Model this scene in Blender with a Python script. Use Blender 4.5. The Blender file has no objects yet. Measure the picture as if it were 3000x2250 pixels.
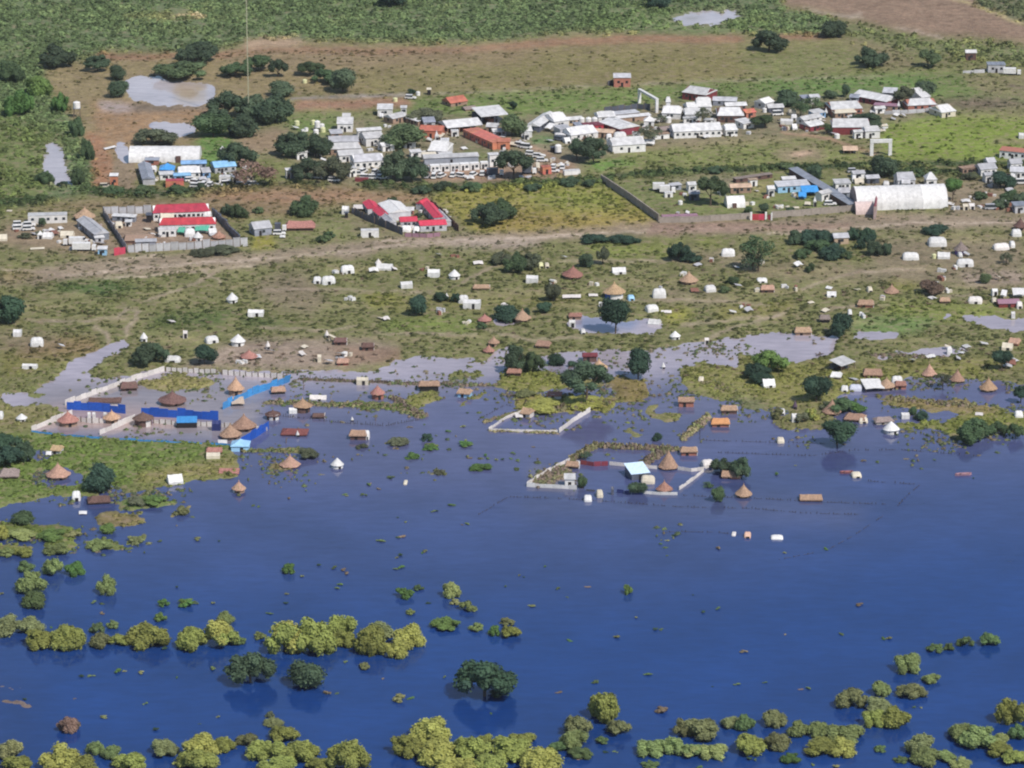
import bpy, math, random
import numpy as np
R = math.radians
random.seed(7); rng = np.random.default_rng(7)
S = bpy.context.scene; COL = S.collection

# ------------------------------------------------------------------ camera, sky, sun, exposure
F, CX, CY, PITCH, H = 11230.0, 1500.0, 1125.0, R(18), 386.0     # a long lens, 386 m above the plain
SP, CP = math.sin(PITCH), math.cos(PITCH)
cam = bpy.data.objects.new('camera', bpy.data.cameras.new('camera')); COL.objects.link(cam)
cam.location = (0, 0, H); cam.rotation_euler = (math.pi/2-PITCH, 0, 0)
cam.data.sensor_width = 36; cam.data.lens = 36*F/3000
cam.data.clip_start = 5; cam.data.clip_end = 40000
S.camera = cam
SUN_EL, SUN_AZ = 50.0, 140.0            # azimuth clockwise from +Y: from the right and a little behind the camera
W = bpy.data.worlds.new('World'); S.world = W; W.use_nodes = True
wn = W.node_tree.nodes; wn.clear()
sky = wn.new('ShaderNodeTexSky'); sky.sky_type = 'NISHITA'; sky.sun_disc = False
sky.sun_elevation = R(SUN_EL); sky.sun_rotation = R(SUN_AZ); sky.air_density = 1.15; sky.dust_density = 0.6; sky.ozone_density = 1.6
bg = wn.new('ShaderNodeBackground'); bg.inputs[1].default_value = 0.10
wo = wn.new('ShaderNodeOutputWorld'); W.node_tree.links.new(sky.outputs[0], bg.inputs[0]); W.node_tree.links.new(bg.outputs[0], wo.inputs[0])
sl = bpy.data.lights.new('sun', 'SUN'); sl.energy = 4.0; sl.angle = R(0.53); sl.color = (1.0, 0.93, 0.86)
so = bpy.data.objects.new('sun', sl); COL.objects.link(so)
so.rotation_euler = (R(90-SUN_EL), 0, R(180-SUN_AZ)); so.location = (300, 900, 600)
S.view_settings.view_transform = 'Standard'; S.view_settings.look = 'None'; S.view_settings.gamma = 1
S.view_settings.use_curve_mapping = False; S.view_settings.exposure = 0.22
S.render.filter_size = 2.1; S.cycles.pixel_filter_type = 'BLACKMAN_HARRIS'; S.cycles.filter_width = 2.1
S.cycles.max_bounces = 6; S.cycles.use_denoising = True

# ------------------------------------------------------------------ picture <-> ground
def M(py):                       # pixels per metre on the ground at a row of the 3000 px photograph
    return (F*SP+(py-CY)*CP)/H
def G(px, py, z=0.0):            # point of the place seen at a pixel, at height z
    u, v = (px-CX)/F, (CY-py)/F
    dy, dz = CP+v*SP, -SP+v*CP
    t = (z-H)/dz
    return (u*t, dy*t, z)
def to_px(x, y):                 # arrays of ground points -> pixels
    d = y*CP+H*SP
    return CX+F*x/d, CY-F*(y*SP-H*CP)/d

# ------------------------------------------------------------------ noise and area maps
_T = rng.random((256, 256))
def vn(x, y):
    xi, yi = np.floor(x).astype(int), np.floor(y).astype(int); fx, fy = x-xi, y-yi
    fx, fy = fx*fx*(3-2*fx), fy*fy*(3-2*fy)
    a = _T[xi & 255, yi & 255]; b = _T[(xi+1) & 255, yi & 255]; c = _T[xi & 255, (yi+1) & 255]; d = _T[(xi+1) & 255, (yi+1) & 255]
    return (a*(1-fx)+b*fx)*(1-fy)+(c*(1-fx)+d*fx)*fy
def fbm(x, y, o=4, s=0):
    r, a, t = 0, 1.0, 0
    for i in range(o):
        r = r+a*vn(x+17.3*i+s, y-9.1*i+s*2.3); t += a; a *= .5; x, y = x*2.03, y*2.03
    return r/t
Q, X0, Y0, X1, Y1 = 5, -1500, -300, 4500, 2600
NX, NY = (X1-X0)//Q, (Y1-Y0)//Q
GX, GY = np.meshgrid(X0+Q*(np.arange(NX)+.5), Y0+Q*(np.arange(NY)+.5))
def blur(a, r):
    r = max(0, int(round(r/Q)))
    if r == 0: return a
    for ax in (0, 1):
        for _ in range(2):
            p = np.pad(a, [(r+1, r) if k == ax else (0, 0) for k in (0, 1)], mode='edge').cumsum(axis=ax)
            n = a.shape[ax]
            a = ((p[2*r+1:2*r+1+n]-p[:n]) if ax == 0 else (p[:, 2*r+1:2*r+1+n]-p[:, :n]))/(2*r+1)
    return a
def poly(pts, soft=6):
    ins = np.zeros(GX.shape, bool); n = len(pts)
    for i in range(n):
        (xa, ya), (xb, yb) = pts[i], pts[(i+1) % n]
        if ya == yb: continue
        c = ((ya > GY) != (yb > GY)) & (GX < (xb-xa)*(GY-ya)/(yb-ya)+xa)
        ins ^= c
    return blur(ins.astype(float), soft)
def line(pts, w, soft=4):
    d = np.full(GX.shape, 1e9)
    for (xa, ya), (xb, yb) in zip(pts, pts[1:]):
        vx, vy = xb-xa, (yb-ya)*2.2; L = vx*vx+vy*vy+1e-6
        t = np.clip(((GX-xa)*vx+(GY-ya)*2.2*vy)/L, 0, 1)
        d = np.minimum(d, np.hypot(GX-xa-t*vx, (GY-ya)*2.2-t*vy))
    return np.clip((w/2+soft-d)/(2*soft), 0, 1)
def spot(x, y, rx, ry=None, soft=4):
    ry = ry or rx*.4
    d = np.hypot((GX-x)/rx, (GY-y)/ry); return np.clip((1.15-d)/.3, 0, 1)
def srgb(r, g, b, k=1.0):
    f = lambda c: ((c/255+.055)/1.055)**2.4 if c > 10 else c/255/12.92
    return np.array([f(r)*k, f(g)*k, f(b)*k])
K = 0.84
GC = np.zeros(GX.shape+(3,)); GC[:] = srgb(120, 121, 79, K)         # ground colour
WET = np.zeros(GX.shape)                                           # 1 = flooded
WC = np.zeros(GX.shape+(3,)); WC[:] = (0.009, 0.038, 0.155)              # water body colour with sky-reflection blue painted in
SCR = np.zeros(GX.shape); TUF = np.full(GX.shape, .45)              # scrub and tussock cover
def gc(m, c, a=1.0):
    m = m[..., None]*a; GC[:] = GC*(1-m)+srgb(*c, K)*m
def wc(m, c, a=1.0):
    m = m[..., None]*a; WC[:] = WC*(1-m)+np.array(c)*m
def wet(m, v=1.0): WET[:] = WET*(1-m)+v*m
def tuf(m, v): TUF[:] = TUF*(1-m)+v*m
def scr(m, v): SCR[:] = SCR*(1-m)+v*m

L_, R_ = X0, X1
# far scrub
m = poly([(L_, Y0), (2210, Y0), (2290, 25), (2420, 55), (2480, 95), (2330, 108), (2160, 100), (1950, 98), (1700, 100), (1500, 122), (1290, 132), (885, 130), (800, 116), (720, 118), (680, 148), (520, 155), (310, 152), (250, 185), (120, 190), (160, 290), (230, 360), (275, 460), (280, 560), (120, 600), (L_, 610)], 6)
gc(m, (105, 119, 84)); scr(m, .9); tuf(m, 0)
gc(poly([(1850, 30), (2250, 60), (2330, 100), (1700, 95), (1700, 60)], 20), (112, 128, 84)); scr(poly([(1870, 35), (2120, 60), (2160, 95), (1800, 95)], 10), .25)
m = poly([(0, 340), (200, 400), (130, 600), (0, 620), (L_, 620), (L_, 340)], 20); gc(m, (112, 122, 76)); scr(m, .55)
gc(poly([(340, 55), (560, 35), (560, 58), (400, 62)], 6), (140, 138, 98)); gc(spot(560, 50, 45, 6), (176, 158, 132))
# bank and pasture north of the town
m = poly([(250, 180), (310, 155), (520, 158), (700, 145), (730, 118), (890, 125), (1290, 134), (1500, 122), (1700, 100), (2330, 106), (2500, 140), (2560, 220), (2300, 232), (1850, 250), (1500, 268), (1200, 282), (880, 280), (640, 350), (560, 430), (300, 560), (265, 470), (230, 370), (160, 290), (130, 195)], 8)
gc(m, (140, 127, 93)); scr(m, 0); tuf(m, .12)
gc(poly([(1500, 160), (1900, 140), (2400, 130), (2560, 200), (2560, 235), (2200, 240), (1500, 270), (1100, 280), (1000, 230)], 25), (128, 122, 80))
gc(poly([(2160, 130), (2500, 130), (2620, 225), (2200, 235)], 20), (122, 125, 80))
for p, w_ in (([(300, 168), (430, 172), (520, 160)], 34), ([(640, 165), (760, 150), (900, 150), (1080, 155), (1290, 148)], 44), ([(1330, 150), (1500, 140), (1650, 125), (1900, 116), (2160, 118)], 46), ([(2300, 112), (2420, 108)], 34)):
    gc(line(p, w_, 8), (152, 118, 94), .85); tuf(line(p, w_, 8), .5)
gc(poly([(715, 118), (880, 116), (885, 136), (720, 145)], 4), (172, 148, 124))
gc(poly([(640, 150), (900, 150), (1600, 150), (1500, 190), (700, 200)], 14), (140, 122, 96), .7)
# ploughed plain, upper right
m = poly([(2230, Y0), (R_, Y0), (R_, 190), (3000, 128), (2860, 112), (2720, 108), (2560, 75), (2420, 40), (2300, 18)], 8)
gc(m, (142, 120, 102)); scr(m, 0); tuf(m, .02)
m = poly([(2790, Y0), (R_, Y0), (R_, 90), (3000, 72), (2860, 22)], 6); gc(m, (108, 112, 84)); scr(m, .45)
gc(line([(2770, -5), (2860, 22), (3000, 75)], 14), (172, 158, 118)); gc(line([(2360, 28), (2440, 45), (2530, 55)], 10), (176, 162, 142)); gc(line([(2450, 47), (2520, 45)], 12), (170, 156, 140))
gc(line([(2625, 84), (2700, 95), (2765, 115)], 8), (178, 160, 146))
m = poly([(2420, 60), (2560, 85), (2720, 118), (3000, 140), (R_, 200), (R_, 230), (2850, 175), (2600, 140), (2480, 110)], 10); gc(m, (116, 122, 84)); scr(m, .5)
gc(poly([(2450, 100), (2620, 145), (2700, 200), (2600, 210), (2480, 130)], 10), (130, 118, 92), .6)
# green strip
m = poly([(1000, 300), (1180, 292), (1500, 272), (1850, 256), (2200, 238), (2560, 222), (2800, 215), (3000, 225), (R_, 230), (R_, 345), (2700, 350), (1900, 370), (1480, 360), (1250, 350), (1150, 330)], 8)
gc(m, (112, 128, 74)); tuf(m, .3); gc(poly([(2200, 245), (2700, 225), (2760, 260), (2300, 290)], 14), (104, 130, 72))
gc(poly([(1480, 300), (1850, 280), (1850, 320), (1500, 345)], 14), (116, 136, 72), .7)
gc(line([(1000, 292), (1230, 280), (1500, 268), (1850, 250), (2150, 238), (2260, 236), (2400, 232), (2600, 226)], 9, 3), (160, 152, 128), .8)
gc(poly([(2820, 215), (R_, 220), (R_, 300), (2900, 290), (2830, 240)], 10), (138, 126, 96), .7)
gc(line([(2960, 250), (3060, 275)], 10), (100, 86, 80)); 
gc(poly([(2720, 300), (2880, 290), (3010, 300), (R_, 300), (R_, 330), (2880, 325), (2740, 320)], 8), (112, 92, 88), .85)
gc(poly([(2760, 330), (3000, 320), (R_, 320), (R_, 370), (2820, 360)], 12), (136, 128, 92), .8)
# dirt strips left of centre
gc(poly([(890, 295), (1200, 290), (1210, 316), (1100, 322), (880, 330), (840, 318)], 5), (158, 124, 102)); gc(line([(860, 294), (930, 288), (1180, 280)], 14), (150, 142, 138))
tuf(poly([(700, 280), (1240, 275), (1240, 340), (700, 345)], 10), .05)
gc(poly([(780, 330), (1100, 330), (1100, 350), (800, 360)], 8), (124, 128, 84))
# ponds and worked earth, upper left
gc(poly([(270, 300), (600, 305), (640, 330), (600, 395), (420, 405), (340, 450), (290, 400)], 10), (156, 128, 98)); gc(poly([(290, 300), (360, 302), (420, 318), (350, 335), (295, 325)], 4), (166, 152, 146))
gc(poly([(380, 305), (600, 310), (610, 325), (400, 330)], 5), (122, 110, 96))
tuf(poly([(250, 200), (620, 200), (620, 420), (260, 560)], 10), .1)
for p in ([(368, 238), (400, 228), (470, 232), (490, 246), (600, 246), (632, 262), (632, 284), (600, 302), (480, 307), (455, 298), (395, 296), (372, 270)],
          [(430, 366), (500, 358), (545, 362), (575, 380), (560, 396), (500, 402), (465, 392)],
          [(345, 412), (360, 415), (380, 445), (380, 474), (352, 476), (347, 440)],
          [(135, 424), (160, 420), (180, 440), (196, 480), (206, 520), (203, 546), (138, 545), (130, 490)],
          [(1970, 52), (2060, 38), (2172, 32), (2160, 50), (2100, 68), (2000, 68), (1960, 58)]):
    m = poly(p, 3); wet(m); wc(np.clip(poly(p, 24)*5, 0, 1), (.42, .39, .41)); gc(poly(p, 8), (150, 138, 120)); scr(poly(p, 10), 0); tuf(m, 0)
wc(poly([(505, 246), (600, 246), (598, 300), (520, 306)], 6), (.40, .32, .24)); wc(spot(2030, 55, 30, 5), (.25, .22, .17))
gc(poly([(255, 385), (300, 400), (335, 480), (325, 560), (275, 562), (262, 460)], 5), (162, 124, 96)); gc(poly([(330, 470), (400, 475), (400, 560), (325, 560)], 6), (142, 126, 104))
gc(poly([(580, 380), (650, 400), (730, 395), (740, 460), (720, 495), (590, 500)], 8), (104, 132, 72))
# town
m = poly([(690, 395), (900, 360), (1240, 345), (1500, 345), (1760, 330), (2000, 300), (2700, 275), (2760, 330), (2540, 400), (2250, 400), (1900, 455), (1650, 520), (1500, 540), (800, 545), (690, 500)], 10)
gc(m, (132, 126, 100)); tuf(m, .12)
gc(poly([(690, 400), (830, 380), (850, 440), (720, 460)], 10), (158, 136, 110), .8)
gc(poly([(830, 345), (1000, 345), (990, 400), (840, 390)], 14), (112, 132, 74)); gc(poly([(700, 450), (860, 470), (900, 545), (700, 545)], 12), (124, 128, 80))
gc(poly([(1370, 430), (1440, 450), (1470, 470), (1330, 480)], 6), (120, 126, 84)); gc(poly([(1070, 350), (1140, 365), (1130, 400), (1045, 400)], 5), (118, 122, 84))
gc(poly([(1555, 400), (1620, 400), (1630, 420), (1560, 418)], 5), (92, 124, 74))
gc(line([(1370, 400), (1500, 410), (1600, 450), (1660, 510)], 26), (158, 134, 112)); gc(poly([(1400, 490), (1680, 470), (1700, 520), (1400, 535)], 8), (158, 130, 112), .8)
gc(poly([(1240, 480), (1480, 500), (1480, 530), (1240, 535)], 6), (168, 138, 118), .9)
gc(poly([(1850, 420), (2110, 415), (2300, 400), (2330, 420), (2050, 440), (1900, 440)], 6), (150, 136, 108), .8); gc(line([(2300, 392), (2430, 412), (2560, 455)], 20), (164, 136, 112))
m = poly([(1660, 520), (1780, 460), (1900, 440), (2300, 420), (2560, 460), (2560, 470), (2300, 488), (1760, 498), (1680, 520)], 8); gc(m, (126, 132, 80)); gc(poly([(1700, 480), (1800, 470), (1880, 480), (1760, 500)], 6), (106, 138, 70))
gc(poly([(2270, 440), (2400, 435), (2420, 470), (2290, 475)], 10), (152, 134, 112), .8); gc(spot(2350, 452, 40, 7), (186, 160, 136))
m = poly([(2580, 370), (2740, 345), (R_, 370), (R_, 470), (2620, 475), (2580, 440)], 10); gc(m, (128, 144, 68)); tuf(m, .2); gc(poly([(2900, 410), (R_, 400), (R_, 430), (2920, 425)], 6), (140, 132, 100))
# hedge lines
for p, w_ in (([(280, 562), (420, 572), (560, 568), (690, 560)], 60), ([(700, 555), (850, 545), (950, 548)], 34), ([(1080, 548), (1250, 555), (1400, 552), (1700, 535), (1770, 535)], 56), ([(1770, 520), (1950, 510), (2100, 505), (2300, 495), (2550, 488), (2800, 482), (R_, 488)], 34), ([(2620, 505), (2800, 510), (2870, 520)], 30), ([(0, 600), (130, 590)], 50)):
    m = line(p, w_, 7); gc(m, (70, 84, 54)); scr(m, .95)
m = poly([(560, 575), (700, 560), (1000, 552), (1090, 565), (1250, 570), (1270, 600), (1000, 600), (860, 610), (600, 600)], 8); gc(m, (156, 126, 100)); tuf(m, .35)
m = poly([(0, 625), (270, 590), (560, 590), (860, 605), (900, 650), (640, 640), (300, 620)], 12); gc(m, (136, 118, 90))
m = poly([(1300, 565), (1400, 550), (1700, 548), (1790, 560), (1860, 600), (1925, 648), (1900, 680), (1500, 692), (1390, 690), (1330, 640), (1260, 590)], 6); gc(m, (144, 138, 74)); tuf(m, .6)
gc(poly([(1500, 620), (1900, 640), (1900, 680), (1400, 690)], 16), (152, 134, 78), .8); gc(poly([(1500, 560), (1780, 555), (1850, 610), (1600, 610)], 14), (134, 142, 72), .8)
m = poly([(1790, 540), (2300, 515), (2500, 530), (2510, 610), (2240, 632), (1950, 640)], 6); gc(m, (118, 126, 78)); tuf(m, .15)
gc(poly([(1950, 530), (2200, 515), (2220, 560), (1960, 560)], 10), (146, 134, 116), .7); gc(poly([(2220, 530), (2290, 530), (2260, 570), (2200, 570)], 8), (158, 148, 100), .8)
gc(poly([(2530, 530), (R_, 520), (R_, 660), (2780, 640), (2760, 560), (2540, 560)], 10), (142, 128, 108), .85)
gc(poly([(720, 640), (900, 640), (1000, 640), (1060, 700), (1000, 720), (740, 720)], 8), (126, 128, 84)); gc(poly([(740, 690), (800, 695), (810, 730), (740, 735)], 6), (150, 144, 66), .8); gc(poly([(1000, 600), (1280, 600), (1400, 700), (1050, 705)], 8), (128, 122, 92), .8)
# west yard
m = poly([(0, 660), (120, 650), (300, 640), (380, 760), (150, 740), (0, 720)], 8); gc(m, (142, 126, 104)); tuf(m, .05)
m = poly([(300, 632), (620, 632), (715, 720), (380, 740)], 3); gc(m, (150, 130, 112)); tuf(m, 0)
# road
m = poly([(L_, 850), (0, 810), (260, 765), (560, 745), (740, 745), (980, 715), (1150, 700), (1400, 690), (1700, 668), (1930, 655), (2200, 655), (2500, 630), (2700, 632), (3000, 640), (R_, 650), (R_, 690), (2900, 672), (2500, 675), (2200, 690), (1900, 692), (1600, 708), (1500, 735), (1340, 722), (1150, 735), (1050, 758), (900, 760), (740, 785), (560, 800), (330, 812), (120, 835), (L_, 900)], 7)
gc(m, (156, 138, 124), .72); tuf(m, .25)
for p in ([(230, 810), (330, 795), (500, 783), (660, 768), (780, 760), (980, 745), (1150, 725), (1400, 712), (1700, 690)], [(300, 820), (420, 812), (600, 795), (740, 780)], [(1100, 712), (1500, 705), (1900, 680), (2200, 672)], [(2250, 690), (2560, 668), (2650, 655), (2750, 660), (3000, 655)], [(350, 760), (480, 752)]):
    gc(line(p, 11, 4), (200, 182, 164), .9)
gc(poly([(1300, 710), (1600, 700), (1560, 728), (1340, 728)], 8), (170, 156, 142), .9); gc(poly([(1900, 655), (2500, 660), (2500, 675), (1900, 690)], 6), (152, 126, 112), .8)
# the common between the road and the flood
tuf(poly([(L_, 800), (700, 790), (1500, 730), (R_, 690), (R_, 1090), (L_, 1100)], 10), .75)
for p, c in (([(150, 838), (330, 825), (400, 845), (330, 870), (180, 860)], (78, 104, 56)), ([(480, 920), (700, 905), (640, 960), (420, 960)], (92, 108, 62)), ([(700, 930), (820, 940), (830, 960), (700, 960)], (88, 104, 62)),
             ([(1060, 860), (1200, 870), (1190, 900), (1080, 900)], (134, 134, 64)), ([(1120, 940), (1400, 930), (1400, 980), (1120, 975)], (114, 128, 66)), ([(1700, 700), (1880, 695), (1880, 712), (1720, 715)], (72, 92, 52)),
             ([(1700, 722), (2000, 715), (1990, 755), (1780, 760)], (126, 134, 70)), ([(2050, 705), (2120, 705), (2110, 730), (2050, 730)], (126, 134, 66)), ([(1930, 910), (2020, 905), (2020, 945), (1950, 950)], (150, 148, 70)),
             ([(2600, 820), (2680, 815), (2680, 850), (2610, 850)], (144, 142, 72)), ([(2560, 880), (2950, 900), (2930, 945), (2600, 940)], (130, 138, 74)), ([(2500, 930), (2750, 930), (2700, 980), (2500, 985)], (112, 136, 80)),
             ([(0, 790), (140, 800), (60, 830), (0, 830)], (136, 124, 84)), ([(0, 1000), (260, 1000), (250, 1060), (0, 1110)], (126, 122, 72)), ([(60, 1000), (280, 990), (290, 1040), (60, 1050)], (134, 114, 84)),
             ([(2100, 900), (2330, 880), (2330, 930), (2100, 940)], (132, 128, 76)), ([(1100, 880), (1700, 860), (1750, 900), (1150, 915)], (128, 126, 78))):
    gc(poly(p, 12), c, .85)
for p in ([(790, 810), (900, 800), (960, 880), (920, 925), (820, 910), (740, 860)], [(2560, 700), (3000, 700), (3000, 860), (2700, 830), (2550, 780)], [(0, 975), (150, 985), (200, 1010), (60, 1025), (0, 1035)], [(2150, 770), (2700, 790), (2700, 830), (2200, 810)], [(1950, 740), (2200, 740), (2200, 780), (2000, 775)], [(1900, 855), (2150, 860), (2120, 890), (1930, 885)]):
    gc(poly(p, 16), (136, 122, 104), .7); tuf(poly(p, 16), .3)
for x, y, rx, ry in ((330, 940, 110, 16), (120, 900, 90, 10), (540, 1000, 90, 10), (700, 840, 80, 10), (1050, 790, 120, 12), (1400, 870, 120, 8), (1560, 860, 140, 9), (1700, 900, 120, 8), (1150, 1000, 130, 9), (1350, 990, 90, 8), (1900, 830, 160, 14), (2080, 880, 140, 12), (2350, 800, 160, 16), (2300, 860, 120, 10), (2450, 830, 100, 9), (2850, 700, 150, 18), (2700, 790, 120, 12), (2900, 840, 100, 12), (2250, 930, 100, 9), (200, 870, 80, 8), (620, 790, 120, 10), (900, 760, 100, 10), (2500, 950, 90, 8), (2620, 1000, 110, 8), (2800, 1060, 100, 8), (480, 870, 80, 10), (1000, 900, 80, 8), (850, 990, 100, 8)):
    m = np.clip((1.3-np.hypot((GX-x)/rx, (GY-y)/ry))/.9, 0, 1); gc(m, (156, 146, 108), .45); tuf(m, .35)
for p in ([(80, 940), (250, 945), (300, 935), (380, 935)], [(350, 930), (370, 905), (400, 915), (402, 940), (370, 975), (370, 990)], [(280, 960), (310, 985), (318, 1010)], [(520, 855), (600, 820), (640, 800)], [(430, 885), (520, 850)], [(600, 795), (640, 830)], [(780, 850), (1060, 855), (1260, 860)],
          [(1350, 830), (1430, 790), (1460, 780)], [(1400, 965), (1560, 1000), (1700, 990)], [(1100, 980), (1400, 985)], [(1640, 770), (2000, 768)], [(1800, 880), (2100, 885), (2250, 900)], [(2000, 955), (2300, 925)], [(2050, 1000), (2310, 915)], [(2350, 850), (2500, 800), (2700, 790)],
          [(0, 790), (220, 812)], [(670, 1030), (800, 1010), (950, 1000)], [(760, 960), (960, 975), (1050, 960)], [(2440, 905), (2600, 895)], [(2700, 862), (2840, 870)]):
    gc(line(p, 9, 5), (176, 158, 142), .9); tuf(line(p, 18, 5), 0)
gc(poly([(2820, 800), (3000, 795), (3000, 840), (2830, 840)], 6), (158, 142, 128), .8); gc(poly([(700, 1000), (1080, 1000), (1180, 1020), (1100, 1070), (900, 1085), (500, 1080), (560, 1060)], 10), (160, 142, 130), .85); tuf(poly([(560, 1010), (1180, 1010), (1100, 1085), (500, 1085)], 8), .15)
gc(poly([(960, 1020), (1180, 1020), (1180, 1065), (1000, 1075)], 6), (140, 116, 98), .8)
# ------------------------------------------------------------------ flood
LIL = (.33, .295, .335)
wet(poly([(L_, 1490), (0, 1490), (150, 1456), (260, 1462), (420, 1442), (560, 1414), (700, 1400), (712, 1350), (665, 1305), (90, 1266), (205, 1180), (330, 1152), (490, 1090), (850, 1088), (1100, 1092), (1160, 1060), (1240, 1042), (1290, 1050), (1480, 1064), (1590, 1045), (1680, 1035), (1880, 1030), (2000, 1012), (2200, 985), (2290, 978), (2455, 985), (2440, 1030), (2330, 1060), (2280, 1090), (2200, 1100), (2200, 1190), (2320, 1190), (2480, 1150), (2580, 1120), (2660, 1112), (2800, 1106), (3000, 1126), (R_, 1130), (R_, Y1), (L_, Y1)], 4))
for p in ([(L_, 1195), (0, 1184), (0, 1152), (120, 1158), (205, 1068), (262, 1045), (285, 1052), (250, 1108), (300, 1116), (440, 1086), (490, 1080), (480, 1108), (330, 1160), (200, 1194), (130, 1184)],
          [(245, 1052), (300, 1022), (360, 1002), (362, 1024), (305, 1046), (270, 1066)],
          [(2540, 1050), (2640, 1030), (2790, 1020), (2870, 1018), (2790, 1042), (2640, 1046)], [(2720, 925), (3000, 935), (R_, 935), (R_, 965), (2900, 965), (2860, 945)],
          [(2500, 975), (2640, 970), (2630, 990), (2500, 990)], [(1650, 938), (1700, 925), (1800, 945), (1900, 940), (1960, 960), (1900, 975), (1700, 975)], [(1440, 930), (1520, 925), (1530, 945), (1450, 950)],
          [(1440, 1030), (1500, 1020), (1500, 1055), (1450, 1060)], [(1640, 1040), (1760, 1025), (1780, 1080), (1690, 1078)]):
    m = poly(p, 4); wet(m); tuf(poly(p, 8), 0)
LANE = np.maximum(line([(60, 1172), (150, 1142), (235, 1075), (270, 1052)], 46, 10), line([(265, 1056), (310, 1030), (365, 1008)], 22, 8)); wet(LANE); tuf(np.clip(LANE*2, 0, 1), 0)
# water colours: silty over the flooded lanes, sky-reflection blue painted in over the deep
wc(poly([(L_, 900), (R_, 850), (R_, 1500), (2700, 1560), (2000, 1700), (900, 1700), (L_, 1640)], 120), (.034, .054, .150))
wc(poly([(L_, 900), (R_, 850), (R_, 1240), (2300, 1330), (1900, 1400), (1500, 1420), (700, 1400), (L_, 1500)], 90), (.088, .092, .172), .9)
wc(poly([(400, 1000), (1400, 1000), (1540, 1040), (1800, 1080), (2250, 1180), (2200, 1220), (1900, 1190), (1600, 1160), (1400, 1130), (1150, 1210), (900, 1225), (400, 1200)], 40), (.135, .135, .205), .8)
wc(poly([(L_, 900), (R_, 850), (R_, 1080), (2700, 1090), (2300, 1160), (2100, 1080), (1900, 1110), (1650, 1080), (1480, 1100), (1330, 1120), (1200, 1130), (400, 1130), (100, 1230), (L_, 1250)], 26), LIL)
wc(poly([(100, 1130), (560, 1120), (780, 1120), (760, 1250), (700, 1300), (90, 1260)], 14), (.23, .205, .22)); wc(poly([(150, 1180), (560, 1200), (500, 1260), (90, 1260)], 10), (.30, .225, .21))
wc(poly([(1560, 1370), (1700, 1400), (1700, 1440), (1560, 1425)], 10), (.17, .15, .16)); wc(poly([(1690, 930), (1880, 935), (1850, 965), (1700, 960)], 6), (.17, .2, .3))
wc(poly([(1560, 1440), (2300, 1440), (2560, 1480), (2500, 1540), (1500, 1500)], 30), (.056, .07, .15))
wc(poly([(L_, 1500), (0, 1500), (120, 1660), (100, Y1), (L_, Y1)], 60), (.02, .04, .12), .4)
# land inside and along the flood
def isl(pts, c=(118, 122, 74), s=4, a=.95, t=.9, k=1.0):
    m = poly(pts, s); WET[:] = WET*(1-k*m); gc(poly(pts, s+4), c, a); tuf(poly(pts, s), t)
isl([(410, 1110), (500, 1100), (620, 1105), (636, 1125), (590, 1142), (470, 1148), (405, 1135)], (150, 140, 96))
isl([(88, 1270), (340, 1285), (560, 1296), (660, 1302), (700, 1306), (665, 1330), (640, 1350), (690, 1380), (690, 1396), (580, 1408), (470, 1420), (400, 1425), (330, 1450), (250, 1458), (150, 1452), (0, 1484), (L_, 1484), (L_, 1255)], (108, 124, 66))
isl([(400, 1385), (690, 1340), (700, 1395), (560, 1410), (400, 1420)], (136, 128, 84))
for p in ([(70, 1322), (150, 1318), (180, 1330), (120, 1342), (70, 1350)], [(95, 1385), (180, 1375), (240, 1390), (250, 1415), (150, 1425), (90, 1415)], [(300, 1420), (350, 1425), (370, 1445), (330, 1460), (290, 1450)]):
    wet(poly(p, 3))
isl([(L_, 1190), (0, 1190), (110, 1190), (180, 1206), (90, 1240), (60, 1262), (L_, 1262)], (134, 128, 88)); isl([(75, 1150), (130, 1150), (135, 1168), (75, 1170)], (112, 120, 70))
isl([(0, 1530), (60, 1530), (175, 1528), (240, 1556), (220, 1580), (100, 1578), (40, 1572), (0, 1568), (L_, 1568), (L_, 1520)], (104, 116, 60))
isl([(L_, 1590), (0, 1590), (60, 1598), (110, 1600), (100, 1620), (40, 1628), (L_, 1628)], (118, 124, 66)); isl([(130, 1585), (220, 1578), (230, 1602), (170, 1622), (125, 1612)], (112, 124, 64))
isl([(350, 1462), (420, 1452), (510, 1462), (530, 1478), (470, 1490), (380, 1500), (340, 1488)], (96, 118, 66)); isl([(290, 1505), (330, 1498), (430, 1512), (440, 1525), (400, 1545), (300, 1545), (275, 1530)], (136, 122, 86), t=.3)
isl([(470, 1528), (500, 1505), (540, 1490), (580, 1470), (582, 1476), (556, 1500), (530, 1515), (490, 1530)], (140, 128, 92)); isl([(245, 1590), (300, 1570), (340, 1590), (420, 1570), (470, 1548), (476, 1556), (420, 1590), (330, 1612), (250, 1608)], (104, 118, 66))
isl([(770, 1165), (860, 1170), (940, 1178), (1060, 1170), (1180, 1180), (1240, 1215), (1236, 1230), (1170, 1205), (1060, 1200), (950, 1190), (840, 1186), (775, 1180)], (104, 118, 66), s=3)
isl([(1170, 1168), (1240, 1145), (1300, 1155), (1290, 1175), (1220, 1200), (1180, 1195)], (132, 130, 78)); isl([(1340, 1190), (1400, 1150), (1440, 1140), (1420, 1165), (1350, 1196)], (128, 126, 80), s=2)
isl([(720, 1315), (830, 1312), (870, 1310), (920, 1322), (890, 1345), (860, 1330), (740, 1326)], (120, 120, 72), s=3); isl([(750, 1375), (840, 1345), (860, 1350), (920, 1385), (860, 1392), (780, 1400)], (128, 116, 84), s=4, k=.6)
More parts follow.
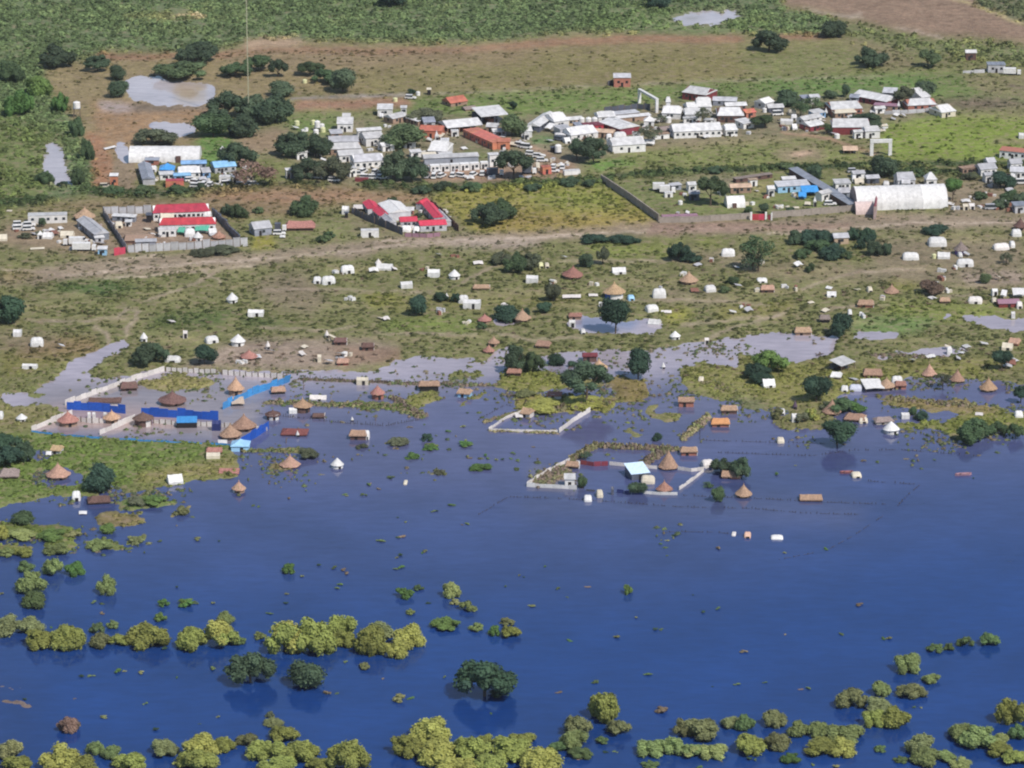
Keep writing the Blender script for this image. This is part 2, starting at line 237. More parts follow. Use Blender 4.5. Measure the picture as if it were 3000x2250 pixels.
isl([(1268, 1105), (1330, 1082), (1390, 1080), (1440, 1100), (1380, 1112), (1280, 1112)], (124, 126, 78), s=4, k=.9); isl([(1430, 1120), (1560, 1118), (1620, 1110), (1700, 1098), (1760, 1110), (1780, 1130), (1900, 1115), (1905, 1140), (1880, 1170), (1840, 1175), (1790, 1140), (1600, 1130), (1560, 1148), (1500, 1140), (1440, 1134)], (128, 122, 76))
isl([(1540, 1165), (1600, 1175), (1700, 1182), (1780, 1172), (1790, 1184), (1740, 1196), (1600, 1206), (1540, 1195), (1500, 1180)], (132, 130, 78)); isl([(1500, 1070), (1600, 1080), (1650, 1100), (1620, 1125), (1500, 1125), (1460, 1090)], (126, 130, 76), k=.9)
isl([(1780, 1102), (1880, 1112), (1905, 1130), (1880, 1160), (1850, 1150), (1800, 1125)], (138, 128, 78)); isl([(1760, 1160), (1850, 1158), (1840, 1172), (1770, 1176)], (138, 134, 84), s=2)
isl([(1950, 1075), (2060, 1055), (2180, 1080), (2200, 1110), (2120, 1130), (2000, 1110)], (126, 128, 78), s=8, k=.8); isl([(1990, 1130), (2200, 1130), (2220, 1160), (2100, 1172), (2000, 1150)], (116, 122, 80), s=10, k=.75)
isl([(1880, 1210), (1940, 1160), (1955, 1165), (1910, 1205), (1980, 1205), (2000, 1225), (1960, 1240), (1880, 1226)], (130, 128, 82), s=3); isl([(1990, 1290), (2030, 1248), (2080, 1215), (2085, 1222), (2050, 1265), (2000, 1292)], (112, 112, 84), s=3)
isl([(1780, 1235), (1850, 1230), (1852, 1240), (1790, 1246)], (120, 130, 80), s=2, k=.8); isl([(1810, 1260), (1850, 1252), (1900, 1275), (1945, 1285), (1900, 1290), (1820, 1272)], (120, 120, 82), s=3)
isl([(2150, 1030), (2240, 1045), (2340, 1060), (2440, 1040), (2440, 1100), (2580, 1060), (2640, 1048), (2880, 1055), (R_, 1050), (R_, 1090), (2920, 1092), (2860, 1110), (2760, 1100), (2640, 1108), (2600, 1118), (2480, 1150), (2420, 1190), (2300, 1200), (2210, 1180), (2180, 1110)], (132, 130, 76), s=5, k=.95)
isl([(2600, 1165), (2700, 1168), (2850, 1190), (2850, 1200), (2740, 1198), (2620, 1185)], (134, 120, 80), s=4); isl([(2270, 1240), (2380, 1200), (2420, 1225), (2480, 1225), (2460, 1250), (2330, 1262)], (128, 120, 84), s=8, k=.75)
isl([(2610, 1245), (2720, 1225), (2760, 1235), (2830, 1200), (R_, 1205), (R_, 1250), (2920, 1275), (2800, 1290), (2740, 1262), (2640, 1262)], (124, 128, 68), s=6, k=.9)
isl([(2860, 1110), (3000, 1120), (R_, 1110), (R_, 1090), (2900, 1090)], (120, 118, 80), s=6)
isl([(2640, 1320), (2760, 1300), (2840, 1310), (2800, 1330), (2660, 1330)], (116, 106, 90), s=8, k=.5, t=.4)
isl([(1500, 1168), (1640, 1160), (1800, 1168), (1798, 1200), (1700, 1212), (1600, 1214), (1520, 1204)], (146, 140, 78), s=3)
isl([(1450, 1112), (1520, 1086), (1600, 1090), (1660, 1108), (1660, 1135), (1580, 1150), (1480, 1150)], (132, 132, 74), s=3); isl([(1780, 1098), (1900, 1116), (1902, 1165), (1860, 1180), (1820, 1170), (1790, 1135)], (130, 116, 76), s=2)
isl([(2000, 1080), (2110, 1060), (2200, 1085), (2210, 1180), (2090, 1166), (1998, 1130)], (134, 132, 80), s=5, k=.9); isl([(2130, 1150), (2260, 1190), (2250, 1215), (2160, 1190)], (110, 112, 84), s=4, k=.8)
isl([(1560, 1385), (1650, 1352), (1680, 1380), (1660, 1410), (1600, 1425)], (126, 112, 92), s=6, k=.7); isl([(2240, 1200), (2420, 1180), (2460, 1240), (2400, 1262), (2290, 1262), (2250, 1235)], (124, 122, 84), s=10, k=.72)
isl([(2590, 1165), (2860, 1172), (2940, 1200), (2900, 1215), (2640, 1198)], (140, 124, 86), s=5, k=.9); isl([(2480, 1160), (2600, 1150), (2660, 1190), (2560, 1200)], (130, 122, 84), s=6, k=.6)
isl([(1180, 1128), (1300, 1118), (1440, 1132), (1300, 1142)], (120, 118, 84), s=4, k=.75); isl([(1530, 1185), (1545, 1160), (1700, 1155), (1560, 1200)], (140, 132, 80), s=4)
for x, y, rx, ry, c in ((1155, 1298, 34, 9, (126, 118, 74)), (1160, 1318, 30, 8, (132, 116, 90)), (1206, 1333, 22, 6, (124, 124, 66)), (1265, 1300, 24, 8, (112, 120, 68)), (1362, 1300, 26, 5, (110, 120, 74)), (1408, 1365, 34, 7, (108, 118, 64)), (1185, 1390, 12, 8, (120, 112, 84)),
                        (1060, 1307, 22, 6, (112, 112, 70)), (15, 2018, 62, 6, (124, 110, 104)), (40, 2058, 46, 9, (124, 110, 104)), (80, 2072, 24, 5, (124, 110, 104)), (70, 1954, 24, 4, (130, 116, 110)), (2440, 1312, 40, 5, (124, 104, 90)), (1960, 1570, 60, 3, (100, 116, 100)),
                        (2290, 1622, 30, 4, (100, 118, 104)), (1800, 1320, 30, 4, (120, 120, 76)), (2340, 1335, 12, 3, (80, 96, 80)), (955, 1390, 40, 6, (110, 110, 90)), (1280, 1385, 30, 4, (100, 100, 90))):
    m = spot(x, y, rx, ry); WET[:] *= (1-m*.95); gc(spot(x, y, rx*1.4, ry*1.4), c); tuf(m, .9)

WC[:] = np.stack([blur(WC[..., i], 6) for i in range(3)], -1)
def samp(A, px, py):
    u = np.clip((px-X0)/Q-.5, 0, NX-1.001); v = np.clip((py-Y0)/Q-.5, 0, NY-1.001)
    i, j = u.astype(int), v.astype(int); fu, fv = u-i, v-j
    if A.ndim == 3: fu, fv = fu[..., None], fv[..., None]
    return (A[j, i]*(1-fu)+A[j, i+1]*fu)*(1-fv)+(A[j+1, i]*(1-fu)+A[j+1, i+1]*fu)*fv
def warp(x, y, k=1.0):
    px, py = to_px(x, y)
    return px+k*24*(fbm(x/7, y/9, 3)-.5)+k*8*(vn(x/1.7, y/2.1)-.5), py+k*11*(fbm(x/6, y/13, 3, 40)-.5)+k*3*(vn(x/1.6+9, y/3)-.5)
def ground_z(x, y):
    x = np.asarray(x, float); y = np.asarray(y, float)
    px, py = warp(x, y)
    w = samp(WETS, px, py)
    n = fbm(x/4.5, y/6.5, 4, 3)-.5
    e = np.clip(1-abs(w-.5)*2.1, 0, 1)
    return .42-1.25*w+n*(.30+1.0*e)+(fbm(x/1.3, y/2.2, 2, 77)-.5)*.7*e
WETS = blur(WET, 4)
def gz(x, y): return float(ground_z(np.array([x]), np.array([y]))[0])

# ------------------------------------------------------------------ materials
MATS = {}
def nodes(m): return m.node_tree.nodes, m.node_tree.links
def mat(name, col, rough=.8, var=.15, scale=1.5, bump=0, metal=0, spec=.3, hue=0):
    if name in MATS: return MATS[name]
    m = bpy.data.materials.new(name); m.use_nodes = True; n, l = nodes(m); b = n['Principled BSDF']
    b.inputs['Roughness'].default_value = rough; b.inputs['Metallic'].default_value = metal; b.inputs['Specular IOR Level'].default_value = spec
    tc = n.new('ShaderNodeTexCoord'); ns = n.new('ShaderNodeTexNoise'); ns.inputs['Scale'].default_value = scale; ns.inputs['Detail'].default_value = 5
    l.new(tc.outputs['Object'], ns.inputs['Vector'])
    oi = n.new('ShaderNodeObjectInfo')
    mr = n.new('ShaderNodeMapRange'); mr.inputs[1].default_value = .3; mr.inputs[2].default_value = .7; mr.inputs[3].default_value = 1-var; mr.inputs[4].default_value = 1+var
    l.new(ns.outputs[0], mr.inputs[0])
    mo = n.new('ShaderNodeMapRange'); mo.inputs[3].default_value = 1-var*.7; mo.inputs[4].default_value = 1+var*.7; l.new(oi.outputs['Random'], mo.inputs[0])
    mm = n.new('ShaderNodeMath'); mm.operation = 'MULTIPLY'; l.new(mr.outputs[0], mm.inputs[0]); l.new(mo.outputs[0], mm.inputs[1])
    vm = n.new('ShaderNodeVectorMath'); vm.operation = 'SCALE'; vm.inputs[0].default_value = col[:3]; l.new(mm.outputs[0], vm.inputs[3])
    last = vm.outputs[0]
    if hue:
        hs = n.new('ShaderNodeHueSaturation'); hm = n.new('ShaderNodeMapRange'); hm.inputs[3].default_value = .5-hue; hm.inputs[4].default_value = .5+hue
        n2 = n.new('ShaderNodeTexNoise'); n2.inputs['Scale'].default_value = scale*.5; l.new(tc.outputs['Object'], n2.inputs['Vector'])
        ad = n.new('ShaderNodeMath'); ad.operation = 'FRACT'; a2 = n.new('ShaderNodeMath'); a2.operation = 'MULTIPLY_ADD'; a2.inputs[1].default_value = .5
        l.new(n2.outputs[0], a2.inputs[0]); l.new(oi.outputs['Random'], a2.inputs[2]); l.new(a2.outputs[0], ad.inputs[0]); l.new(ad.outputs[0], hm.inputs[0])
        l.new(hm.outputs[0], hs.inputs['Hue']); l.new(last, hs.inputs['Color']); last = hs.outputs[0]
    l.new(last, b.inputs['Base Color'])
    if bump:
        bp = n.new('ShaderNodeBump'); bp.inputs['Strength'].default_value = bump; bp.inputs['Distance'].default_value = .15; l.new(ns.outputs[0], bp.inputs['Height']); l.new(bp.outputs[0], b.inputs['Normal'])
    MATS[name] = m; return m
def tin(name, col, rough=.45, pitch=1.6, axis=0, metal=.0):
    """corrugated sheet: fine ribs as relief, patches of weathering"""
    if name in MATS: return MATS[name]
    m = mat(name, col, rough, .24, .45, 0, metal, .4, .012); n, l = nodes(m); b = n['Principled BSDF']
    tc = n['Texture Coordinate']; wv = n.new('ShaderNodeTexWave'); wv.inputs['Scale'].default_value = pitch; wv.bands_direction = 'XYZ'[axis]
    l.new(tc.outputs['Object'], wv.inputs['Vector']); bp = n.new('ShaderNodeBump'); bp.inputs['Strength'].default_value = .5; bp.inputs['Distance'].default_value = .06
    l.new(wv.outputs[0], bp.inputs['Height']); l.new(bp.outputs[0], b.inputs['Normal']); return m
def thatch(name, col):
    if name in MATS: return MATS[name]
    m = mat(name, col, .95, .28, 2.2, 0, 0, .1, .015); n, l = nodes(m); b = n['Principled BSDF']; tc = n['Texture Coordinate']
    mp = n.new('ShaderNodeMapping'); mp.inputs['Scale'].default_value = (9, 9, 1.2); ns = n.new('ShaderNodeTexNoise'); ns.inputs['Scale'].default_value = 1.5; ns.inputs['Detail'].default_value = 6
    l.new(tc.outputs['Object'], mp.inputs[0]); l.new(mp.outputs[0], ns.inputs['Vector']); bp = n.new('ShaderNodeBump'); bp.inputs['Strength'].default_value = .9; bp.inputs['Distance'].default_value = .25
    l.new(ns.outputs[0], bp.inputs['Height']); l.new(bp.outputs[0], b.inputs['Normal']); return m
def leafmat(name, col, attr=False, var=.45, hue=.02, trans=.18):
    if name in MATS: return MATS[name]
    m = mat(name, col, .75, var, 1.1, 0, 0, .2, hue); n, l = nodes(m); b = n['Principled BSDF']
    src = b.inputs['Base Color'].links[0].from_socket
    if attr:
        at = n.new('ShaderNodeAttribute'); at.attribute_name = 'Col'; mx = n.new('ShaderNodeMix'); mx.data_type = 'RGBA'; mx.blend_type = 'MULTIPLY'; mx.inputs[0].default_value = 1
        l.new(src, mx.inputs[6]); l.new(at.outputs['Color'], mx.inputs[7]); src = mx.outputs[2]; l.new(src, b.inputs['Base Color'])
    if trans:
        tr = n.new('ShaderNodeBsdfTranslucent'); l.new(src, tr.inputs[0]); ms = n.new('ShaderNodeMixShader'); ms.inputs[0].default_value = trans
        l.new(b.outputs[0], ms.inputs[1]); l.new(tr.outputs[0], ms.inputs[2]); l.new(ms.outputs[0], n['Material Output'].inputs[0])
    return m

# ------------------------------------------------------------------ ground sheet and water sheet
def grid_mesh(name, xs, ys, zf, colf, mat_):
    """xs(row) fan grid: rows of equal picture spacing, out to the horizon"""
    nr, nc = len(ys), len(xs)
    Yg = np.repeat(np.array(ys)[:, None], nc, 1); Xg = np.array(xs)[None, :]*(Yg*CP+H*SP)[:, :]/F
    Z = zf(Xg, Yg); co = np.stack([Xg, Yg, Z], -1).reshape(-1, 3)
    me = bpy.data.meshes.new(name); me.vertices.add(nr*nc); me.vertices.foreach_set('co', co.ravel())
    i = np.arange(nr-1)[:, None]*nc+np.arange(nc-1)[None, :]
    q = np.stack([i, i+1, i+nc+1, i+nc], -1).reshape(-1, 4)
    nf = len(q); me.loops.add(nf*4); me.loops.foreach_set('vertex_index', q.ravel().astype(np.int32))
    me.polygons.add(nf); me.polygons.foreach_set('loop_start', (np.arange(nf)*4).astype(np.int32)); me.update(calc_edges=True)
    me.polygons.foreach_set('use_smooth', np.ones(nf, bool))
    at = me.color_attributes.new('Col', 'FLOAT_COLOR', 'POINT'); c = colf(Xg, Yg).reshape(-1, 3)
    at.data.foreach_set('color', np.concatenate([c, np.ones((len(c), 1))], 1).ravel())
    me.materials.append(mat_); o = bpy.data.objects.new(name, me); COL.objects.link(o); o['kind'] = 'structure'; return o
def row_y(py):
    v = (CY-py)/F; dy, dz = CP+v*SP, -SP+v*CP; return dy*(-H/dz)
gm = bpy.data.materials.new('ground'); gm.use_nodes = True; n, l = nodes(gm); b = n['Principled BSDF']; b.inputs['Roughness'].default_value = .95; b.inputs['Specular IOR Level'].default_value = .1
at = n.new('ShaderNodeAttribute'); at.attribute_name = 'Col'; tc = n.new('ShaderNodeTexCoord')
cur = at.outputs['Color']; hsum = None
for sc_, lo, hi, det in ((.045, .86, 1.14, 3), (.22, .78, 1.24, 4), (1.1, .72, 1.26, 5)):
    t = n.new('ShaderNodeTexNoise'); t.inputs['Scale'].default_value = sc_; t.inputs['Detail'].default_value = det; t.inputs['Roughness'].default_value = .62
    l.new(tc.outputs['Object'], t.inputs['Vector']); r = n.new('ShaderNodeMapRange'); r.inputs[1].default_value = .32; r.inputs[2].default_value = .68; r.inputs[3].default_value = lo; r.inputs[4].default_value = hi
    l.new(t.outputs[0], r.inputs[0]); v = n.new('ShaderNodeVectorMath'); v.operation = 'SCALE'; l.new(cur, v.inputs[0]); l.new(r.outputs[0], v.inputs[3]); cur = v.outputs[0]; last = t
t2 = n.new('ShaderNodeTexNoise'); t2.inputs['Scale'].default_value = .35; t2.inputs['Detail'].default_value = 5; l.new(tc.outputs['Object'], t2.inputs['Vector'])
r2 = n.new('ShaderNodeMapRange'); r2.inputs[1].default_value = .5; r2.inputs[2].default_value = .66; r2.inputs[3].default_value = 0; r2.inputs[4].default_value = .55; l.new(t2.outputs[0], r2.inputs[0])
mx = n.new('ShaderNodeMix'); mx.data_type = 'RGBA'; l.new(r2.outputs[0], mx.inputs[0]); l.new(cur, mx.inputs[6]); mx.inputs[7].default_value = (.27, .205, .145, 1)
l.new(mx.outputs[2], b.inputs['Base Color'])
bp = n.new('ShaderNodeBump'); bp.inputs['Strength'].default_value = .8; bp.inputs['Distance'].default_value = .5; l.new(last.outputs[0], bp.inputs['Height']); l.new(bp.outputs[0], b.inputs['Normal'])
rows = sorted(set([row_y(p) for p in list(range(2420, 2260, -16))+list(range(2260, -60, -5))+list(range(-60, -400, -20))]+[300, 500, 700, 2600, 3300, 5000, 9000]))
cols = [-30000, -9000, -4500, -3000]+list(range(-2200, -1620, 40))+list(np.arange(-1620, 1621, 4.6))+list(range(1640, 2201, 40))+[3000, 4500, 9000, 30000]
grid_mesh('ground', cols, rows, ground_z, lambda x, y: samp(GC, *warp(x, y)), gm)

wm = bpy.data.materials.new('flood_water'); wm.use_nodes = True; n, l = nodes(wm); b = n['Principled BSDF']
at = n.new('ShaderNodeAttribute'); at.attribute_name = 'Col'; tc = n.new('ShaderNodeTexCoord')
t = n.new('ShaderNodeTexNoise'); t.inputs['Scale'].default_value = .03; t.inputs['Detail'].default_value = 6; l.new(tc.outputs['Object'], t.inputs['Vector'])
r = n.new('ShaderNodeMapRange'); r.inputs[1].default_value = .3; r.inputs[2].default_value = .7; r.inputs[3].default_value = .86; r.inputs[4].default_value = 1.14; l.new(t.outputs[0], r.inputs[0])
v = n.new('ShaderNodeVectorMath'); v.operation = 'SCALE'; l.new(at.outputs['Color'], v.inputs[0]); l.new(r.outputs[0], v.inputs[3]); mp = n.new('ShaderNodeMapping'); mp.inputs['Scale'].default_value = (.35, 1.1, 1); mp.inputs['Rotation'].default_value = (0, 0, .25); l.new(tc.outputs['Object'], mp.inputs[0])
t = n.new('ShaderNodeTexNoise'); t.inputs['Scale'].default_value = .35; t.inputs['Detail'].default_value = 6; t.inputs['Roughness'].default_value = .7; l.new(mp.outputs[0], t.inputs['Vector'])
r = n.new('ShaderNodeMapRange'); r.inputs[1].default_value = .3; r.inputs[2].default_value = .7; r.inputs[3].default_value = .84; r.inputs[4].default_value = 1.18; l.new(t.outputs[0], r.inputs[0])
v2 = n.new('ShaderNodeVectorMath'); v2.operation = 'SCALE'; l.new(v.outputs[0], v2.inputs[0]); l.new(r.outputs[0], v2.inputs[3]); l.new(v2.outputs[0], b.inputs['Base Color'])
b.inputs['Roughness'].default_value = .06; b.inputs['IOR'].default_value = 1.40; b.inputs['Specular IOR Level'].default_value = .5
t = n.new('ShaderNodeTexNoise'); t.inputs['Scale'].default_value = .9; t.inputs['Detail'].default_value = 5; l.new(tc.outputs['Object'], t.inputs['Vector'])
bp = n.new('ShaderNodeBump'); bp.inputs['Strength'].default_value = .2; bp.inputs['Distance'].default_value = .1; l.new(t.outputs[0], bp.inputs['Height']); l.new(bp.outputs[0], b.inputs['Normal'])
wr = sorted(set([row_y(p) for p in list(range(2420, -100, -14))]+[300, 500, 700, 2300, 4000]))
wcx = [-30000, -4500]+list(range(-2200, 2201, 16))+[4500, 30000]
grid_mesh('water', wcx, wr, lambda x, y: x*0, lambda x, y: samp(WC, *warp(x, y, .8)), wm)

# ------------------------------------------------------------------ mesh helper
class MB:
    def __init__(s): s.v, s.f = [], []
    def add(s, vs, fs):
        k = len(s.v); s.v += [tuple(p) for p in vs]; s.f += [tuple(i+k for i in f) for f in fs]; return s
    def box(s, x, y, z, sx, sy, sz, rz=0.0, top=1.0):      # z = bottom
        c, q = math.cos(rz), math.sin(rz); vs = []
        for dz, k in ((0, 1), (sz, top)):
            for dx, dy in ((-1, -1), (1, -1), (1, 1), (-1, 1)):
                a, b_ = dx*sx/2*k, dy*sy/2*k; vs.append((x+a*c-b_*q, y+a*q+b_*c, z+dz))
        return s.add(vs, [(3, 2, 1, 0), (4, 5, 6, 7), (0, 1, 5, 4), (1, 2, 6, 5), (2, 3, 7, 6), (3, 0, 4, 7)])
    def rings(s, prof, n=20, cx=0, cy=0, jit=0.0, ky=1.0, cap=True, off=(0, 0)):     # prof: [(radius, z), ...]
        vs, fs = [], []
        for i, (r, z) in enumerate(prof):
            for j in range(n):
                a = 2*math.pi*j/n; rr = r*(1+jit*(random.random()-.5))
                vs.append((cx+rr*math.cos(a)+off[0]*z, cy+rr*math.sin(a)*ky+off[1]*z, z+jit*.4*(random.random()-.5)))
        for i in range(len(prof)-1):
            for j in range(n): fs.append((i*n+j, i*n+(j+1) % n, (i+1)*n+(j+1) % n, (i+1)*n+j))
        if cap: fs.append(tuple(range((len(prof)-1)*n, len(prof)*n)))
        return s.add(vs, fs)
    def bar(s, a, b_, r, n=5):
        a, b_ = np.array(a, float), np.array(b_, float); d = b_-a; L = np.linalg.norm(d)+1e-9; d /= L
        u = np.cross(d, (0, 0, 1)) if abs(d[2]) < .9 else np.cross(d, (1, 0, 0)); u /= np.linalg.norm(u); w = np.cross(d, u)
        vs = [p+r*(math.cos(t)*u+math.sin(t)*w) for p in (a, b_) for t in [2*math.pi*j/n for j in range(n)]]
        return s.add(vs, [(j, (j+1) % n, n+(j+1) % n, n+j) for j in range(n)]+[tuple(range(n))[::-1], tuple(range(n, 2*n))])
    def slab(s, pts, th):                                   # quad or polygon with thickness downwards
        k = len(pts); vs = list(pts)+[(p[0], p[1], p[2]-th) for p in pts]
        return s.add(vs, [tuple(range(k)), tuple(range(2*k-1, k-1, -1))]+[(i, k+i, k+(i+1) % k, (i+1) % k) for i in range(k)])
    def mesh(s, name, m, smooth=False):
        me = bpy.data.meshes.new(name); me.from_pydata(s.v, [], s.f); me.materials.append(m)
        if smooth: me.polygons.foreach_set('use_smooth', np.ones(len(me.polygons), bool))
        me.update(); return me
def part(name, mb, m, parent, loc=None, rz=0, smooth=False):
    me = mb if isinstance(mb, bpy.types.Mesh) else mb.mesh(name, m, smooth)
    o = bpy.data.objects.new(name, me); COL.objects.link(o); o.parent = parent
    if loc: o.location = loc
    if rz: o.rotation_euler[2] = rz
    return o
ALL = []
def thing(name, cat, label, loc, rz=0.0, group=None):
    o = bpy.data.objects.new(name, None); COL.objects.link(o); o.location = loc; o.rotation_euler[2] = rz
    o['label'] = label; o['category'] = cat
    if group: o['group'] = group
    if name == 'wall': o['kind'] = 'thing'
    o.empty_display_size = .5; ALL.append(o); return o
def stuff(name, co, faces_, cols, m, kind='stuff'):
    me = bpy.data.meshes.new(name); nv, nf, k = len(co), len(faces_), faces_.shape[1]
    me.vertices.add(nv); me.vertices.foreach_set('co', co.ravel()); me.loops.add(nf*k); me.loops.foreach_set('vertex_index', faces_.ravel().astype(np.int32))
    me.polygons.add(nf); me.polygons.foreach_set('loop_start', (np.arange(nf)*k).astype(np.int32)); me.update(calc_edges=True)
    a = me.color_attributes.new('Col', 'FLOAT_COLOR', 'POINT'); a.data.foreach_set('color', np.concatenate([cols, np.ones((nv, 1))], 1).ravel())
    me.materials.append(m); o = bpy.data.objects.new(name, me); COL.objects.link(o)
    if kind: o['kind'] = kind
    return o

# ------------------------------------------------------------------ clumps of leaves as numpy templates
def clump(nl, leaf, flat=.6, up=.5, seed=0, core=True):
    """unit clump (radius 1, height 1): a rough dome plus leaf quads that stick out of it"""
    g = np.random.default_rng(seed); V, Fc = [], []
    if core:
        rs = [(1.0, 0.0), (.93, .34), (.66, .68), (.25, .88)]; n_ = 7
        for r_, z_ in rs:
            for j in range(n_):
                a = 2*math.pi*(j+.5*g.random())/n_; k = .74*r_*(.8+.4*g.random()); V.append((k*math.cos(a), k*math.sin(a), z_*(.75+.35*g.random())))
        for i in range(3):
            for j in range(n_): Fc.append((i*n_+j, i*n_+(j+1) % n_, (i+1)*n_+(j+1) % n_, (i+1)*n_+j))
        Fc.append((21, 22, 24, 26)); Fc.append((22, 23, 24, 24)[:4] if False else (22, 23, 24, 25))
    for _ in range(nl):
        a = g.random()*2*math.pi; z = g.random()**.8; r = math.sqrt(max(0, 1-z*z))*(.72+.35*g.random())
        c = np.array([r*math.cos(a), r*math.sin(a), z*(.85+.2*g.random())])
        nrm = c*np.array([1, 1, 1.1])+g.normal(0, .5, 3)+np.array([0, 0, up]); nrm /= np.linalg.norm(nrm)
        u = np.cross(nrm, g.normal(0, 1, 3)); u /= np.linalg.norm(u); w = np.cross(nrm, u); s = leaf*(.6+.8*g.random())
        k = len(V); V += [tuple(c+s*(-u-w*.6)), tuple(c+s*(u-w*.7)), tuple(c+s*(u*.8+w)), tuple(c+s*(-u*.7+w*.8))]; Fc.append((k, k+1, k+2, k+3))
    return np.array(V), np.array(Fc)
def scatter(name, tmpl, xs, ys, zs, sx, sz, cols, m):
    V, Fs, C = [], [], []; off = 0
    idx = rng.integers(0, len(tmpl), len(xs)); rot = rng.random(len(xs))*2*math.pi
    for t, (v, f) in enumerate(tmpl):
        s = idx == t; k = s.sum()
        if not k: continue
        c, q = np.cos(rot[s])[:, None], np.sin(rot[s])[:, None]
        asp = (.8+.5*rng.random(k))[:, None]
        X = (v[None, :, 0]*asp*c-v[None, :, 1]*q)*sx[s][:, None]+xs[s][:, None]; Y = (v[None, :, 0]*asp*q+v[None, :, 1]*c)*sx[s][:, None]+ys[s][:, None]
        Z = v[None, :, 2]*sz[s][:, None]+zs[s][:, None]
        V.append(np.stack([X, Y, Z], -1).reshape(-1, 3)); Fs.append((f[None]+(np.arange(k)*len(v))[:, None, None]+off).reshape(-1, 4)); off += k*len(v)
        C.append(np.repeat(cols[s], len(v), 0))
    return stuff(name, np.concatenate(V), np.concatenate(Fs), np.concatenate(C), m)
def sow(nmax, A, py0, py1, seed=0, px0=-500, px1=3500, dens=None):
    """ground positions sown evenly over the area of the map A"""
    g = np.random.default_rng(seed); ya, yb = row_y(py1), row_y(py0)
    y = ya+(yb-ya)*g.random(nmax*6); wl = (y*CP+H*SP)/F
    keep = g.random(len(y)) < wl/wl.max(); y = y[keep]; wl = wl[keep]; x = (px0-CX+(px1-px0)*g.random(len(y)))*wl
    px, py = warp(x, y); p = samp(A, px, py)*np.clip(1.6*fbm(x/11, y/14, 3, 7)-.25, .05, 1)
    if dens is not None: p = p*dens(x, y)
    k = g.random(len(y)) < p; z = ground_z(x, y); k &= z > -.12
    x, y, z = x[k][:nmax], y[k][:nmax], z[k][:nmax]
    return x, y, z
small = [clump(9, .30, seed=i) for i in range(6)]; big = [clump(18, .24, seed=20+i) for i in range(6)]
lm = leafmat('scrub_leaves', (1, 1, 1), True, .3, .015, .12)
x, y, z = sow(27000, SCR, -60, 640, 1)
px, py = warp(x, y); base = samp(GC, px, py); tone = (.52+.92*rng.random(len(x)))[:, None]*np.array([.95, 1.03, .86])
h = (.5+1.7*rng.random(len(x))**2.6); mot = fbm(x/16, y/22, 3, 91)[:, None]; tone = tone*(.78+.42*mot)*(1+np.clip(mot-.5, 0, 1)*np.array([.9, .5, .5])*(rng.random((len(x), 1)) < .6))
scatter('scrub', big, x, y, z-.25, .65+1.0*rng.random(len(x))**1.5+.35*h, h, base*tone, lm)
x, y, z = sow(19000, TUF, 150, 1110, 2)
base = samp(GC, *warp(x, y)); tone = (.46+.72*rng.random(len(x))**1.2)[:, None]*np.array([.92, 1.0, .82])
scatter('grass_tussocks', small, x, y, z-.15, .5+1.1*rng.random(len(x))**1.5, .3+.7*rng.random(len(x))**2, base*tone, lm)
x, y, z = sow(7500, TUF, 1080, 1700, 3)
base = samp(GC, *warp(x, y)); tone = (.7+.65*rng.random(len(x)))[:, None]*np.array([.95, 1.02, .82])
scatter('marsh_grass', small, x, y, z-.2, .5+.9*rng.random(len(x))**1.5, .35+.8*rng.random(len(x))**2, base*tone, lm)

# reeds and grass heads standing in the shallows all along the shore
NEAR = (1-np.clip(blur(LANE, 12)*3, 0, 1))*np.clip((.985-blur(WET, 34))*1.5, 0, 1)*(WET > .3)*np.clip((GY-985)/30, 0, 1)*np.clip((1640-GY)/60, 0, 1)
g = np.random.default_rng(11); k = 60000; ya, yb = row_y(1640), row_y(985); y = ya+(yb-ya)*g.random(k); wl = (y*CP+H*SP)/F; x = (-1700+3400*g.random(k))*wl
px, py = warp(x, y); p = samp(NEAR, px, py)*np.clip(3.2*fbm(x/9, y/16, 4, 5)-1.35, 0, 1)*1.1; s_ = (g.random(k) < p) & (ground_z(x, y) < .12); x, y = x[s_][:6500], y[s_][:6500]
tone = np.array([(.12, .13, .06), (.09, .115, .05), (.14, .12, .08), (.06, .085, .045)])[g.integers(0, 4, len(x))]*(.8+.5*g.random((len(x), 1)))
scatter('drowned_reeds', small, x, y, np.full(len(x), -.12), .35+.8*g.random(len(x))**2, .25+.6*g.random(len(x)), tone, lm)
# ------------------------------------------------------------------ palette
white_cloth = mat('white_canvas', (.60, .595, .585), .7, .16, .9, .15)
cream_cloth = mat('cream_canvas', (.55, .50, .40), .8, .12, .8, .15)
white_paint = mat('white_paint', (.69, .68, .665), .5, .14, .8)  # walls painted whiter than the roofs to make up for weak front light
white_tin = tin('white_sheet_roof', (.56, .555, .55), .45)
pale_tin = tin('pale_grey_sheet_roof', (.46, .46, .48), .4)
grey_tin = tin('grey_sheet_roof', (.26, .28, .33), .4)
dark_tin = tin('dark_sheet', (.09, .10, .13), .5)
blue_tin = tin('light_blue_sheet_roof', (.22, .40, .62), .4)
red_tin = tin('red_sheet_roof', (.46, .055, .075), .45)
maroon_tin = tin('maroon_sheet', (.20, .04, .05), .5)
orange_tin = tin('orange_sheet', (.50, .17, .11), .5)
tan_tin = tin('tan_sheet_roof', (.48, .36, .25), .6)
pink_paint = mat('mauve_paint', (.30, .17, .22), .6, .1)
blue_tarp = mat('deep_blue_tarpaulin', (.014, .085, .42), .42, .16, 1.2, .25, 0, .5)
sky_tarp = mat('bright_blue_tarpaulin', (.05, .25, .56), .42, .22, 1.6, .3, 0, .5)
aqua_tarp = mat('pale_blue_tarpaulin', (.30, .52, .72), .5, .14, 1.0, .2)
red_tarp = mat('red_tarpaulin', (.50, .05, .085), .6, .18, 1.0, .2)
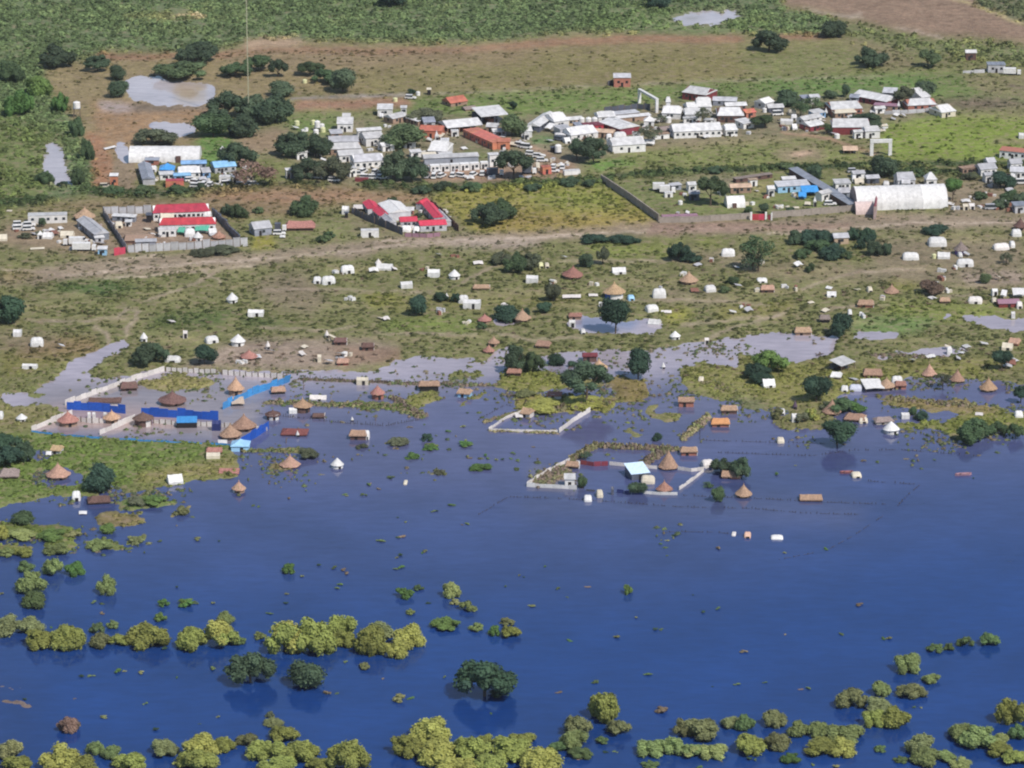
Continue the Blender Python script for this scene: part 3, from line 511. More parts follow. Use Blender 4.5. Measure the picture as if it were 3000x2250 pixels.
green_tarp = mat('green_tarpaulin', (.10, .38, .27), .6, .15, 1.0, .2)
silt_cloth = mat('mud_stained_white_sheeting', (.60, .565, .54), .75, .16, 1.2, .2)
mud = mat('mud_wall', (.30, .205, .15), .95, .16, 1.2, .3)
dark_mud = mat('dark_mud_wall', (.12, .07, .06), .95, .2, 1.2, .3)
brick = mat('red_mud_brick', (.36, .15, .11), .9, .16, 1.5, .2)
concrete = mat('weathered_block_wall', (.30, .26, .225), .9, .16, .8, .2)
wood = mat('weathered_pole', (.16, .12, .09), .9, .15)
dark = mat('dark_opening', (.018, .016, .018), .8, .1)  # near-black panels stand in for the shade inside doorways and open fronts
glass = mat('window_glass', (.03, .04, .05), .15, .1, 1, 0, 0, .6)
tyre = mat('tyre_rubber', (.02, .02, .02), .9, .1)
brown_plas = mat('brown_plastic', (.22, .10, .07), .6, .2)
yellow_pl = mat('pale_yellow_plastic', (.60, .60, .34), .5, .1)
th_tan = thatch('tan_thatch', (.42, .275, .195)); th_gold = thatch('golden_thatch', (.47, .32, .20)); th_dark = thatch('dark_brown_thatch', (.17, .105, .09)); th_red = thatch('reddish_thatch', (.36, .19, .15)); th_grey = thatch('grey_thatch', (.27, .22, .20))
bark = mat('bark', (.10, .075, .055), .95, .2, 3)

GRP = {}
def at_px(px, py, sink=None):
    x, y, _ = G(px, py); z = gz(x, y)
    if sink is not None: z = -sink
    return x, y, max(z, -.9)
def front(px, pb, D): return px, pb-D/2*.31*M(pb)          # picture row of a front foot -> row of the footprint's centre

# ------------------------------------------------------------------ round thatched hut
def tukul(px, pb, w, label, th=None, wall=None, hk=.62, wallh=1.5, sink=None, tarp=None, bell=.25, group='round thatched huts'):
    r = w/2/M(pb); px_, py_ = front(px, pb, r*1.7); x, y, z = at_px(px_, py_, sink)
    t = thing('round_hut', 'hut', label, (x, y, z), random.random()*.9-.45, group)
    t.rotation_euler[0], t.rotation_euler[1] = random.uniform(-.035, .035), random.uniform(-.035, .035)
    h = r*2*hk; wh = wallh+(.35 if sink is not None else 0)
    part('wall', MB().rings([(r*.80, -.3), (r*.80, wh+.25)], 18, cap=False), wall or mud, t)
    prof = [(r*1.0, wh-.32), (r*1.02, wh-.12)]+[(r*((1-k)**(1+bell)), wh-.12+h*k) for k in (.14, .3, .46, .62, .78, .9)]+[(r*.03, wh+h*.985)]
    part('roof', MB().rings(prof, 22, jit=.13), th or th_tan, t)
    part('roof_tip', MB().rings([(r*.07, 0), (r*.045, .25), (.02, .5)], 8), th or th_tan, t, (0, 0, wh-.12+h*.95))
    part('door', MB().box(0, -r*.80, 0, .9, .14, wh-.25), dark, t, (0, 0, 0), .3)
    if tarp:
        for a0, a1, m_ in tarp:
            b_ = MB(); n_ = 8; vs = []
            for zz in (0.0, wh+.1):
                for i in range(n_+1): a = R(a0+(a1-a0)*i/n_); vs.append((r*.86*math.cos(a), r*.86*math.sin(a), zz))
            for zz in (0.0, wh+.1):
                for i in range(n_+1): a = R(a0+(a1-a0)*i/n_); vs.append((r*.83*math.cos(a), r*.83*math.sin(a), zz))
            k = n_+1; fs = [(i, i+1, k+i+1, k+i) for i in range(n_)]+[(2*k+i+1, 2*k+i, 3*k+i, 3*k+i+1) for i in range(n_)]+[(k+i, k+i+1, 3*k+i+1, 3*k+i) for i in range(n_)]
            part('tarpaulin_wrap', b_.add(vs, fs), m_, t)
    return t

# ------------------------------------------------------------------ thatched rectangular hut
def rhut(px, pb, w, label, th=None, wall=None, D=4.2, wh=1.6, rh=1.5, rz=0, sink=None, endc=None, hip=.25, group='rectangular thatched huts'):
    L = w/M(pb)*.96; px_, py_ = front(px, pb, D); x, y, z = at_px(px_, py_, sink)
    t = thing('thatched_hut', 'hut', label, (x, y, z), R(rz), group)
    if sink is not None: wh += .35
    part('wall', MB().box(0, 0, -.4, L*.86, D*.78, wh+.4), wall or dark_mud, t)
    roof_mesh(t, L, D, wh-.15, rh, th or th_tan, hip, .32, rough=.10)
    part('door', MB().box(-L*.1, -D*.39-.03, 0, .9, .08, wh-.3), dark, t)
    if endc: part('end_cover', MB().box(L*.46, 0, -.1, .16, D*.8, wh+.3), endc, t)
    return t
def roof_mesh(t, L, D, z, rh, m, hip=0.0, th=.12, rough=0.0, name='roof'):
    """pitched roof as a solid: ridge along x, pulled in at both ends by hip (fraction of L)"""
    nx, b_ = 7, MB(); top = []
    for k, (yy, zz) in enumerate(((-D/2, 0), (-D/4, .5), (0, 1), (D/4, .5), (D/2, 0))):
        for i in range(nx):
            f = i/(nx-1)*2-1; ex = L/2*(1-hip*2*zz*.5)
            top.append((f*ex+rough*(random.random()-.5), yy+rough*(random.random()-.5), z+rh*zz-(.12*rh*(1-f*f) if rough else 0)*zz+rough*1.2*(random.random()-.5)))
    bot = [(p[0]*.985, p[1]*.985, p[2]-th) for p in top]; K_ = len(top); fs = []
    for k in range(4):
        for i in range(nx-1):
            a = k*nx+i; fs.append((a, a+1, a+nx+1, a+nx)); fs.append((K_+a+nx, K_+a+nx+1, K_+a+1, K_+a))
    for i in range(nx-1): fs.append((i+1, i, K_+i, K_+i+1)); a = 4*nx+i; fs.append((a, a+1, K_+a+1, K_+a))
    for k in range(4):
        a = k*nx; fs.append((a, a+nx, K_+a+nx, K_+a)); a = k*nx+nx-1; fs.append((a+nx, a, K_+a, K_+a+nx))
    b_.add(top+bot, fs)
    e = [0, nx, 2*nx, 3*nx, 4*nx]; b_.add([top[i] for i in e], [(0, 1, 2, 3, 4)]); e = [i+nx-1 for i in e]; b_.add([top[i] for i in e], [(4, 3, 2, 1, 0)])
    return part(name, b_, m, t)

# ------------------------------------------------------------------ canvas shelters
def tent(px, pb, w, label, style='dome', D=3.6, h=2.2, rz=0, m=None, sink=None, door=True, group='white family shelters'):
    m = m or white_cloth; L = w/M(pb)*.9; px_, py_ = front(px, pb, D*(.9 if abs(rz) < 30 else 1)); x, y, z = at_px(px_, py_, sink)
    rz += random.uniform(-9, 9); door = door and random.random() < .5; t = thing('shelter', 'tent', label, (x, y, z), R(rz), group); b_ = MB(); t.rotation_euler[0], t.rotation_euler[1] = random.uniform(-.04, .04), random.uniform(-.04, .04)
    if style in ('dome', 'ridge', 'box'):
        sec = {'dome': [(-.5, 0), (-.47, .45), (-.36, .78), (-.17, .96), (0, 1), (.17, .96), (.36, .78), (.47, .45), (.5, 0)],
               'ridge': [(-.5, 0), (-.49, .38), (-.25, .70), (0, 1), (.25, .70), (.49, .38), (.5, 0)],
               'box': [(-.5, 0), (-.5, .72), (-.25, .88), (0, 1), (.25, .88), (.5, .72), (.5, 0)]}[style]
        ks = [(-1, .42), (-.94, .72), (-.75, .92), (-.35, 1.0), (0, .96), (.35, 1.0), (.75, .92), (.94, .72), (1, .42)] if style == 'dome' else [(-1, 1), (-.5, .96), (0, .99), (.5, .95), (1, 1)]
        n_ = len(sec); vs = []
        for fx, kk in ks:
            for yy, zz in sec: vs.append((fx*L/2+.05*(random.random()-.5), yy*D*(kk*.5+.5), zz*h*kk+.05*(random.random()-.5)*(zz > 0)-(0.25 if zz == 0 else 0)))
        fs = [(i*n_+j, i*n_+j+1, (i+1)*n_+j+1, (i+1)*n_+j) for i in range(len(ks)-1) for j in range(n_-1)]+[tuple(range(n_))[::-1], tuple(range((len(ks)-1)*n_, len(ks)*n_))]
        part('canopy', b_.add(vs, fs), m, t, smooth=False)
        if door:
            part('door_opening', MB().box(L*.1, -D*.5-.02, 0, .95, .10, h*(.42 if style != 'box' else .62)), dark, t)
            part('guy_flap', MB().box(-L*.22, -D*.5-.22, .0, L*.24, .35, .07), m, t)
    elif style == 'pyr':                                   # square marquee with a peak
        part('canopy', MB().rings([(L*.70, h*.52), (L*.71, h*.56), (L*.46, h*.70), (L*.22, h*.84), (.08, h)], 4), m, t, rz=math.pi/4)
        part('side_wall', MB().box(0, 0, -.2, L*.9, L*.9, h*.55+.2), m, t)
        part('door_opening', MB().box(L*.1, -L*.45-.02, 0, 1.0, .10, h*.45), dark, t)
    elif style == 'cone':                                  # hut wrapped in sheeting
        r = L/2; part('side_wall', MB().rings([(r*.86, -.2), (r*.84, h*.42)], 16, cap=False), m, t)
        part('canopy', MB().rings([(r*.98, h*.36), (r, h*.40), (r*.68, h*.62), (r*.34, h*.84), (.05, h*1.05)], 14, jit=.06), m, t)
        part('door_opening', MB().box(0, -r*.86, 0, .8, .1, h*.36), dark, t, (0, 0, 0), .35)
    elif style == 'lean':                                  # one sheet slung over poles
        part('canopy', MB().slab([(-L/2, -D/2, h*.55), (0, -D/2, h*.62), (L/2, -D/2, h*.5), (L/2, D/2, h*.95), (0, D/2, h*1.02), (-L/2, D/2, h)], .07), m, t)
        for sx in (-1, 1):
            for sy, hh in ((-1, .52), (1, .93)): part('pole', MB().bar((sx*L*.47, sy*D*.46, -.3), (sx*L*.47, sy*D*.46, h*hh), .06), wood, t)
        part('back_sheet', MB().box(0, D*.44, 0, L*.9, .06, h*.9), m, t)
    return t

# ------------------------------------------------------------------ buildings with walls, roof, windows, door
def bld(x0, y0, x1, y1, D, h, label, roof=None, wall=None, kind='gable', rh=1.2, win=3, door=True, over=.5, name='building', cat='building', open_=False, group=None, hip=0.0, wcol=None, sink=None):
    if y0 < 460 and x0 > 820 and 3 < D < 10.5 and x0 < 2750: D *= 1.28; rh *= 1.12
    a, c = G(x0, y0), G(x1, y1); L = math.hypot(c[0]-a[0], c[1]-a[1]); rz = math.atan2(c[1]-a[1], c[0]-a[0])
    mx_, my_ = (a[0]+c[0])/2, (a[1]+c[1])/2; z = max(gz(mx_, my_), .12) if sink is None else -sink
    t = thing(name, cat, label, (mx_, my_, z), rz, group); roof = roof or white_tin; wall = wall or white_paint
    Lw, Dw = L-2*over*.6, D-2*over*.6
    if open_:
        for i in range(max(3, int(L/4.5)+1)):
            xx = -Lw/2+Lw*i/max(2, int(L/4.5))
            for sy in (-1, 1): part('post', MB().box(xx, sy*Dw/2, -.3, .22, .22, h+.3), wood if open_ == 2 else wall, t)
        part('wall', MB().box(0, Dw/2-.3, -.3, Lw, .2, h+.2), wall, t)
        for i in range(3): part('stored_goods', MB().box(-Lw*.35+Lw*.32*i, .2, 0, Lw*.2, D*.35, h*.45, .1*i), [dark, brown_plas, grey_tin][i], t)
    else:
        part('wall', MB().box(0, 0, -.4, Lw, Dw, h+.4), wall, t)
    if kind == 'gable' or kind == 'hip':
        roof_mesh(t, L, D, h-.05, rh, roof, hip if kind == 'gable' else min(.9, hip or .45), .1)
        if kind == 'gable' and not open_: part('gable_end', MB().add([(-Lw/2+.02, -Dw/2, h), (-Lw/2+.02, Dw/2, h), (-Lw/2+.02, 0, h+rh*.86), (Lw/2-.02, -Dw/2, h), (Lw/2-.02, Dw/2, h), (Lw/2-.02, 0, h+rh*.86)], [(0, 2, 1), (3, 4, 5), (0, 3, 5, 2), (1, 2, 5, 4)]), wall, t)
        part('ridge_cap', MB().box(0, 0, h-.05+rh-.02, L*(1-(hip if kind == 'gable' else min(.9, hip or .45)))*.98, .35, .1), roof, t)
    elif kind == 'shed':
        part('roof', MB().slab([(-L/2, -D/2, h+.05), (L/2, -D/2, h+.05), (L/2, D/2, h+rh), (-L/2, D/2, h+rh)], .1), roof, t)
        if not open_: part('upper_wall', MB().add([(-Lw/2, Dw/2, h), (Lw/2, Dw/2, h), (Lw/2, Dw/2, h+rh*.85), (-Lw/2, Dw/2, h+rh*.85), (-Lw/2, -Dw/2, h), (Lw/2, -Dw/2, h)], [(1, 0, 3, 2), (0, 4, 3), (5, 1, 2)]), wall, t)
    elif kind == 'flat':
        part('roof', MB().box(0, 0, h, L*.99, D*.98, .14), roof, t)
        for i in range(1, 4): part('roof_beam', MB().box(-L/2+L*i/4, 0, h+.14, .12, D*.98, .08), roof, t)
    if win and not open_:
        wm_ = win_mesh(wcol)
        for i in range(win):
            xx = -Lw/2+Lw*(i+.5)/win+.25
            part('window', wm_, None, t, (xx, -Dw/2-.03, h*.45))
        if D > 4: part('window', wm_, None, t, (-Lw/2-.03, 0, h*.45), math.pi/2)
    if door and not open_:
        part('door', MB().box(-Lw/2+Lw*(.5 if win % 2 == 0 else .34)/max(1, 1), -Dw/2-.03, 0, .95, .08, min(2.0, h*.75)), dark, t)
    return t
_wm = {}
def win_mesh(m=None):
    m = m or glass
    if m.name not in _wm: _wm[m.name] = MB().box(0, 0, 0, 1.05, .09, .85).box(0, -.02, -.09, 1.25, .14, .09).mesh('window', m)
    return _wm[m.name]
def prefab(x0, y0, x1, y1, label, n, h=2.6, D=2.6, m=None, wcol=None, group='prefab cabins', under=None):
    """row of container cabins: each cabin a part with its own roof strip, window and door"""
    a, c = G(x0, y0), G(x1, y1); L = math.hypot(c[0]-a[0], c[1]-a[1]); rz = math.atan2(c[1]-a[1], c[0]-a[0]); mx_, my_ = (a[0]+c[0])/2, (a[1]+c[1])/2
    t = thing('cabin_row' if n > 1 else 'cabin', 'cabin', label, (mx_, my_, max(.15, gz(mx_, my_))), rz, group); m = m or white_paint; w = L/n
    for i in range(n):
        xx = -L/2+w*(i+.5)
        cb = part('cabin_box', MB().box(0, 0, 0, w*.93, D, h).box(0, 0, h, w*.95, D+.14, .09), m, t, (xx, 0, 0))
        part('window', win_mesh(), None, cb, (w*.18, -D/2-.04, h*.45)); part('door', MB().box(-w*.2, -D/2-.03, .05, .85, .07, 1.95), wcol or dark, cb)
    return t
def arch_hall(x0, y0, x1, y1, D, h, label, bays=9, door=None, gothic=0.0, m=None, endm=None):
    a, c = G(x0, y0), G(x1, y1); L = math.hypot(c[0]-a[0], c[1]-a[1]); rz = math.atan2(c[1]-a[1], c[0]-a[0]); mx_, my_ = (a[0]+c[0])/2, (a[1]+c[1])/2
    t = thing('storage_tent', 'storage tent', label, (mx_, my_, max(.15, gz(mx_, my_))), rz); m = m or white_cloth
    def sec(k=1.0):
        o_ = []
        for i in range(17):
            a_ = math.pi*i/16; cx_, sz_ = math.cos(a_), math.sin(a_)**.72; sz_ = sz_*(1-gothic)+gothic*(1-abs(cx_)**1.6)
            o_.append((-cx_*D/2*k, sz_*h*k))
        return o_
    s_ = sec()
    for i in range(bays):
        xa, xb = -L/2+L*i/bays+.03, -L/2+L*(i+1)/bays-.03; vs = [(xa, p, q-.1) for p, q in s_]+[((xa+xb)/2, p*.985, q*.985-.1) for p, q in s_]+[(xb, p, q-.1) for p, q in s_]
        part('fabric_bay', MB().add(vs, [(k*17+j, k*17+j+1, (k+1)*17+j+1, (k+1)*17+j) for k in (0, 1) for j in range(16)]), m, t, smooth=True)
    s2 = sec(1.008)
    for i in range(bays+1):
        xa = -L/2+L*i/bays; vs = [(xa-.07, p, q-.1) for p, q in s2]+[(xa+.07, p, q-.1) for p, q in s2]
        part('rib', MB().add(vs, [(j, j+1, 17+j+1, 17+j) for j in range(16)]), m, t, smooth=True)
    for sx in (-1, 1): part('end_wall', MB().add([(sx*(L/2-.05), p*.99, q*.99-.1) for p, q in s_], [tuple(range(17)) if sx > 0 else tuple(range(16, -1, -1))]), endm or m, t)
    for dx, dw, dh, dz in (door or []): part('door', MB().box(dx*L, -D/2+.18 if dz == 0 else -D*.46, dz, dw, .7, dh), dark_mud, t)
    return t

# ------------------------------------------------------------------ vehicles
def car_meshes(col, key, van=False):
    if key in _wm: return _wm[key]
    b_ = MB()
    if van: b_.add([(-2.3, -.95, .4), (2.3, -.95, .4), (2.3, .95, .4), (-2.3, .95, .4), (-2.3, -.95, 1.1), (2.3, -.95, 1.0), (2.3, .95, 1.0), (-2.3, .95, 1.1)], [(3, 2, 1, 0), (4, 5, 6, 7), (0, 1, 5, 4), (1, 2, 6, 5), (2, 3, 7, 6), (3, 0, 4, 7)])
    else: b_.add([(-2.3, -.93, .45), (2.3, -.93, .45), (2.3, .93, .45), (-2.3, .93, .45), (-2.3, -.9, 1.12), (2.25, -.9, .98), (2.25, .9, .98), (-2.3, .9, 1.12)], [(3, 2, 1, 0), (4, 5, 6, 7), (0, 1, 5, 4), (1, 2, 6, 5), (2, 3, 7, 6), (3, 0, 4, 7)])
    b_.box(-2.36, 0, .5, .12, 1.7, .22).box(2.36, 0, .5, .12, 1.7, .22)
    x0, x1 = (-2.25, 1.7) if van else (-2.2, .9)
    cab = MB().box((x0+x1)/2, 0, 1.0, x1-x0, 1.78, .86 if not van else 1.15, top=.88)
    roof = MB().box((x0+x1)/2, 0, 1.84 if not van else 2.13, (x1-x0)*.9, 1.6, .07)
    wh = MB(); n_ = 10; vs = [(.36*math.cos(2*math.pi*j/n_), yy, .36*math.sin(2*math.pi*j/n_)) for yy in (-.12, .12) for j in range(n_)]
    wh.add(vs, [(j, n_+j, n_+(j+1) % n_, (j+1) % n_) for j in range(n_)]+[tuple(range(n_)), tuple(range(2*n_-1, n_-1, -1))])
    _wm[key] = (b_.mesh('body', col), cab.mesh('glasshouse', glass), roof.mesh('roof', col), wh.mesh('wheel', tyre)); return _wm[key]
def car(px, pb, rz, label, col=None, van=False, name='parked_car', group='parked vehicles'):
    col = col or white_paint; ms = car_meshes(col, 'car'+col.name+str(van), van); x, y, z = at_px(px, pb-3)
    t = thing(name, 'van' if van else 'car', label, (x, y, max(z, .1)), R(rz), group)
    part('body', ms[0], None, t); part('glasshouse', ms[1], None, t); part('roof', ms[2], None, t)
    for sx in (-1.45, 1.4):
        for sy in (-.85, .85): part('wheel', ms[3], None, t, (sx, sy, .36))
    return t
def truck(px, pb, rz, label, box=None, L=5.0, name='box_truck'):
    x, y, z = at_px(px, pb-4); t = thing(name, 'truck', label, (x, y, max(z, .1)), R(rz), 'parked vehicles')
    part('chassis', MB().box(0, 0, .55, L+2.2, 1.1, .25), dark, t); part('cargo_box', MB().box(-1.0, 0, .85, L, 2.3, 2.3), box or white_paint, t)
    part('cab', MB().box(L/2+.35, 0, .6, 1.6, 2.1, 1.7, top=.9), white_paint, t); part('windscreen', MB().box(L/2+1.12, 0, 1.45, .1, 1.7, .65), glass, t)
    ms = car_meshes(white_paint, 'carwhite_paintFalse')
    for sx in (-L/2, -L/2+1.1, L/2+.3):
        for sy in (-.95, .95): part('wheel', ms[3], None, t, (sx, sy, .42))
    return t
def tank(px, pb, label, r=1.4, h=2.6, stand=0, m=None, name='water_tank'):
    x, y, z = at_px(px, pb); z = max(z, .05); t = thing(name, 'water tank', label, (x, y, z), 0)
    if stand:
        for sx in (-1, 1):
            for sy in (-1, 1): part('leg', MB().bar((sx*r*.9, sy*r*.9, -.2), (sx*r*.75, sy*r*.75, stand), .1), wood, t)
        part('platform', MB().box(0, 0, stand, r*2.1, r*2.1, .15), dark_tin, t)
        for sx in (-1, 1): part('brace', MB().bar((sx*r*.88, -r*.9, .3), (-sx*r*.8, -r*.8, stand*.9), .05), wood, t)
    part('drum', MB().rings([(r, 0), (r, h*.3), (r*.97, h*.33), (r, h*.36), (r, h*.66), (r*.97, h*.69), (r, h*.72), (r, h*.9), (r*.75, h), (r*.25, h*1.05)], 16), m or white_paint, t, (0, 0, stand+.15 if stand else 0))
    part('lid', MB().rings([(r*.26, 0), (r*.26, .15)], 10), m or white_paint, t, (0, 0, (stand+.15 if stand else 0)+h*1.05))
    return t

# ------------------------------------------------------------------ fences and walls
def fence(pts, h, label, m, pm=None, pitch=2.6, gap=.04, th=.07, name='fence', cat='fence', base=None, post=.11, lean=.0, skip=(), posth=.15, wob=.06, grp=None):
    P = [G(*p) for p in pts]; o = P[0]; t = thing(name, cat, label, (o[0], o[1], 0), 0, grp); k = 0
    for (xa, ya, _), (xb, yb, _) in zip(P, P[1:]):
        L = math.hypot(xb-xa, yb-ya); n_ = max(1, round(L/pitch)); rz = math.atan2(yb-ya, xb-xa); w = L/n_
        pmesh = MB().box(0, 0, 0, w*(1-gap), th, h).box(0, -th*.6, h*.93, w*(1-gap), th*.3, h*.05).mesh('panel', m)
        for i in range(n_):
            f = (i+.5)/n_; x, y = xa+(xb-xa)*f, ya+(yb-ya)*f; zb = (base if base is not None else gz(x, y)); zb = max(zb, -.75)
            if k not in skip:
                q = part('panel', pmesh, None, t, (x-o[0], y-o[1], zb-.1+wob*(random.random()-.5)), rz+wob*.5*(random.random()-.5)); q.rotation_euler[0] = lean*(random.random()-.3)+(wob > .03)*random.uniform(-.08, .08); q.scale[2] = random.uniform(.82, 1.1) if wob > .03 else 1
            f = i/n_; x, y = xa+(xb-xa)*f, ya+(yb-ya)*f
            if pm: part('post', post_mesh(pm, post, h+posth), None, t, (x-o[0], y-o[1], zb-.1), rz)
            k += 1
    return t
def post_mesh(m, r, h):
    key = (m.name, r, round(h, 2))
    if key not in _wm: _wm[key] = MB().box(0, 0, 0, r*2, r*2, h).mesh('post', m)
    return _wm[key]
def portal(x0, y0, x1, y1, h, label, bw=1.0):
    a, c = G(x0, y0), G(x1, y1); L = math.hypot(c[0]-a[0], c[1]-a[1]); rz = math.atan2(c[1]-a[1], c[0]-a[0]); mx_, my_ = (a[0]+c[0])/2, (a[1]+c[1])/2
    t = thing('gateway_arch', 'gateway', label, (mx_, my_, max(.1, gz(mx_, my_))), rz)
    for s in (-1, 1): part('pillar', MB().box(s*(L/2-bw/2), 0, -.3, bw, 1.2, h+.3-bw), white_paint, t)
    part('lintel', MB().box(0, 0, h-bw, L, 1.3, bw), white_paint, t); return t

# ------------------------------------------------------------------ trees and shrubs
def crown_mesh(name, m, seed, nl=1500, lobes=11, leaf=.05, flat=.8, spread=.62, lobe=.42, open_=0.0, base=0.0):
    """crown in a unit box: x,y in -.5..5, z in 0..1; lobes of leaf quads round rough cores"""
    g = np.random.default_rng(seed); b_V, b_F = [], []; cen = []
    for i in range(lobes):
        a = g.random()*6.283; r = spread*.5*math.sqrt(g.random()); zc = base+(1-base)*(.30+.42*g.random()*(1-.6*(r/.35)**2)); rad = lobe*.5*(.62+.55*g.random())
        cen.append((r*math.cos(a), r*math.sin(a), zc, rad))
    cen.append((0, 0, .5+.1*g.random(), lobe*.55))
    if not open_:
        for (cx_, cy_, cz_, rad) in cen:
            k = len(b_V); n_ = 8
            for zf, rf in ((-.8, .5), (-.3, .92), (.25, .95), (.7, .65)):
                for j in range(n_):
                    a = 6.283*j/n_; q = rad*.76*rf*(.8+.4*g.random()); b_V.append((cx_+q*math.cos(a), cy_+q*math.sin(a), max(.02, cz_+zf*rad*flat*1.1)))
            for i in range(3):
                for j in range(n_): b_F.append((k+i*n_+j, k+i*n_+(j+1) % n_, k+(i+1)*n_+(j+1) % n_, k+(i+1)*n_+j))
            b_F += [(k+24, k+25, k+26, k+27), (k+24, k+27, k+28, k+31), (k+28, k+29, k+30, k+31)]
    w = np.array([c[3]**2 for c in cen]); w /= w.sum()
    for _ in range(nl):
        cx_, cy_, cz_, rad = cen[g.choice(len(cen), p=w)]; d = g.normal(0, 1, 3); d /= np.linalg.norm(d); d[2] = abs(d[2])*(1 if g.random() < .8 else -1)
        rr = rad*(.80+.30*g.random()**1.5); p = np.array([cx_+d[0]*rr, cy_+d[1]*rr, max(.01, cz_+d[2]*rr*flat*1.1)])
        nn = d+g.normal(0, .45, 3)+np.array([0, 0, .35]); nn /= np.linalg.norm(nn); u = np.cross(nn, g.normal(0, 1, 3)); u /= np.linalg.norm(u); v_ = np.cross(nn, u); s_ = leaf*.5*(.6+.9*g.random())
        k = len(b_V)
        for q in (p+s_*(-u-v_*.5), p+s_*(u-v_*.6), p+s_*(u*.7+v_), p+s_*(-u*.8+v_*.7)): b_V.append(tuple(q))
        b_F.append((k, k+1, k+2, k+3))
    me = bpy.data.meshes.new(name); me.from_pydata([tuple(map(float, v_)) for v_ in b_V], [], b_F); me.materials.append(m); me.update(); return me
LM = {'dark': leafmat('dark_evergreen_leaves', (.072, .108, .062)), 'deep': leafmat('deep_green_leaves', (.043, .082, .052)), 'olive': leafmat('olive_acacia_leaves', (.11, .125, .075)), 'green': leafmat('fresh_green_leaves', (.10, .175, .05)),
      'mid': leafmat('mid_green_leaves', (.082, .125, .058)), 'bright': leafmat('yellow_green_leaves', (.265, .29, .078), hue=.018), 'lime': leafmat('pale_green_leaves', (.22, .27, .10)), 'dull': leafmat('dusty_green_leaves', (.21, .225, .10)),
      'brown': leafmat('dry_brown_twigs', (.17, .12, .085), trans=0), 'weed': leafmat('water_weed_leaves', (.13, .19, .075)), 'reed': leafmat('dry_reed', (.20, .155, .10), trans=.05)}
CR = {}
def crown(form, v):
    key = (form, v)
    if key not in CR:
        P = dict(round=dict(nl=2400, lobes=10, leaf=.046, spread=.56, lobe=.52, flat=.85), acacia=dict(nl=2400, lobes=17, leaf=.042, spread=.84, lobe=.33, flat=.9), wisp=dict(nl=1300, lobes=13, leaf=.042, spread=.85, lobe=.36, open_=1),
                 shrub=dict(nl=2400, lobes=20, leaf=.044, spread=.80, lobe=.34, flat=1.0), low=dict(nl=800, lobes=11, leaf=.062, spread=.84, lobe=.36))[form]
        CR[key] = crown_mesh('crown' if form in ('round', 'acacia', 'wisp') else 'foliage', LM['mid'], 100+v*7+len(form)*31, **P)
    return CR[key]
def paint(o, m):
    s_ = o.material_slots[0]; s_.link = 'OBJECT'; s_.material = m; return o
def tree(px, pb, w, h, kind, form='round', trunk=.22, name='tree', stem=True, group='trees', label=None, v=None, sink=None, kd=.95):
    """pb = picture row of the trunk's foot; w, h = width and full height in picture pixels"""
    m_ = M(pb); x, y, z = at_px(px, pb, sink); t = thing(name, 'tree' if name == 'tree' else 'shrub', label or '', (x, y, max(z, -.35)), random.random()*6.28, group)
    t['_a'] = [float(px), float(pb), float(w), float(h)]; t['_k'] = kind
    wm_, hm = w/m_, h/m_/CP; v = random.randrange(5) if v is None else v
    lo = hm*trunk
    c = part('crown' if name == 'tree' else 'foliage', crown(form, v), None, t, (0, 0, lo)); paint(c, LM[kind]); q = 1.24 if name == 'tree' else 1.10; c.scale = (wm_*q, wm_*q*kd, (hm-lo)*(1.42 if name == 'tree' else 1.5)); c.location[2] = lo-(hm-lo)*(.26 if stem is False else .22 if trunk < .13 else .10)
    if stem:
        b_ = MB(); r0 = max(.16, wm_*.028); top = lo+(hm-lo)*.45
        b_.bar((0, 0, -.3), (.02*wm_, 0, top*.6), r0, 7)
        for i in range(5):
            a = i*1.26+random.random(); b_.bar((.02*wm_*.8, 0, top*(.42+.05*i)), (math.cos(a)*wm_*.27, math.sin(a)*wm_*.27, lo+(hm-lo)*(.35+.2*random.random())), r0*.42, 5)
        part('trunk', b_, bark, t)
    return t
# ================================================================== the town and the camps
# --- north-west camp
arch_hall(382, 468, 588, 468, 12.5, 5.2, 'large plain white storage tent with two dark side doors below the ponds', 8, [(-.18, 2.0, 2.3, 0), (.20, 2.0, 2.6, 0)], .25)
bld(424, 485, 468, 485, 3.5, 2.2, 'small reddish brown shed against the lower left side of the white storage tent', grey_tin, brick, 'shed', .4, 1)
bld(423, 500, 437, 546, 5.2, 2.6, 'dark grey ribbed roof building at the left end of the blue roofed camp', grey_tin, pale_tin, 'gable', .9, 2)
tent(450, 508, 22, 'small white dome tent beside the dark grey ribbed roof', 'dome')
tent(490, 517, 50, 'teal blue peaked marquee in the middle of the blue roofed camp', 'pyr', h=4.6, m=sky_tarp, group='tarpaulin marquees')
bld(466, 528, 510, 526, 4, 2.2, 'low white flat roofed store in front of the teal marquee', white_tin, white_paint, 'shed', .5, 2)
bld(530, 496, 606, 494, 4.5, 2.3, 'long light blue roof with dark eaves just below the white storage tent', blue_tin, grey_tin, 'gable', .9, 4)
bld(520, 520, 588, 518, 7.5, 2.4, 'broad white roof in the middle of the blue roofed camp', white_tin, white_paint, 'gable', 1.9, 3, hip=.35)
bld(508, 531, 560, 529, 3.5, 2.1, 'strip of light blue roof in front of the broad white roof', blue_tin, blue_tin, 'shed', .4, 3)
bld(588, 520, 614, 518, 7, 2.4, 'faded blue grey roof at the right of the broad white roof', pale_tin, blue_tin, 'gable', 1.2, 1)
bld(622, 505, 688, 500, 8, 2.6, 'long bright blue roof at the right end of the north west camp', blue_tin, pale_tin, 'gable', 1.5, 3)
bld(486, 550, 539, 549, 3.4, 2.6, 'red shipping container at the front edge of the blue roofed camp', red_tin, orange_tin, 'flat', .1, 0, name='shipping_container', cat='container', over=.05)
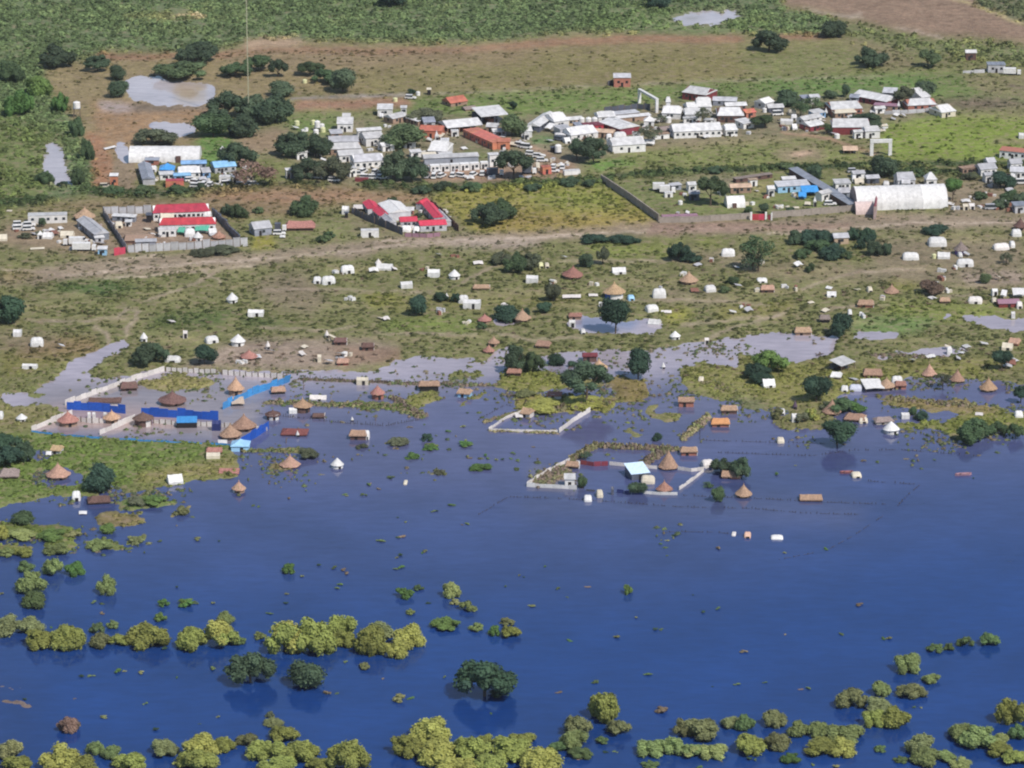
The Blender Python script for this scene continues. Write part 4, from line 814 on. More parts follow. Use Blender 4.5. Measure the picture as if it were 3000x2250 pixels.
car(559, 538, 15, 'white car beside the right end of the red shipping container'); car(574, 545, -25, 'white car nosing out between its neighbours right of the red container'); car(574, 555, -5, 'white car nearest the hedge right of the red container')
car(598, 550, 75, 'white car parked end on, left of the pair near the hedge'); car(617, 552, 80, 'white car parked end on, right of the pair near the hedge')
bld(643, 538, 676, 538, 3.5, 2.6, 'plain white box cabin under the brown leafless tree', white_tin, white_paint, 'flat', .1, 1, over=.1)
car(665, 550, 15, 'white vehicle in front of the plain white box cabin', van=True); bld(678, 536, 702, 535, 3.5, 2.2, 'cream shed between the white box cabin and the brown tree', white_tin, cream_cloth, 'shed', .4, 1)
tent(732, 540, 22, 'pale rounded shelter at the foot of the brown leafless tree', 'dome', m=cream_cloth); car(740, 552, 5, 'long white vehicle below the brown leafless tree', van=True); car(708, 552, 10, 'silver car left of the long white vehicle under the brown tree', pale_tin)
tent(651, 458, 18, 'tiny white canopy on the green lawn right of the storage tent', 'pyr', h=3.4)
bld(668, 398, 690, 398, 3, 2.2, 'small blue roofed hut in the shade of the big trees', blue_tin, dark_tin, 'gable', .7, 1)
bld(322, 548, 348, 548, 3, 4.4, 'orange based guard post with a white roof left of the blue roofed camp', white_tin, orange_tin, 'shed', .5, 1, name='guard_post')
car(309, 556, 5, 'pale vehicle left of the orange based guard post', cream_cloth)
tank(226, 346, 'white water tank on a dark stand by the left scrub edge', 1.5, 2.6, 3.8)
tent(322, 446, 16, 'white sheet bundle beside the reddish track left of the storage tent', 'lean', D=5, h=1.0, door=False, rz=-55)

# --- town, north side
bld(988, 383, 1036, 383, 7, 3.6, 'white square roofed house at the left of the town', white_tin, white_paint, 'gable', 1.6, 2); bld(1003, 366, 1028, 366, 4.5, 3.2, 'smaller white annex behind the white square roofed house', white_tin, white_paint, 'gable', 1.2, 1)
bld(1105, 338, 1152, 338, 5, 3.0, 'white flat shed at the top of the town near the dirt strip', white_tin, white_paint, 'shed', .8, 1)
bld(1173, 336, 1193, 336, 3, 2.8, 'small white two tone kiosk right of the top shed', white_tin, white_paint, 'shed', .5, 1)
bld(1136, 364, 1180, 354, 5, 2.4, 'white slanting roof below the top shed', white_tin, mud, 'gable', 1.1, 2)
tent(1118, 352, 14, 'small white awning on the left side of the top shed', 'lean', D=2.5, h=2)
bld(1195, 360, 1233, 372, 3, 2, 'narrow white strip roof above the round topped tree', white_tin, mud, 'shed', .4, 2)
for i, (a, b_, c_, r_) in enumerate(((870, 370, yellow_pl, 1.1), (918, 368, yellow_pl, .9), (946, 390, yellow_pl, 1.1))):
    tank(a, b_, ['yellowish round tank on the grass left of the town', 'yellowish tank above the white stacked tanks', 'yellowish tank right of the white stacked tanks'][i], r_, 1.9, 0, c_)
tank(930, 385, 'tall white tank in the cluster left of the white square house', 1.2, 2.6, 1.2); tank(943, 380, 'white tank right of the tall one in the tank cluster', 1.1, 2.0, 0); tank(926, 396, 'white tank at the front of the tank cluster', 1.1, 2.0, 0)
bld(1045, 402, 1118, 397, 3, 2.4, 'narrow white roofed block behind the white gabled store', white_tin, white_paint, 'shed', .6, 4)
bld(1060, 425, 1116, 420, 8, 3.4, 'white gabled store with a small dark window high on its face', white_tin, white_paint, 'gable', 1.2, 1)
bld(1112, 445, 1150, 440, 4, 2.4, 'white walled hut with a dark red roof edge right of the gabled store', white_tin, white_paint, 'gable', .8, 1)
bld(966, 407, 1002, 405, 4, 2.2, 'pale roofed shed below the white square roofed house', pale_tin, mud, 'shed', .6, 1)
bld(962, 428, 1050, 426, 7, 2.4, 'pale grey roof building right of the leafy tree', pale_tin, white_paint, 'gable', 1.2, 3)
bld(964, 452, 1056, 448, 6, 2.6, 'long cream roof in front of the pale grey roof', white_tin, mud, 'gable', 1.4, 4, hip=.15)
bld(988, 472, 1062, 468, 8, 2.8, 'wide white roof building above the parked vehicles', white_tin, white_paint, 'gable', 1.3, 3)
bld(1030, 492, 1122, 486, 9, 3.0, 'big grey weathered roof above the parked vehicles', pale_tin, white_paint, 'gable', 2.0, 5, hip=.2)
bld(1018, 520, 1042, 517, 4, 3.4, 'tall plain white block left of the parked vehicles', white_tin, white_paint, 'flat', .1, 1)
bld(866, 468, 900, 466, 4.5, 3.0, 'hut with white walls and blue shaded side below the leafy tree', white_tin, white_paint, 'shed', .8, 1, name='office_hut')
bld(836, 526, 864, 524, 2.6, 3.6, 'white upright canopy frame on the grass left of the dark tree', white_tin, white_paint, 'shed', .4, 0, open_=True)
car(930, 530, -15, 'white four by four under the dark tree, left one'); car(978, 538, -8, 'white car under the dark tree, right one'); car(948, 458, 0, 'white vehicle half hidden between the two large trees', van=True)
for i, (a, b_, r_, l_) in enumerate(((1050, 520, 8, 'white pickup leftmost in the row in front of the grey weathered roof'), (1064, 512, 60, 'white four by four behind the front row, left'), (1072, 530, -8, 'white four by four in front row, second from left below the grey roof'), (1095, 531, 0, 'white four by four in the middle of the front row below the grey roof'),
                        (1100, 514, 70, 'white four by four parked end on behind the middle of the row'), (1116, 518, 70, 'white four by four parked end on right of the middle'), (1122, 531, 0, 'white car at the right end of the front row below the grey roof'))): car(a, b_, r_, l_)
bld(1040, 534, 1080, 534, 2, 1.2, 'low dark red flat trailer in front of the parked four by fours', maroon_tin, maroon_tin, 'flat', .1, 0, False, name='trailer', cat='trailer', over=.05)
car(1158, 524, 85, 'dark red pickup under the right side of the tall tree', maroon_tin); car(1160, 508, 85, 'white car above the dark red pickup by the tall tree')
bld(1232, 400, 1300, 402, 7, 3.2, 'orange walled block in the middle of the town', orange_tin, orange_tin, 'gable', 1.1, 2); bld(1236, 372, 1272, 370, 6, 2.4, 'small slate blue roof behind the orange walled block', grey_tin, pale_tin, 'gable', 1.2, 1)
tent(1290, 413, 24, 'cream awning at the lower right corner of the orange block', 'lean', D=3, h=2.2, m=cream_cloth, rz=-35)
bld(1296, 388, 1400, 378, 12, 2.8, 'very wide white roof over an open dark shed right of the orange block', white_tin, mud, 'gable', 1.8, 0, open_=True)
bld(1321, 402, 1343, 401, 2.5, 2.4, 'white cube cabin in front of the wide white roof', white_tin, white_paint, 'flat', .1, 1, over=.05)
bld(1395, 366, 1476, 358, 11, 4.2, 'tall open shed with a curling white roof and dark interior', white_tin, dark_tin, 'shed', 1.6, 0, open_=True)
bld(1426, 386, 1462, 388, 4, 2.4, 'pale dome roofed store below the tall open shed', white_tin, mud, 'gable', 1, 1); bld(1440, 400, 1482, 398, 4, 2.2, 'low white roofed strip above the end of the orange container row', white_tin, grey_tin, 'gable', .7, 2)
prefab(1378, 400, 1466, 440, 'slanting row of orange cabins with dark blue side, at the green square', 5, 3, 7, orange_tin, dark_tin, None)
bld(1456, 436, 1496, 436, 5, 3.2, 'salmon coloured block with pale front at the end of the orange cabin row', orange_tin, orange_tin, 'flat', .1, 1)
tent(1500, 435, 34, 'cream flat awning right of the salmon block', 'lean', D=2.5, h=1.8, m=cream_cloth, rz=-20)
bld(1181, 434, 1219, 433, 4, 2.6, 'white hut with a dark red back edge below the flagpole', white_tin, white_paint, 'gable', .8, 1); bld(1184, 420, 1216, 420, 1.5, 2.8, 'dark red lean-to behind the hut below the flagpole', maroon_tin, maroon_tin, 'shed', .3, 0)
bld(1262, 452, 1320, 455, 10, 2.8, 'white tent roof with a sloping left corner above the cabin rows', white_cloth, white_cloth, 'gable', 2.4, 2, hip=.3, name='marquee'); bld(1290, 436, 1316, 436, 5, 3.2, 'white block right of the sloping tent roof', white_tin, white_paint, 'flat', .1, 1)
tent(1280, 424, 13, 'tall narrow white canopy behind the sloping tent roof', 'pyr', h=5)
bld(1200, 463, 1234, 461, 4, 2.3, 'white cabin with one dark window left of the cream cabin', white_tin, white_paint, 'shed', .4, 1); bld(1236, 471, 1278, 469, 3.5, 2.3, 'cream long cabin behind the prefab row', cream_cloth, cream_cloth, 'shed', .4, 0); bld(1285, 470, 1326, 467, 3, 2.2, 'low white cabin right of the cream long cabin', white_tin, white_paint, 'shed', .4, 2)
bld(1240, 484, 1402, 477, 4, 2.8, 'very long narrow white roof behind the prefab row', white_tin, grey_tin, 'shed', .7, 0)
prefab(1259, 506, 1404, 498, 'long row of joined white prefab cabins along the parking lane', 5); prefab(1407, 497, 1430, 496, 'single white cabin right of the long prefab row', 1)
bld(1430, 490, 1462, 488, 4, 4.8, 'tall white two storey block left of the round dark tree', white_tin, white_paint, 'flat', .1, 2)
for a, b_, r_, l_, v_ in ((1251, 527, 80, 'car painted grey for shade, leftmost in the parking lane', 0), (1271, 528, 85, 'white van second from the left in the parking lane', 1), (1294, 526, 60, 'white four by four third from the left in the parking lane', 0), (1327, 524, 80, 'white four by four left of the car parked askew', 0), (1352, 526, -30, 'white car parked askew in the middle of the lane', 0),
                      (1387, 522, 65, 'white four by four second from the right in the parking lane', 0), (1413, 519, 85, 'white pickup rightmost in the parking lane', 0)): car(a, b_, r_, l_, pale_tin if a == 1251 else None, bool(v_))  # leftmost car's shade is put in as grey paint
truck(1450, 522, 0, 'dark flatbed truck right of the parking lane', dark_tin, 4.5)

# --- town, middle
bld(1521, 402, 1556, 400, 5, 2.6, 'white tent cluster hut beside the tree at the road bend', white_cloth, white_cloth, 'gable', 1.4, 1); bld(1536, 410, 1551, 410, 2.5, 2.4, 'small white box in front of the tent cluster hut', white_tin, white_paint, 'flat', .1, 1, over=.05)
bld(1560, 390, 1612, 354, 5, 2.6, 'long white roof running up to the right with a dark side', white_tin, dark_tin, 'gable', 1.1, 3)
bld(1604, 372, 1650, 366, 9, 3.0, 'big white canopy with a hanging corner in the middle town', white_cloth, white_cloth, 'gable', 2.2, 1, hip=.4, name='marquee'); tent(1611, 392, 24, 'white slung sheet at the corner of the big canopy', 'lean', D=4, h=3, rz=-30)
bld(1652, 368, 1704, 364, 4, 2.4, 'narrow white roof right of the big canopy', white_tin, tan_tin, 'gable', .7, 2); bld(1630, 398, 1668, 394, 6, 3, 'grey walled building with one long dark opening', pale_tin, pale_tin, 'flat', .1, 0)
for i, a in enumerate((1704, 1724, 1742)): tank(a, 368, ['white tank left of three behind the red block', 'white tank middle of three behind the red block', 'white tank right of three behind the red block'][i], 1.2, 3, 0)
bld(1745, 358, 1800, 355, 6, 2.6, 'white arched roof behind the red block', white_tin, white_paint, 'gable', 1.4, 2, hip=.3); bld(1800, 362, 1905, 352, 3, 2.0, 'very long thin white roof along the back of the town', white_tin, mud, 'shed', .5, 0)
bld(1708, 388, 1765, 384, 4.5, 2.8, 'dark red walled block in the middle of the white roofs', maroon_tin, red_tin, 'flat', .1, 2); bld(1682, 386, 1704, 384, 4, 2.6, 'dark brown open shed left of the red block', grey_tin, dark_mud, 'shed', .4, 1)
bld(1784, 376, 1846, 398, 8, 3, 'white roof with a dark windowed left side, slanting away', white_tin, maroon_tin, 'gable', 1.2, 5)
bld(1656, 408, 1738, 398, 8, 2.4, 'large white rounded roof left of the tan roof', white_tin, white_paint, 'gable', 2.0, 2, hip=.35); bld(1738, 400, 1800, 404, 4, 2.3, 'tan roof strip in front of the red block', tan_tin, mud, 'gable', .8, 0)
tent(1816, 413, 42, 'white oval canopy above the white fronted hall', 'dome', D=5, h=2.8); tent(1784, 412, 18, 'small white canopy left of the oval one', 'dome', D=3)
tent(1661, 424, 20, 'white slanted tent at the upper left of the dark leafy tree', 'ridge', rz=20); car(1640, 418, -30, 'dark car left of the white slanted tent', dark_tin); bld(1628, 406, 1660, 408, 2.5, 1.6, 'low white step roof below the grey walled building', white_tin, grey_tin, 'shed', .3, 0)
bld(1784, 444, 1884, 438, 8, 3.2, 'white hall with a wide roof, dark bays left and a closed white front right', white_tin, white_paint, 'gable', 1.9, 2, hip=.15); bld(1800, 449, 1838, 447, .8, 2.2, 'dark block painted as the shaded open bays of the white hall', dark_tin, dark, 'flat', .1, 0, False, name='bay_shade')  # solid dark block stands in for the shade inside the bays
tent(1900, 433, 40, 'dark edged awning at the right end of the white hall', 'lean', D=3, h=2.4, rz=-12)
tank(1635, 452, 'white upright tank on the lane left of the leafy tree', 1.3, 2.8, .6); bld(1612, 449, 1626, 448, 2.2, 2, 'black square shed beside the white upright tank', dark_tin, dark, 'flat', .1, 0, False)
car(1524, 437, -25, 'pale van first of two below the salmon block', None, True); car(1541, 441, -20, 'white van second of two below the salmon block', None, True)
for a, b_, r_, l_ in ((1556, 461, -15, 'white car leftmost of the group by the lane'), (1578, 468, -12, 'white pickup middle of the group by the lane'), (1588, 480, 5, 'white car nearest of the group by the lane')): car(a, b_, r_, l_)
bld(1586, 512, 1612, 510, 3.5, 2.8, 'orange container at the end of the lane', orange_tin, orange_tin, 'flat', .1, 0, name='shipping_container', cat='container', over=.05); car(1622, 500, 80, 'white car just right of the orange container'); car(1622, 510, 0, 'white car in front of the orange container'); car(1648, 500, 85, 'white four by four left of the white trailer')
bld(1651, 515, 1698, 512, 2.6, 1.6, 'long white trailer at the field edge', white_tin, white_paint, 'flat', .1, 0, False, name='trailer', cat='trailer', over=.05); tent(1552, 503, 18, 'small white peaked canopy left of the orange container', 'pyr', h=3.6); truck(1550, 517, 0, 'dark truck below the small white peaked canopy', dark_tin, 3.5); tent(1576, 505, 12, 'narrow cream sheet left of the orange container', 'lean', D=5, h=2.4, m=cream_cloth)

# --- town, east blocks
portal(1872, 304, 1925, 334, 6.2, 'white three legged gateway frame beside the dark wall', .9); fence([(1770, 334), (1868, 322), (1905, 326)], 2.6, 'dark corrugated wall leading up to the white gateway frame', dark_tin, wood, 3, name='wall', cat='wall'); 
bld(1790, 346, 1868, 338, 4, 1.4, 'low pale grey platform roof in front of the dark corrugated wall', pale_tin, mud, 'shed', .2, 0)
bld(1940, 344, 1998, 346, 7, 2.6, 'white wide tent roof with a trailing right end', white_cloth, white_cloth, 'gable', 2, 1, hip=.3, name='marquee'); bld(1949, 328, 1965, 328, 3.5, 4.4, 'narrow tall white turret tent behind the wide tent roof', white_tin, white_paint, 'hip', 1.6, 1)
bld(2014, 286, 2086, 296, 11, 3.2, 'largest white roof at the top of the middle town with a maroon front', white_tin, maroon_tin, 'gable', 1.8, 3, hip=.2); bld(2088, 306, 2160, 308, 6, 2.2, 'pale strip roofs right of the largest white roof', pale_tin, grey_tin, 'gable', .8, 2)
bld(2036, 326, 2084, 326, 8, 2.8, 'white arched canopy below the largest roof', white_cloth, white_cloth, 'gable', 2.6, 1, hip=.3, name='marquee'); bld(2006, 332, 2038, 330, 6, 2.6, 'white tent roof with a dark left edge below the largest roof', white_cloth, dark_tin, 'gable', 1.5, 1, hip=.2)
bld(2002, 349, 2052, 348, 8, 2.8, 'double white tent roof left of the thin leaning tree', white_tin, white_paint, 'gable', 1.5, 2, hip=.2); bld(2000, 364, 2044, 363, 3, 2.4, 'cream wall block with one dark door under the double tent roof', white_tin, white_paint, 'flat', .1, 2)
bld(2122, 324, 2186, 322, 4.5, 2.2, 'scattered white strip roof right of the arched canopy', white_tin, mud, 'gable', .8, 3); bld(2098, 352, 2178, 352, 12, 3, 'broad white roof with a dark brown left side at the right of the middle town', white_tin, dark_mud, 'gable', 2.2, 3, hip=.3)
bld(2164, 378, 2198, 372, 5, 2.4, 'white canopy over a lone wall at the right end of the barracks', white_tin, white_paint, 'shed', .6, 1); bld(2062, 366, 2090, 366, 3, 2, 'small white block right of the leaning tree', white_tin, white_paint, 'flat', .1, 1)
bld(1966, 402, 2108, 396, 7.5, 3.0, 'long white barracks with a bright roof and a row of small windows', white_tin, white_paint, 'gable', 1.9, 8); bld(2118, 398, 2156, 396, 6, 2.8, 'white hut with a peaked roof at the right end of the long barracks', white_tin, white_paint, 'gable', 1.6, 3, hip=.3)
tent(1901, 375, 36, 'white pointed canopy between the two thin grey trees', 'pyr', h=4.4); bld(1914, 410, 1960, 406, 3, 2, 'low cream wall block left of the long barracks', mud, white_paint, 'flat', .1, 0); bld(1930, 392, 1968, 388, 5, 1.6, 'dull brown low roof left of the long barracks', th_grey, mud, 'gable', .9, 0)
bld(1852, 408, 1876, 408, 4, 2.2, 'white ruined looking hut behind the leaning trees', white_tin, white_paint, 'flat', .1, 1); bld(2176, 346, 2208, 342, 4, 2.2, 'salmon roofed hut at the right edge of the middle town', orange_tin, brick, 'gable', .9, 1)
tank(1958, 362, 'white tank in front of the wide tent roof', 1.2, 2.4)
bld(2224, 322, 2252, 314, 5, 2.8, 'white tilted tent at the left of the east block', white_cloth, white_cloth, 'gable', 1.3, 1); bld(2246, 330, 2294, 328, 4, 2.2, 'white strip tents trailing right of the tilted tent', white_tin, dark_tin, 'gable', .9, 2); tank(2240, 332, 'small white tank in front of the tilted tent', .9, 1.8); car(2278, 344, 12, 'white car left of the cream domed tent', None, True)
bld(2346, 302, 2372, 300, 4, 2, 'grey roofed shed left of the small white house', grey_tin, grey_tin, 'shed', .4, 1); bld(2368, 306, 2398, 304, 4, 3, 'small white house with a grey side beyond the trees', pale_tin, white_paint, 'gable', .8, 2)
tent(2320, 340, 26, 'cream domed tent in the middle of the east block', 'dome', m=cream_cloth); tent(2326, 356, 20, 'white dome tent below the cream domed tent', 'dome'); tent(2305, 369, 40, 'white pair tent at the left of the dirt lane', 'box'); tank(2298, 384, 'dark horizontal tank by the dirt lane', 1.2, 1.4, 0, dark_tin); tent(2327, 384, 16, 'small white tent right of the dark tank', 'ridge')
bld(2342, 368, 2398, 356, 4, 2.2, 'white narrow roof climbing to the right in the east block', white_tin, white_paint, 'gable', 1, 2); bld(2376, 350, 2410, 344, 4, 2.4, 'pale blue and white hut in the middle of the east block', white_tin, blue_tin, 'shed', .5, 2); bld(2356, 384, 2400, 376, 6, 2.2, 'white roof with a maroon front edge at the dirt lane', white_tin, maroon_tin, 'gable', 1.1, 1)
tent(2420, 350, 10, 'narrow white canopy left of the pink walled house', 'pyr', h=4)
bld(2424, 334, 2516, 330, 10, 3, 'pink walled house with a wide white roof', white_tin, brick, 'gable', 1.6, 4, hip=.12); bld(2440, 348, 2506, 344, 3.5, 2.4, 'pale pink annex in front of the pink walled house', cream_cloth, mud, 'gable', .9, 3, hip=.2)
bld(2516, 292, 2618, 312, 8, 2.6, 'long white roof running down to the right at the back of the east block', white_tin, maroon_tin, 'gable', 1.4, 5); bld(2560, 322, 2632, 326, 4, 2.2, 'pinkish low block below the long slanting roof', pink_paint, mud, 'flat', .1, 3); bld(2490, 298, 2520, 300, 4, 2.2, 'grey blue shed at the left end of the long slanting roof', grey_tin, grey_tin, 'gable', .8, 1)
tent(2632, 330, 10, 'white upright board leaning by the fan shaped roof', 'pyr', h=4.2)
bld(2586, 286, 2628, 288, 5, 2.6, 'grey tilted roof behind the dark tree of the east block', pale_tin, dark_tin, 'shed', .8, 1); bld(2650, 322, 2736, 318, 7, 2.4, 'white fan shaped roof with a brown open front', white_tin, brick, 'gable', 1.7, 2, hip=.35); bld(2684, 304, 2712, 300, 6, 3, 'white sloping rear part of the fan shaped roof', white_tin, white_paint, 'shed', 2.2, 0)
fence([(2590, 338), (2660, 336), (2735, 330)], 1.7, 'low pale grey wall in front of the fan shaped roof', pale_tin, None, 4, name='wall', cat='wall'); bld(2560, 334, 2592, 332, 3, 2.2, 'white arched porch left of the low pale wall', white_tin, white_paint, 'gable', .8, 1)
bld(2738, 342, 2782, 336, 8, 2.4, 'white hipped tent standing alone right of the town', white_cloth, cream_cloth, 'gable', 1.8, 1, hip=.3, name='marquee')
bld(2434, 388, 2546, 388, 9, 3.2, 'large white roof with dark bays at the front of the east block', white_tin, maroon_tin, 'gable', 2.0, 0, hip=.08); bld(2498, 408, 2526, 406, 3, 2.8, 'white porch with dark round opening under the large roof', white_tin, white_paint, 'gable', .7, 1); bld(2528, 404, 2574, 402, 5, 3, 'white rounded annex right of the large roof with dark bays', white_tin, white_paint, 'gable', 1.3, 1, hip=.2); tank(2452, 408, 'small white tank at the left foot of the large roof', 1.1, 1.8)
bld(2556, 380, 2600, 376, 3, 1.2, 'flat cream boat shaped sheet behind the round tree', cream_cloth, white_paint, 'gable', .5, 0, False, hip=.4, name='covered_boat', cat='boat')
portal(2548, 459, 2612, 458, 6.6, 'white square gateway arch standing alone on the dirt lane', 1.35)
bld(2468, 450, 2512, 450, 4.5, 1.6, 'open sided pale roofed shelter on the field left of the gateway arch', tan_tin, dark_mud, 'gable', 1, 0, open_=2)
bld(2930, 462, 3010, 470, 5, 3.2, 'white building with dark windows at the right picture edge', brick, white_paint, 'shed', .6, 4, wcol=dark); tent(2992, 410, 18, 'white shelter on the bright field near the right picture edge', 'box'); 

# --- outliers to the north
bld(1796, 252, 1848, 252, 6, 4.2, 'lone red walled house with a dark balcony in the pasture', pale_tin, brick, 'gable', 1, 2, wcol=dark); fence([(1780, 256), (1796, 250)], 2.2, 'short dark lean-to wall left of the red walled house', dark_tin, wood, 3, name='wall', cat='wall')
bld(1306, 312, 1358, 304, 6, 1.6, 'salmon sheeted hut on the green strip', orange_tin, mud, 'gable', 1.6, 1); bld(1356, 326, 1392, 322, 4, .8, 'faded low roof right of the salmon sheeted hut', th_grey, mud, 'gable', .7, 0)
tree(1205, 278, 30, 18, 'deep', 'low', .1, stem=False, name='shrub', group=None, label='dark bushy mound beside the white car on the track'); car(1203, 296, -10, 'white car by the dark mound on the northern track'); tank(1225, 282, 'small white drum right of the dark mound', .9, 1.6); bld(1250, 280, 1264, 280, 2.5, 2.4, 'tiny dark kiosk with a pale roof on the northern track', cream_cloth, dark, 'shed', .4, 0); tank(1158, 300, 'cream drum standing on the red dirt strip', 1.0, 1.6, 0, yellow_pl); tank(893, 246, 'small yellow drum among the trees near the pasture', 1.0, 1.5, 0, yellow_pl)
bld(2826, 178, 2860, 178, 4, 3.6, 'small look-out hut with a broad white roof at the upper right', white_tin, dark_mud, 'gable', 1, 1); bld(2890, 212, 2944, 212, 6, 3.6, 'grey shed with a dark flat roof edge at the upper right', grey_tin, pale_tin, 'flat', .1, 2, wcol=dark); truck(2964, 226, -5, 'white truck in front of the grey shed at the upper right', white_cloth, 5.5)
fence([(2820, 218), (2885, 216)], 1.5, 'pale wall left of the grey shed at the upper right', pale_tin, None, 4, name='wall', cat='wall')

# --- masts
def mast(px, pb, h, w, label, poles=3, name='radio_mast', cat='mast'):
    x, y, z = at_px(px, pb); t = thing(name, cat, label, (x, y, z)); m_ = mat('faded_mast_paint', (.42, .42, .30), .6)
    if poles == 1: part('pole', MB().bar((0, 0, 0), (0, 0, h), w, 8), m_, t); part('footing', MB().rings([(1.6, 0), (1.5, .5), (.6, .7)], 10), white_paint, t); return t
    P_ = [(w*math.cos(a), w*math.sin(a)) for a in (0, 2.09, 4.19)]
    for p in P_: part('leg', MB().bar((p[0], p[1], 0), (p[0], p[1], h), .07, 5), m_, t)
    b_ = MB(); k = int(h/1.2)
    for i in range(k):
        for j in range(3): a, c = P_[j], P_[(j+1) % 3]; b_.bar((a[0], a[1], i*1.2), (c[0], c[1], (i+1)*1.2), .035, 3).bar((a[0], a[1], i*1.2), (c[0], c[1], i*1.2), .035, 3)
    part('lattice', b_, m_, t); return t
mast(729, 356, 68, .2, 'tall thin pale lattice mast rising out of the top of the picture')
mast(1190, 418, 7.5, .16, 'short pale flagpole on a round footing in front of the round topped tree', 1, 'flagpole', 'flagpole')

# --- west yard, red roofs
bld(82, 655, 198, 652, 4.5, 3.0, 'long white cabin with a dark slot window at the left yard', white_tin, white_paint, 'flat', .1, 5, over=.2); tree(122, 668, 24, 26, 'dark', 'round', .15, group=None, label='small dark tree in front of the long white cabin at the left yard')
for a, b_, r_, l_ in ((56, 668, 12, 'white car upper left of the four in the left yard'), (56, 679, 12, 'white car lower left of the four in the left yard'), (86, 670, 12, 'white car upper right of the four in the left yard'), (84, 681, 12, 'white car lower right of the four in the left yard'), (243, 715, -10, 'white car behind the white bus in the left yard')): car(a, b_, r_, l_)
tukul(248, 655, 64, 'wide thatched cone hut above the grey diagonal roof in the left yard', wallh=1.6, hk=.42, group=None)
bld(246, 664, 300, 708, 6, 2.6, 'long grey blue roof running diagonally down the left yard', pale_tin, grey_tin, 'gable', 1.3, 3); bld(276, 712, 306, 710, 3, 1.8, 'pale low box at the foot of the diagonal grey roof', white_tin, pale_tin, 'shed', .3, 0)
truck(215, 726, 180, 'white lorry with a dark gap behind its cab in the left yard', None, 5); truck(247, 742, 0, 'long white bus bodied lorry at the front of the left yard', None, 6.5); bld(286, 748, 316, 748, 3.5, 2.4, 'small blue kiosk with a white roof at the front of the left yard', white_tin, aqua_tarp, 'shed', .4, 1)
tent(118, 706, 18, 'white pointed tent left of the white ridge tent in the yard', 'pyr', h=3); tent(142, 704, 30, 'white ridge tent in the middle of the left yard', 'ridge'); tent(162, 696, 22, 'orange brown slung sheet in the left yard', 'lean', D=3, h=1.6, m=brown_plas, rz=30, group=None); tent(198, 700, 42, 'long tan ridge tent in the left yard', 'ridge', m=cream_cloth, rz=-10, group=None); tent(10, 710, 26, 'cream tent at the left picture edge beside the yard', 'ridge', m=cream_cloth); tent(178, 680, 16, 'white plank shaped sheet leaning in the left yard', 'lean', D=1.6, h=1.4, rz=45)
tent(110, 735, 46, 'pale flat tarpaulin spread on grass below the left yard', 'lean', D=1.5, h=.5, m=cream_cloth, door=False)
G_ = 'walls of the red roofed compound'
fence([(302, 630), (372, 630), (444, 628)], 3.2, 'pale grey sheet wall along the back of the red roofed compound', pale_tin, wood, 2.8, name='wall', cat='wall', th=.1); fence([(302, 632), (338, 690), (372, 742)], 3.0, 'dark sided sheet wall along the left of the red roofed compound', grey_tin, wood, 2.8, name='wall', cat='wall', th=.12)
fence([(374, 744), (500, 737), (640, 729), (726, 724)], 3.3, 'long pale grey corrugated wall along the front of the red roofed compound', pale_tin, wood, 2.8, name='wall', cat='wall', th=.1); fence([(622, 630), (660, 668), (704, 716)], 3.0, 'dark blue sheet wall down the right side of the red roofed compound', dark_tin, wood, 2.8, name='wall', cat='wall', th=.5)
fence([(334, 752), (368, 746)], 3.0, 'red sheet gate at the left corner of the grey wall', red_tin, None, 2.3, name='gate', cat='gate')
bld(446, 642, 614, 636, 9, 3.2, 'long building with a red roof and white pillars, the back one', red_tin, white_paint, 'gable', 2.0, 12, hip=.14, wcol=dark); bld(466, 680, 634, 676, 7, 3.2, 'long building with a red roof, the front one', red_tin, white_paint, 'gable', 1.8, 6, hip=.14, wcol=dark)
bld(464, 694, 516, 692, 4, 2.6, 'white box cabin in front of the front red roof', white_tin, white_paint, 'flat', .1, 2, over=.1); tent(532, 694, 24, 'green awning right of the white box cabin', 'lean', D=3, h=2.6, m=green_tarp, group=None); tent(593, 690, 46, 'long green awning under the front red roof', 'lean', D=3.5, h=2.8, m=green_tarp, group=None)
tent(556, 698, 34, 'white dome tent between the two green awnings', 'dome', D=4.5, h=2.8); tent(580, 710, 34, 'white tent with a purple hem at the compound front wall', 'cone', h=3, rz=0); tukul(641, 708, 40, 'brown domed hut at the right corner of the red roofed compound', th_red, wallh=1.0, hk=.45, group=None); tent(622, 692, 26, 'white sheet tent left of the brown domed hut', 'ridge', rz=15); tent(608, 648, 28, 'white tent right of the pillars of the back red roofed building', 'dome', h=3.2)
tent(490, 656, 44, 'cream topped tent between the two red roofs', 'ridge', D=5, h=3, m=cream_cloth); bld(364, 708, 452, 706, 9, 1.2, 'broad flat brown earth coloured roof in the red roofed compound', mat('packed_earth', (.33, .23, .17), .95, .15), dark_mud, 'gable', .9, 0, hip=.1); bld(396, 724, 460, 722, 3.5, 2, 'grey lean-to along the front wall of the compound', pale_tin, grey_tin, 'shed', .3, 1); bld(330, 648, 400, 652, 3, 2, 'pale slanting roof inside the back left of the compound', white_tin, grey_tin, 'shed', .4, 2); tent(348, 672, 26, 'tan rounded tent by the dark sided wall', 'dome', m=cream_cloth); bld(366, 664, 388, 664, 3, 1.8, 'white low cabin right of the tan rounded tent', white_tin, white_paint, 'shed', .3, 1); bld(428, 652, 446, 652, 4, 2.8, 'black open shed against the left end of the back red roof', dark_tin, dark, 'flat', .1, 0, False)
bld(736, 690, 790, 684, 7, 2.8, 'grey gabled house with a blue grey roof right of the compound', pale_tin, grey_tin, 'gable', 1.9, 1); truck(822, 684, 0, 'dark blue pickup truck right of the grey gabled house', dark_tin, 2.2); car(818, 694, 5, 'white car in front of the dark blue pickup')
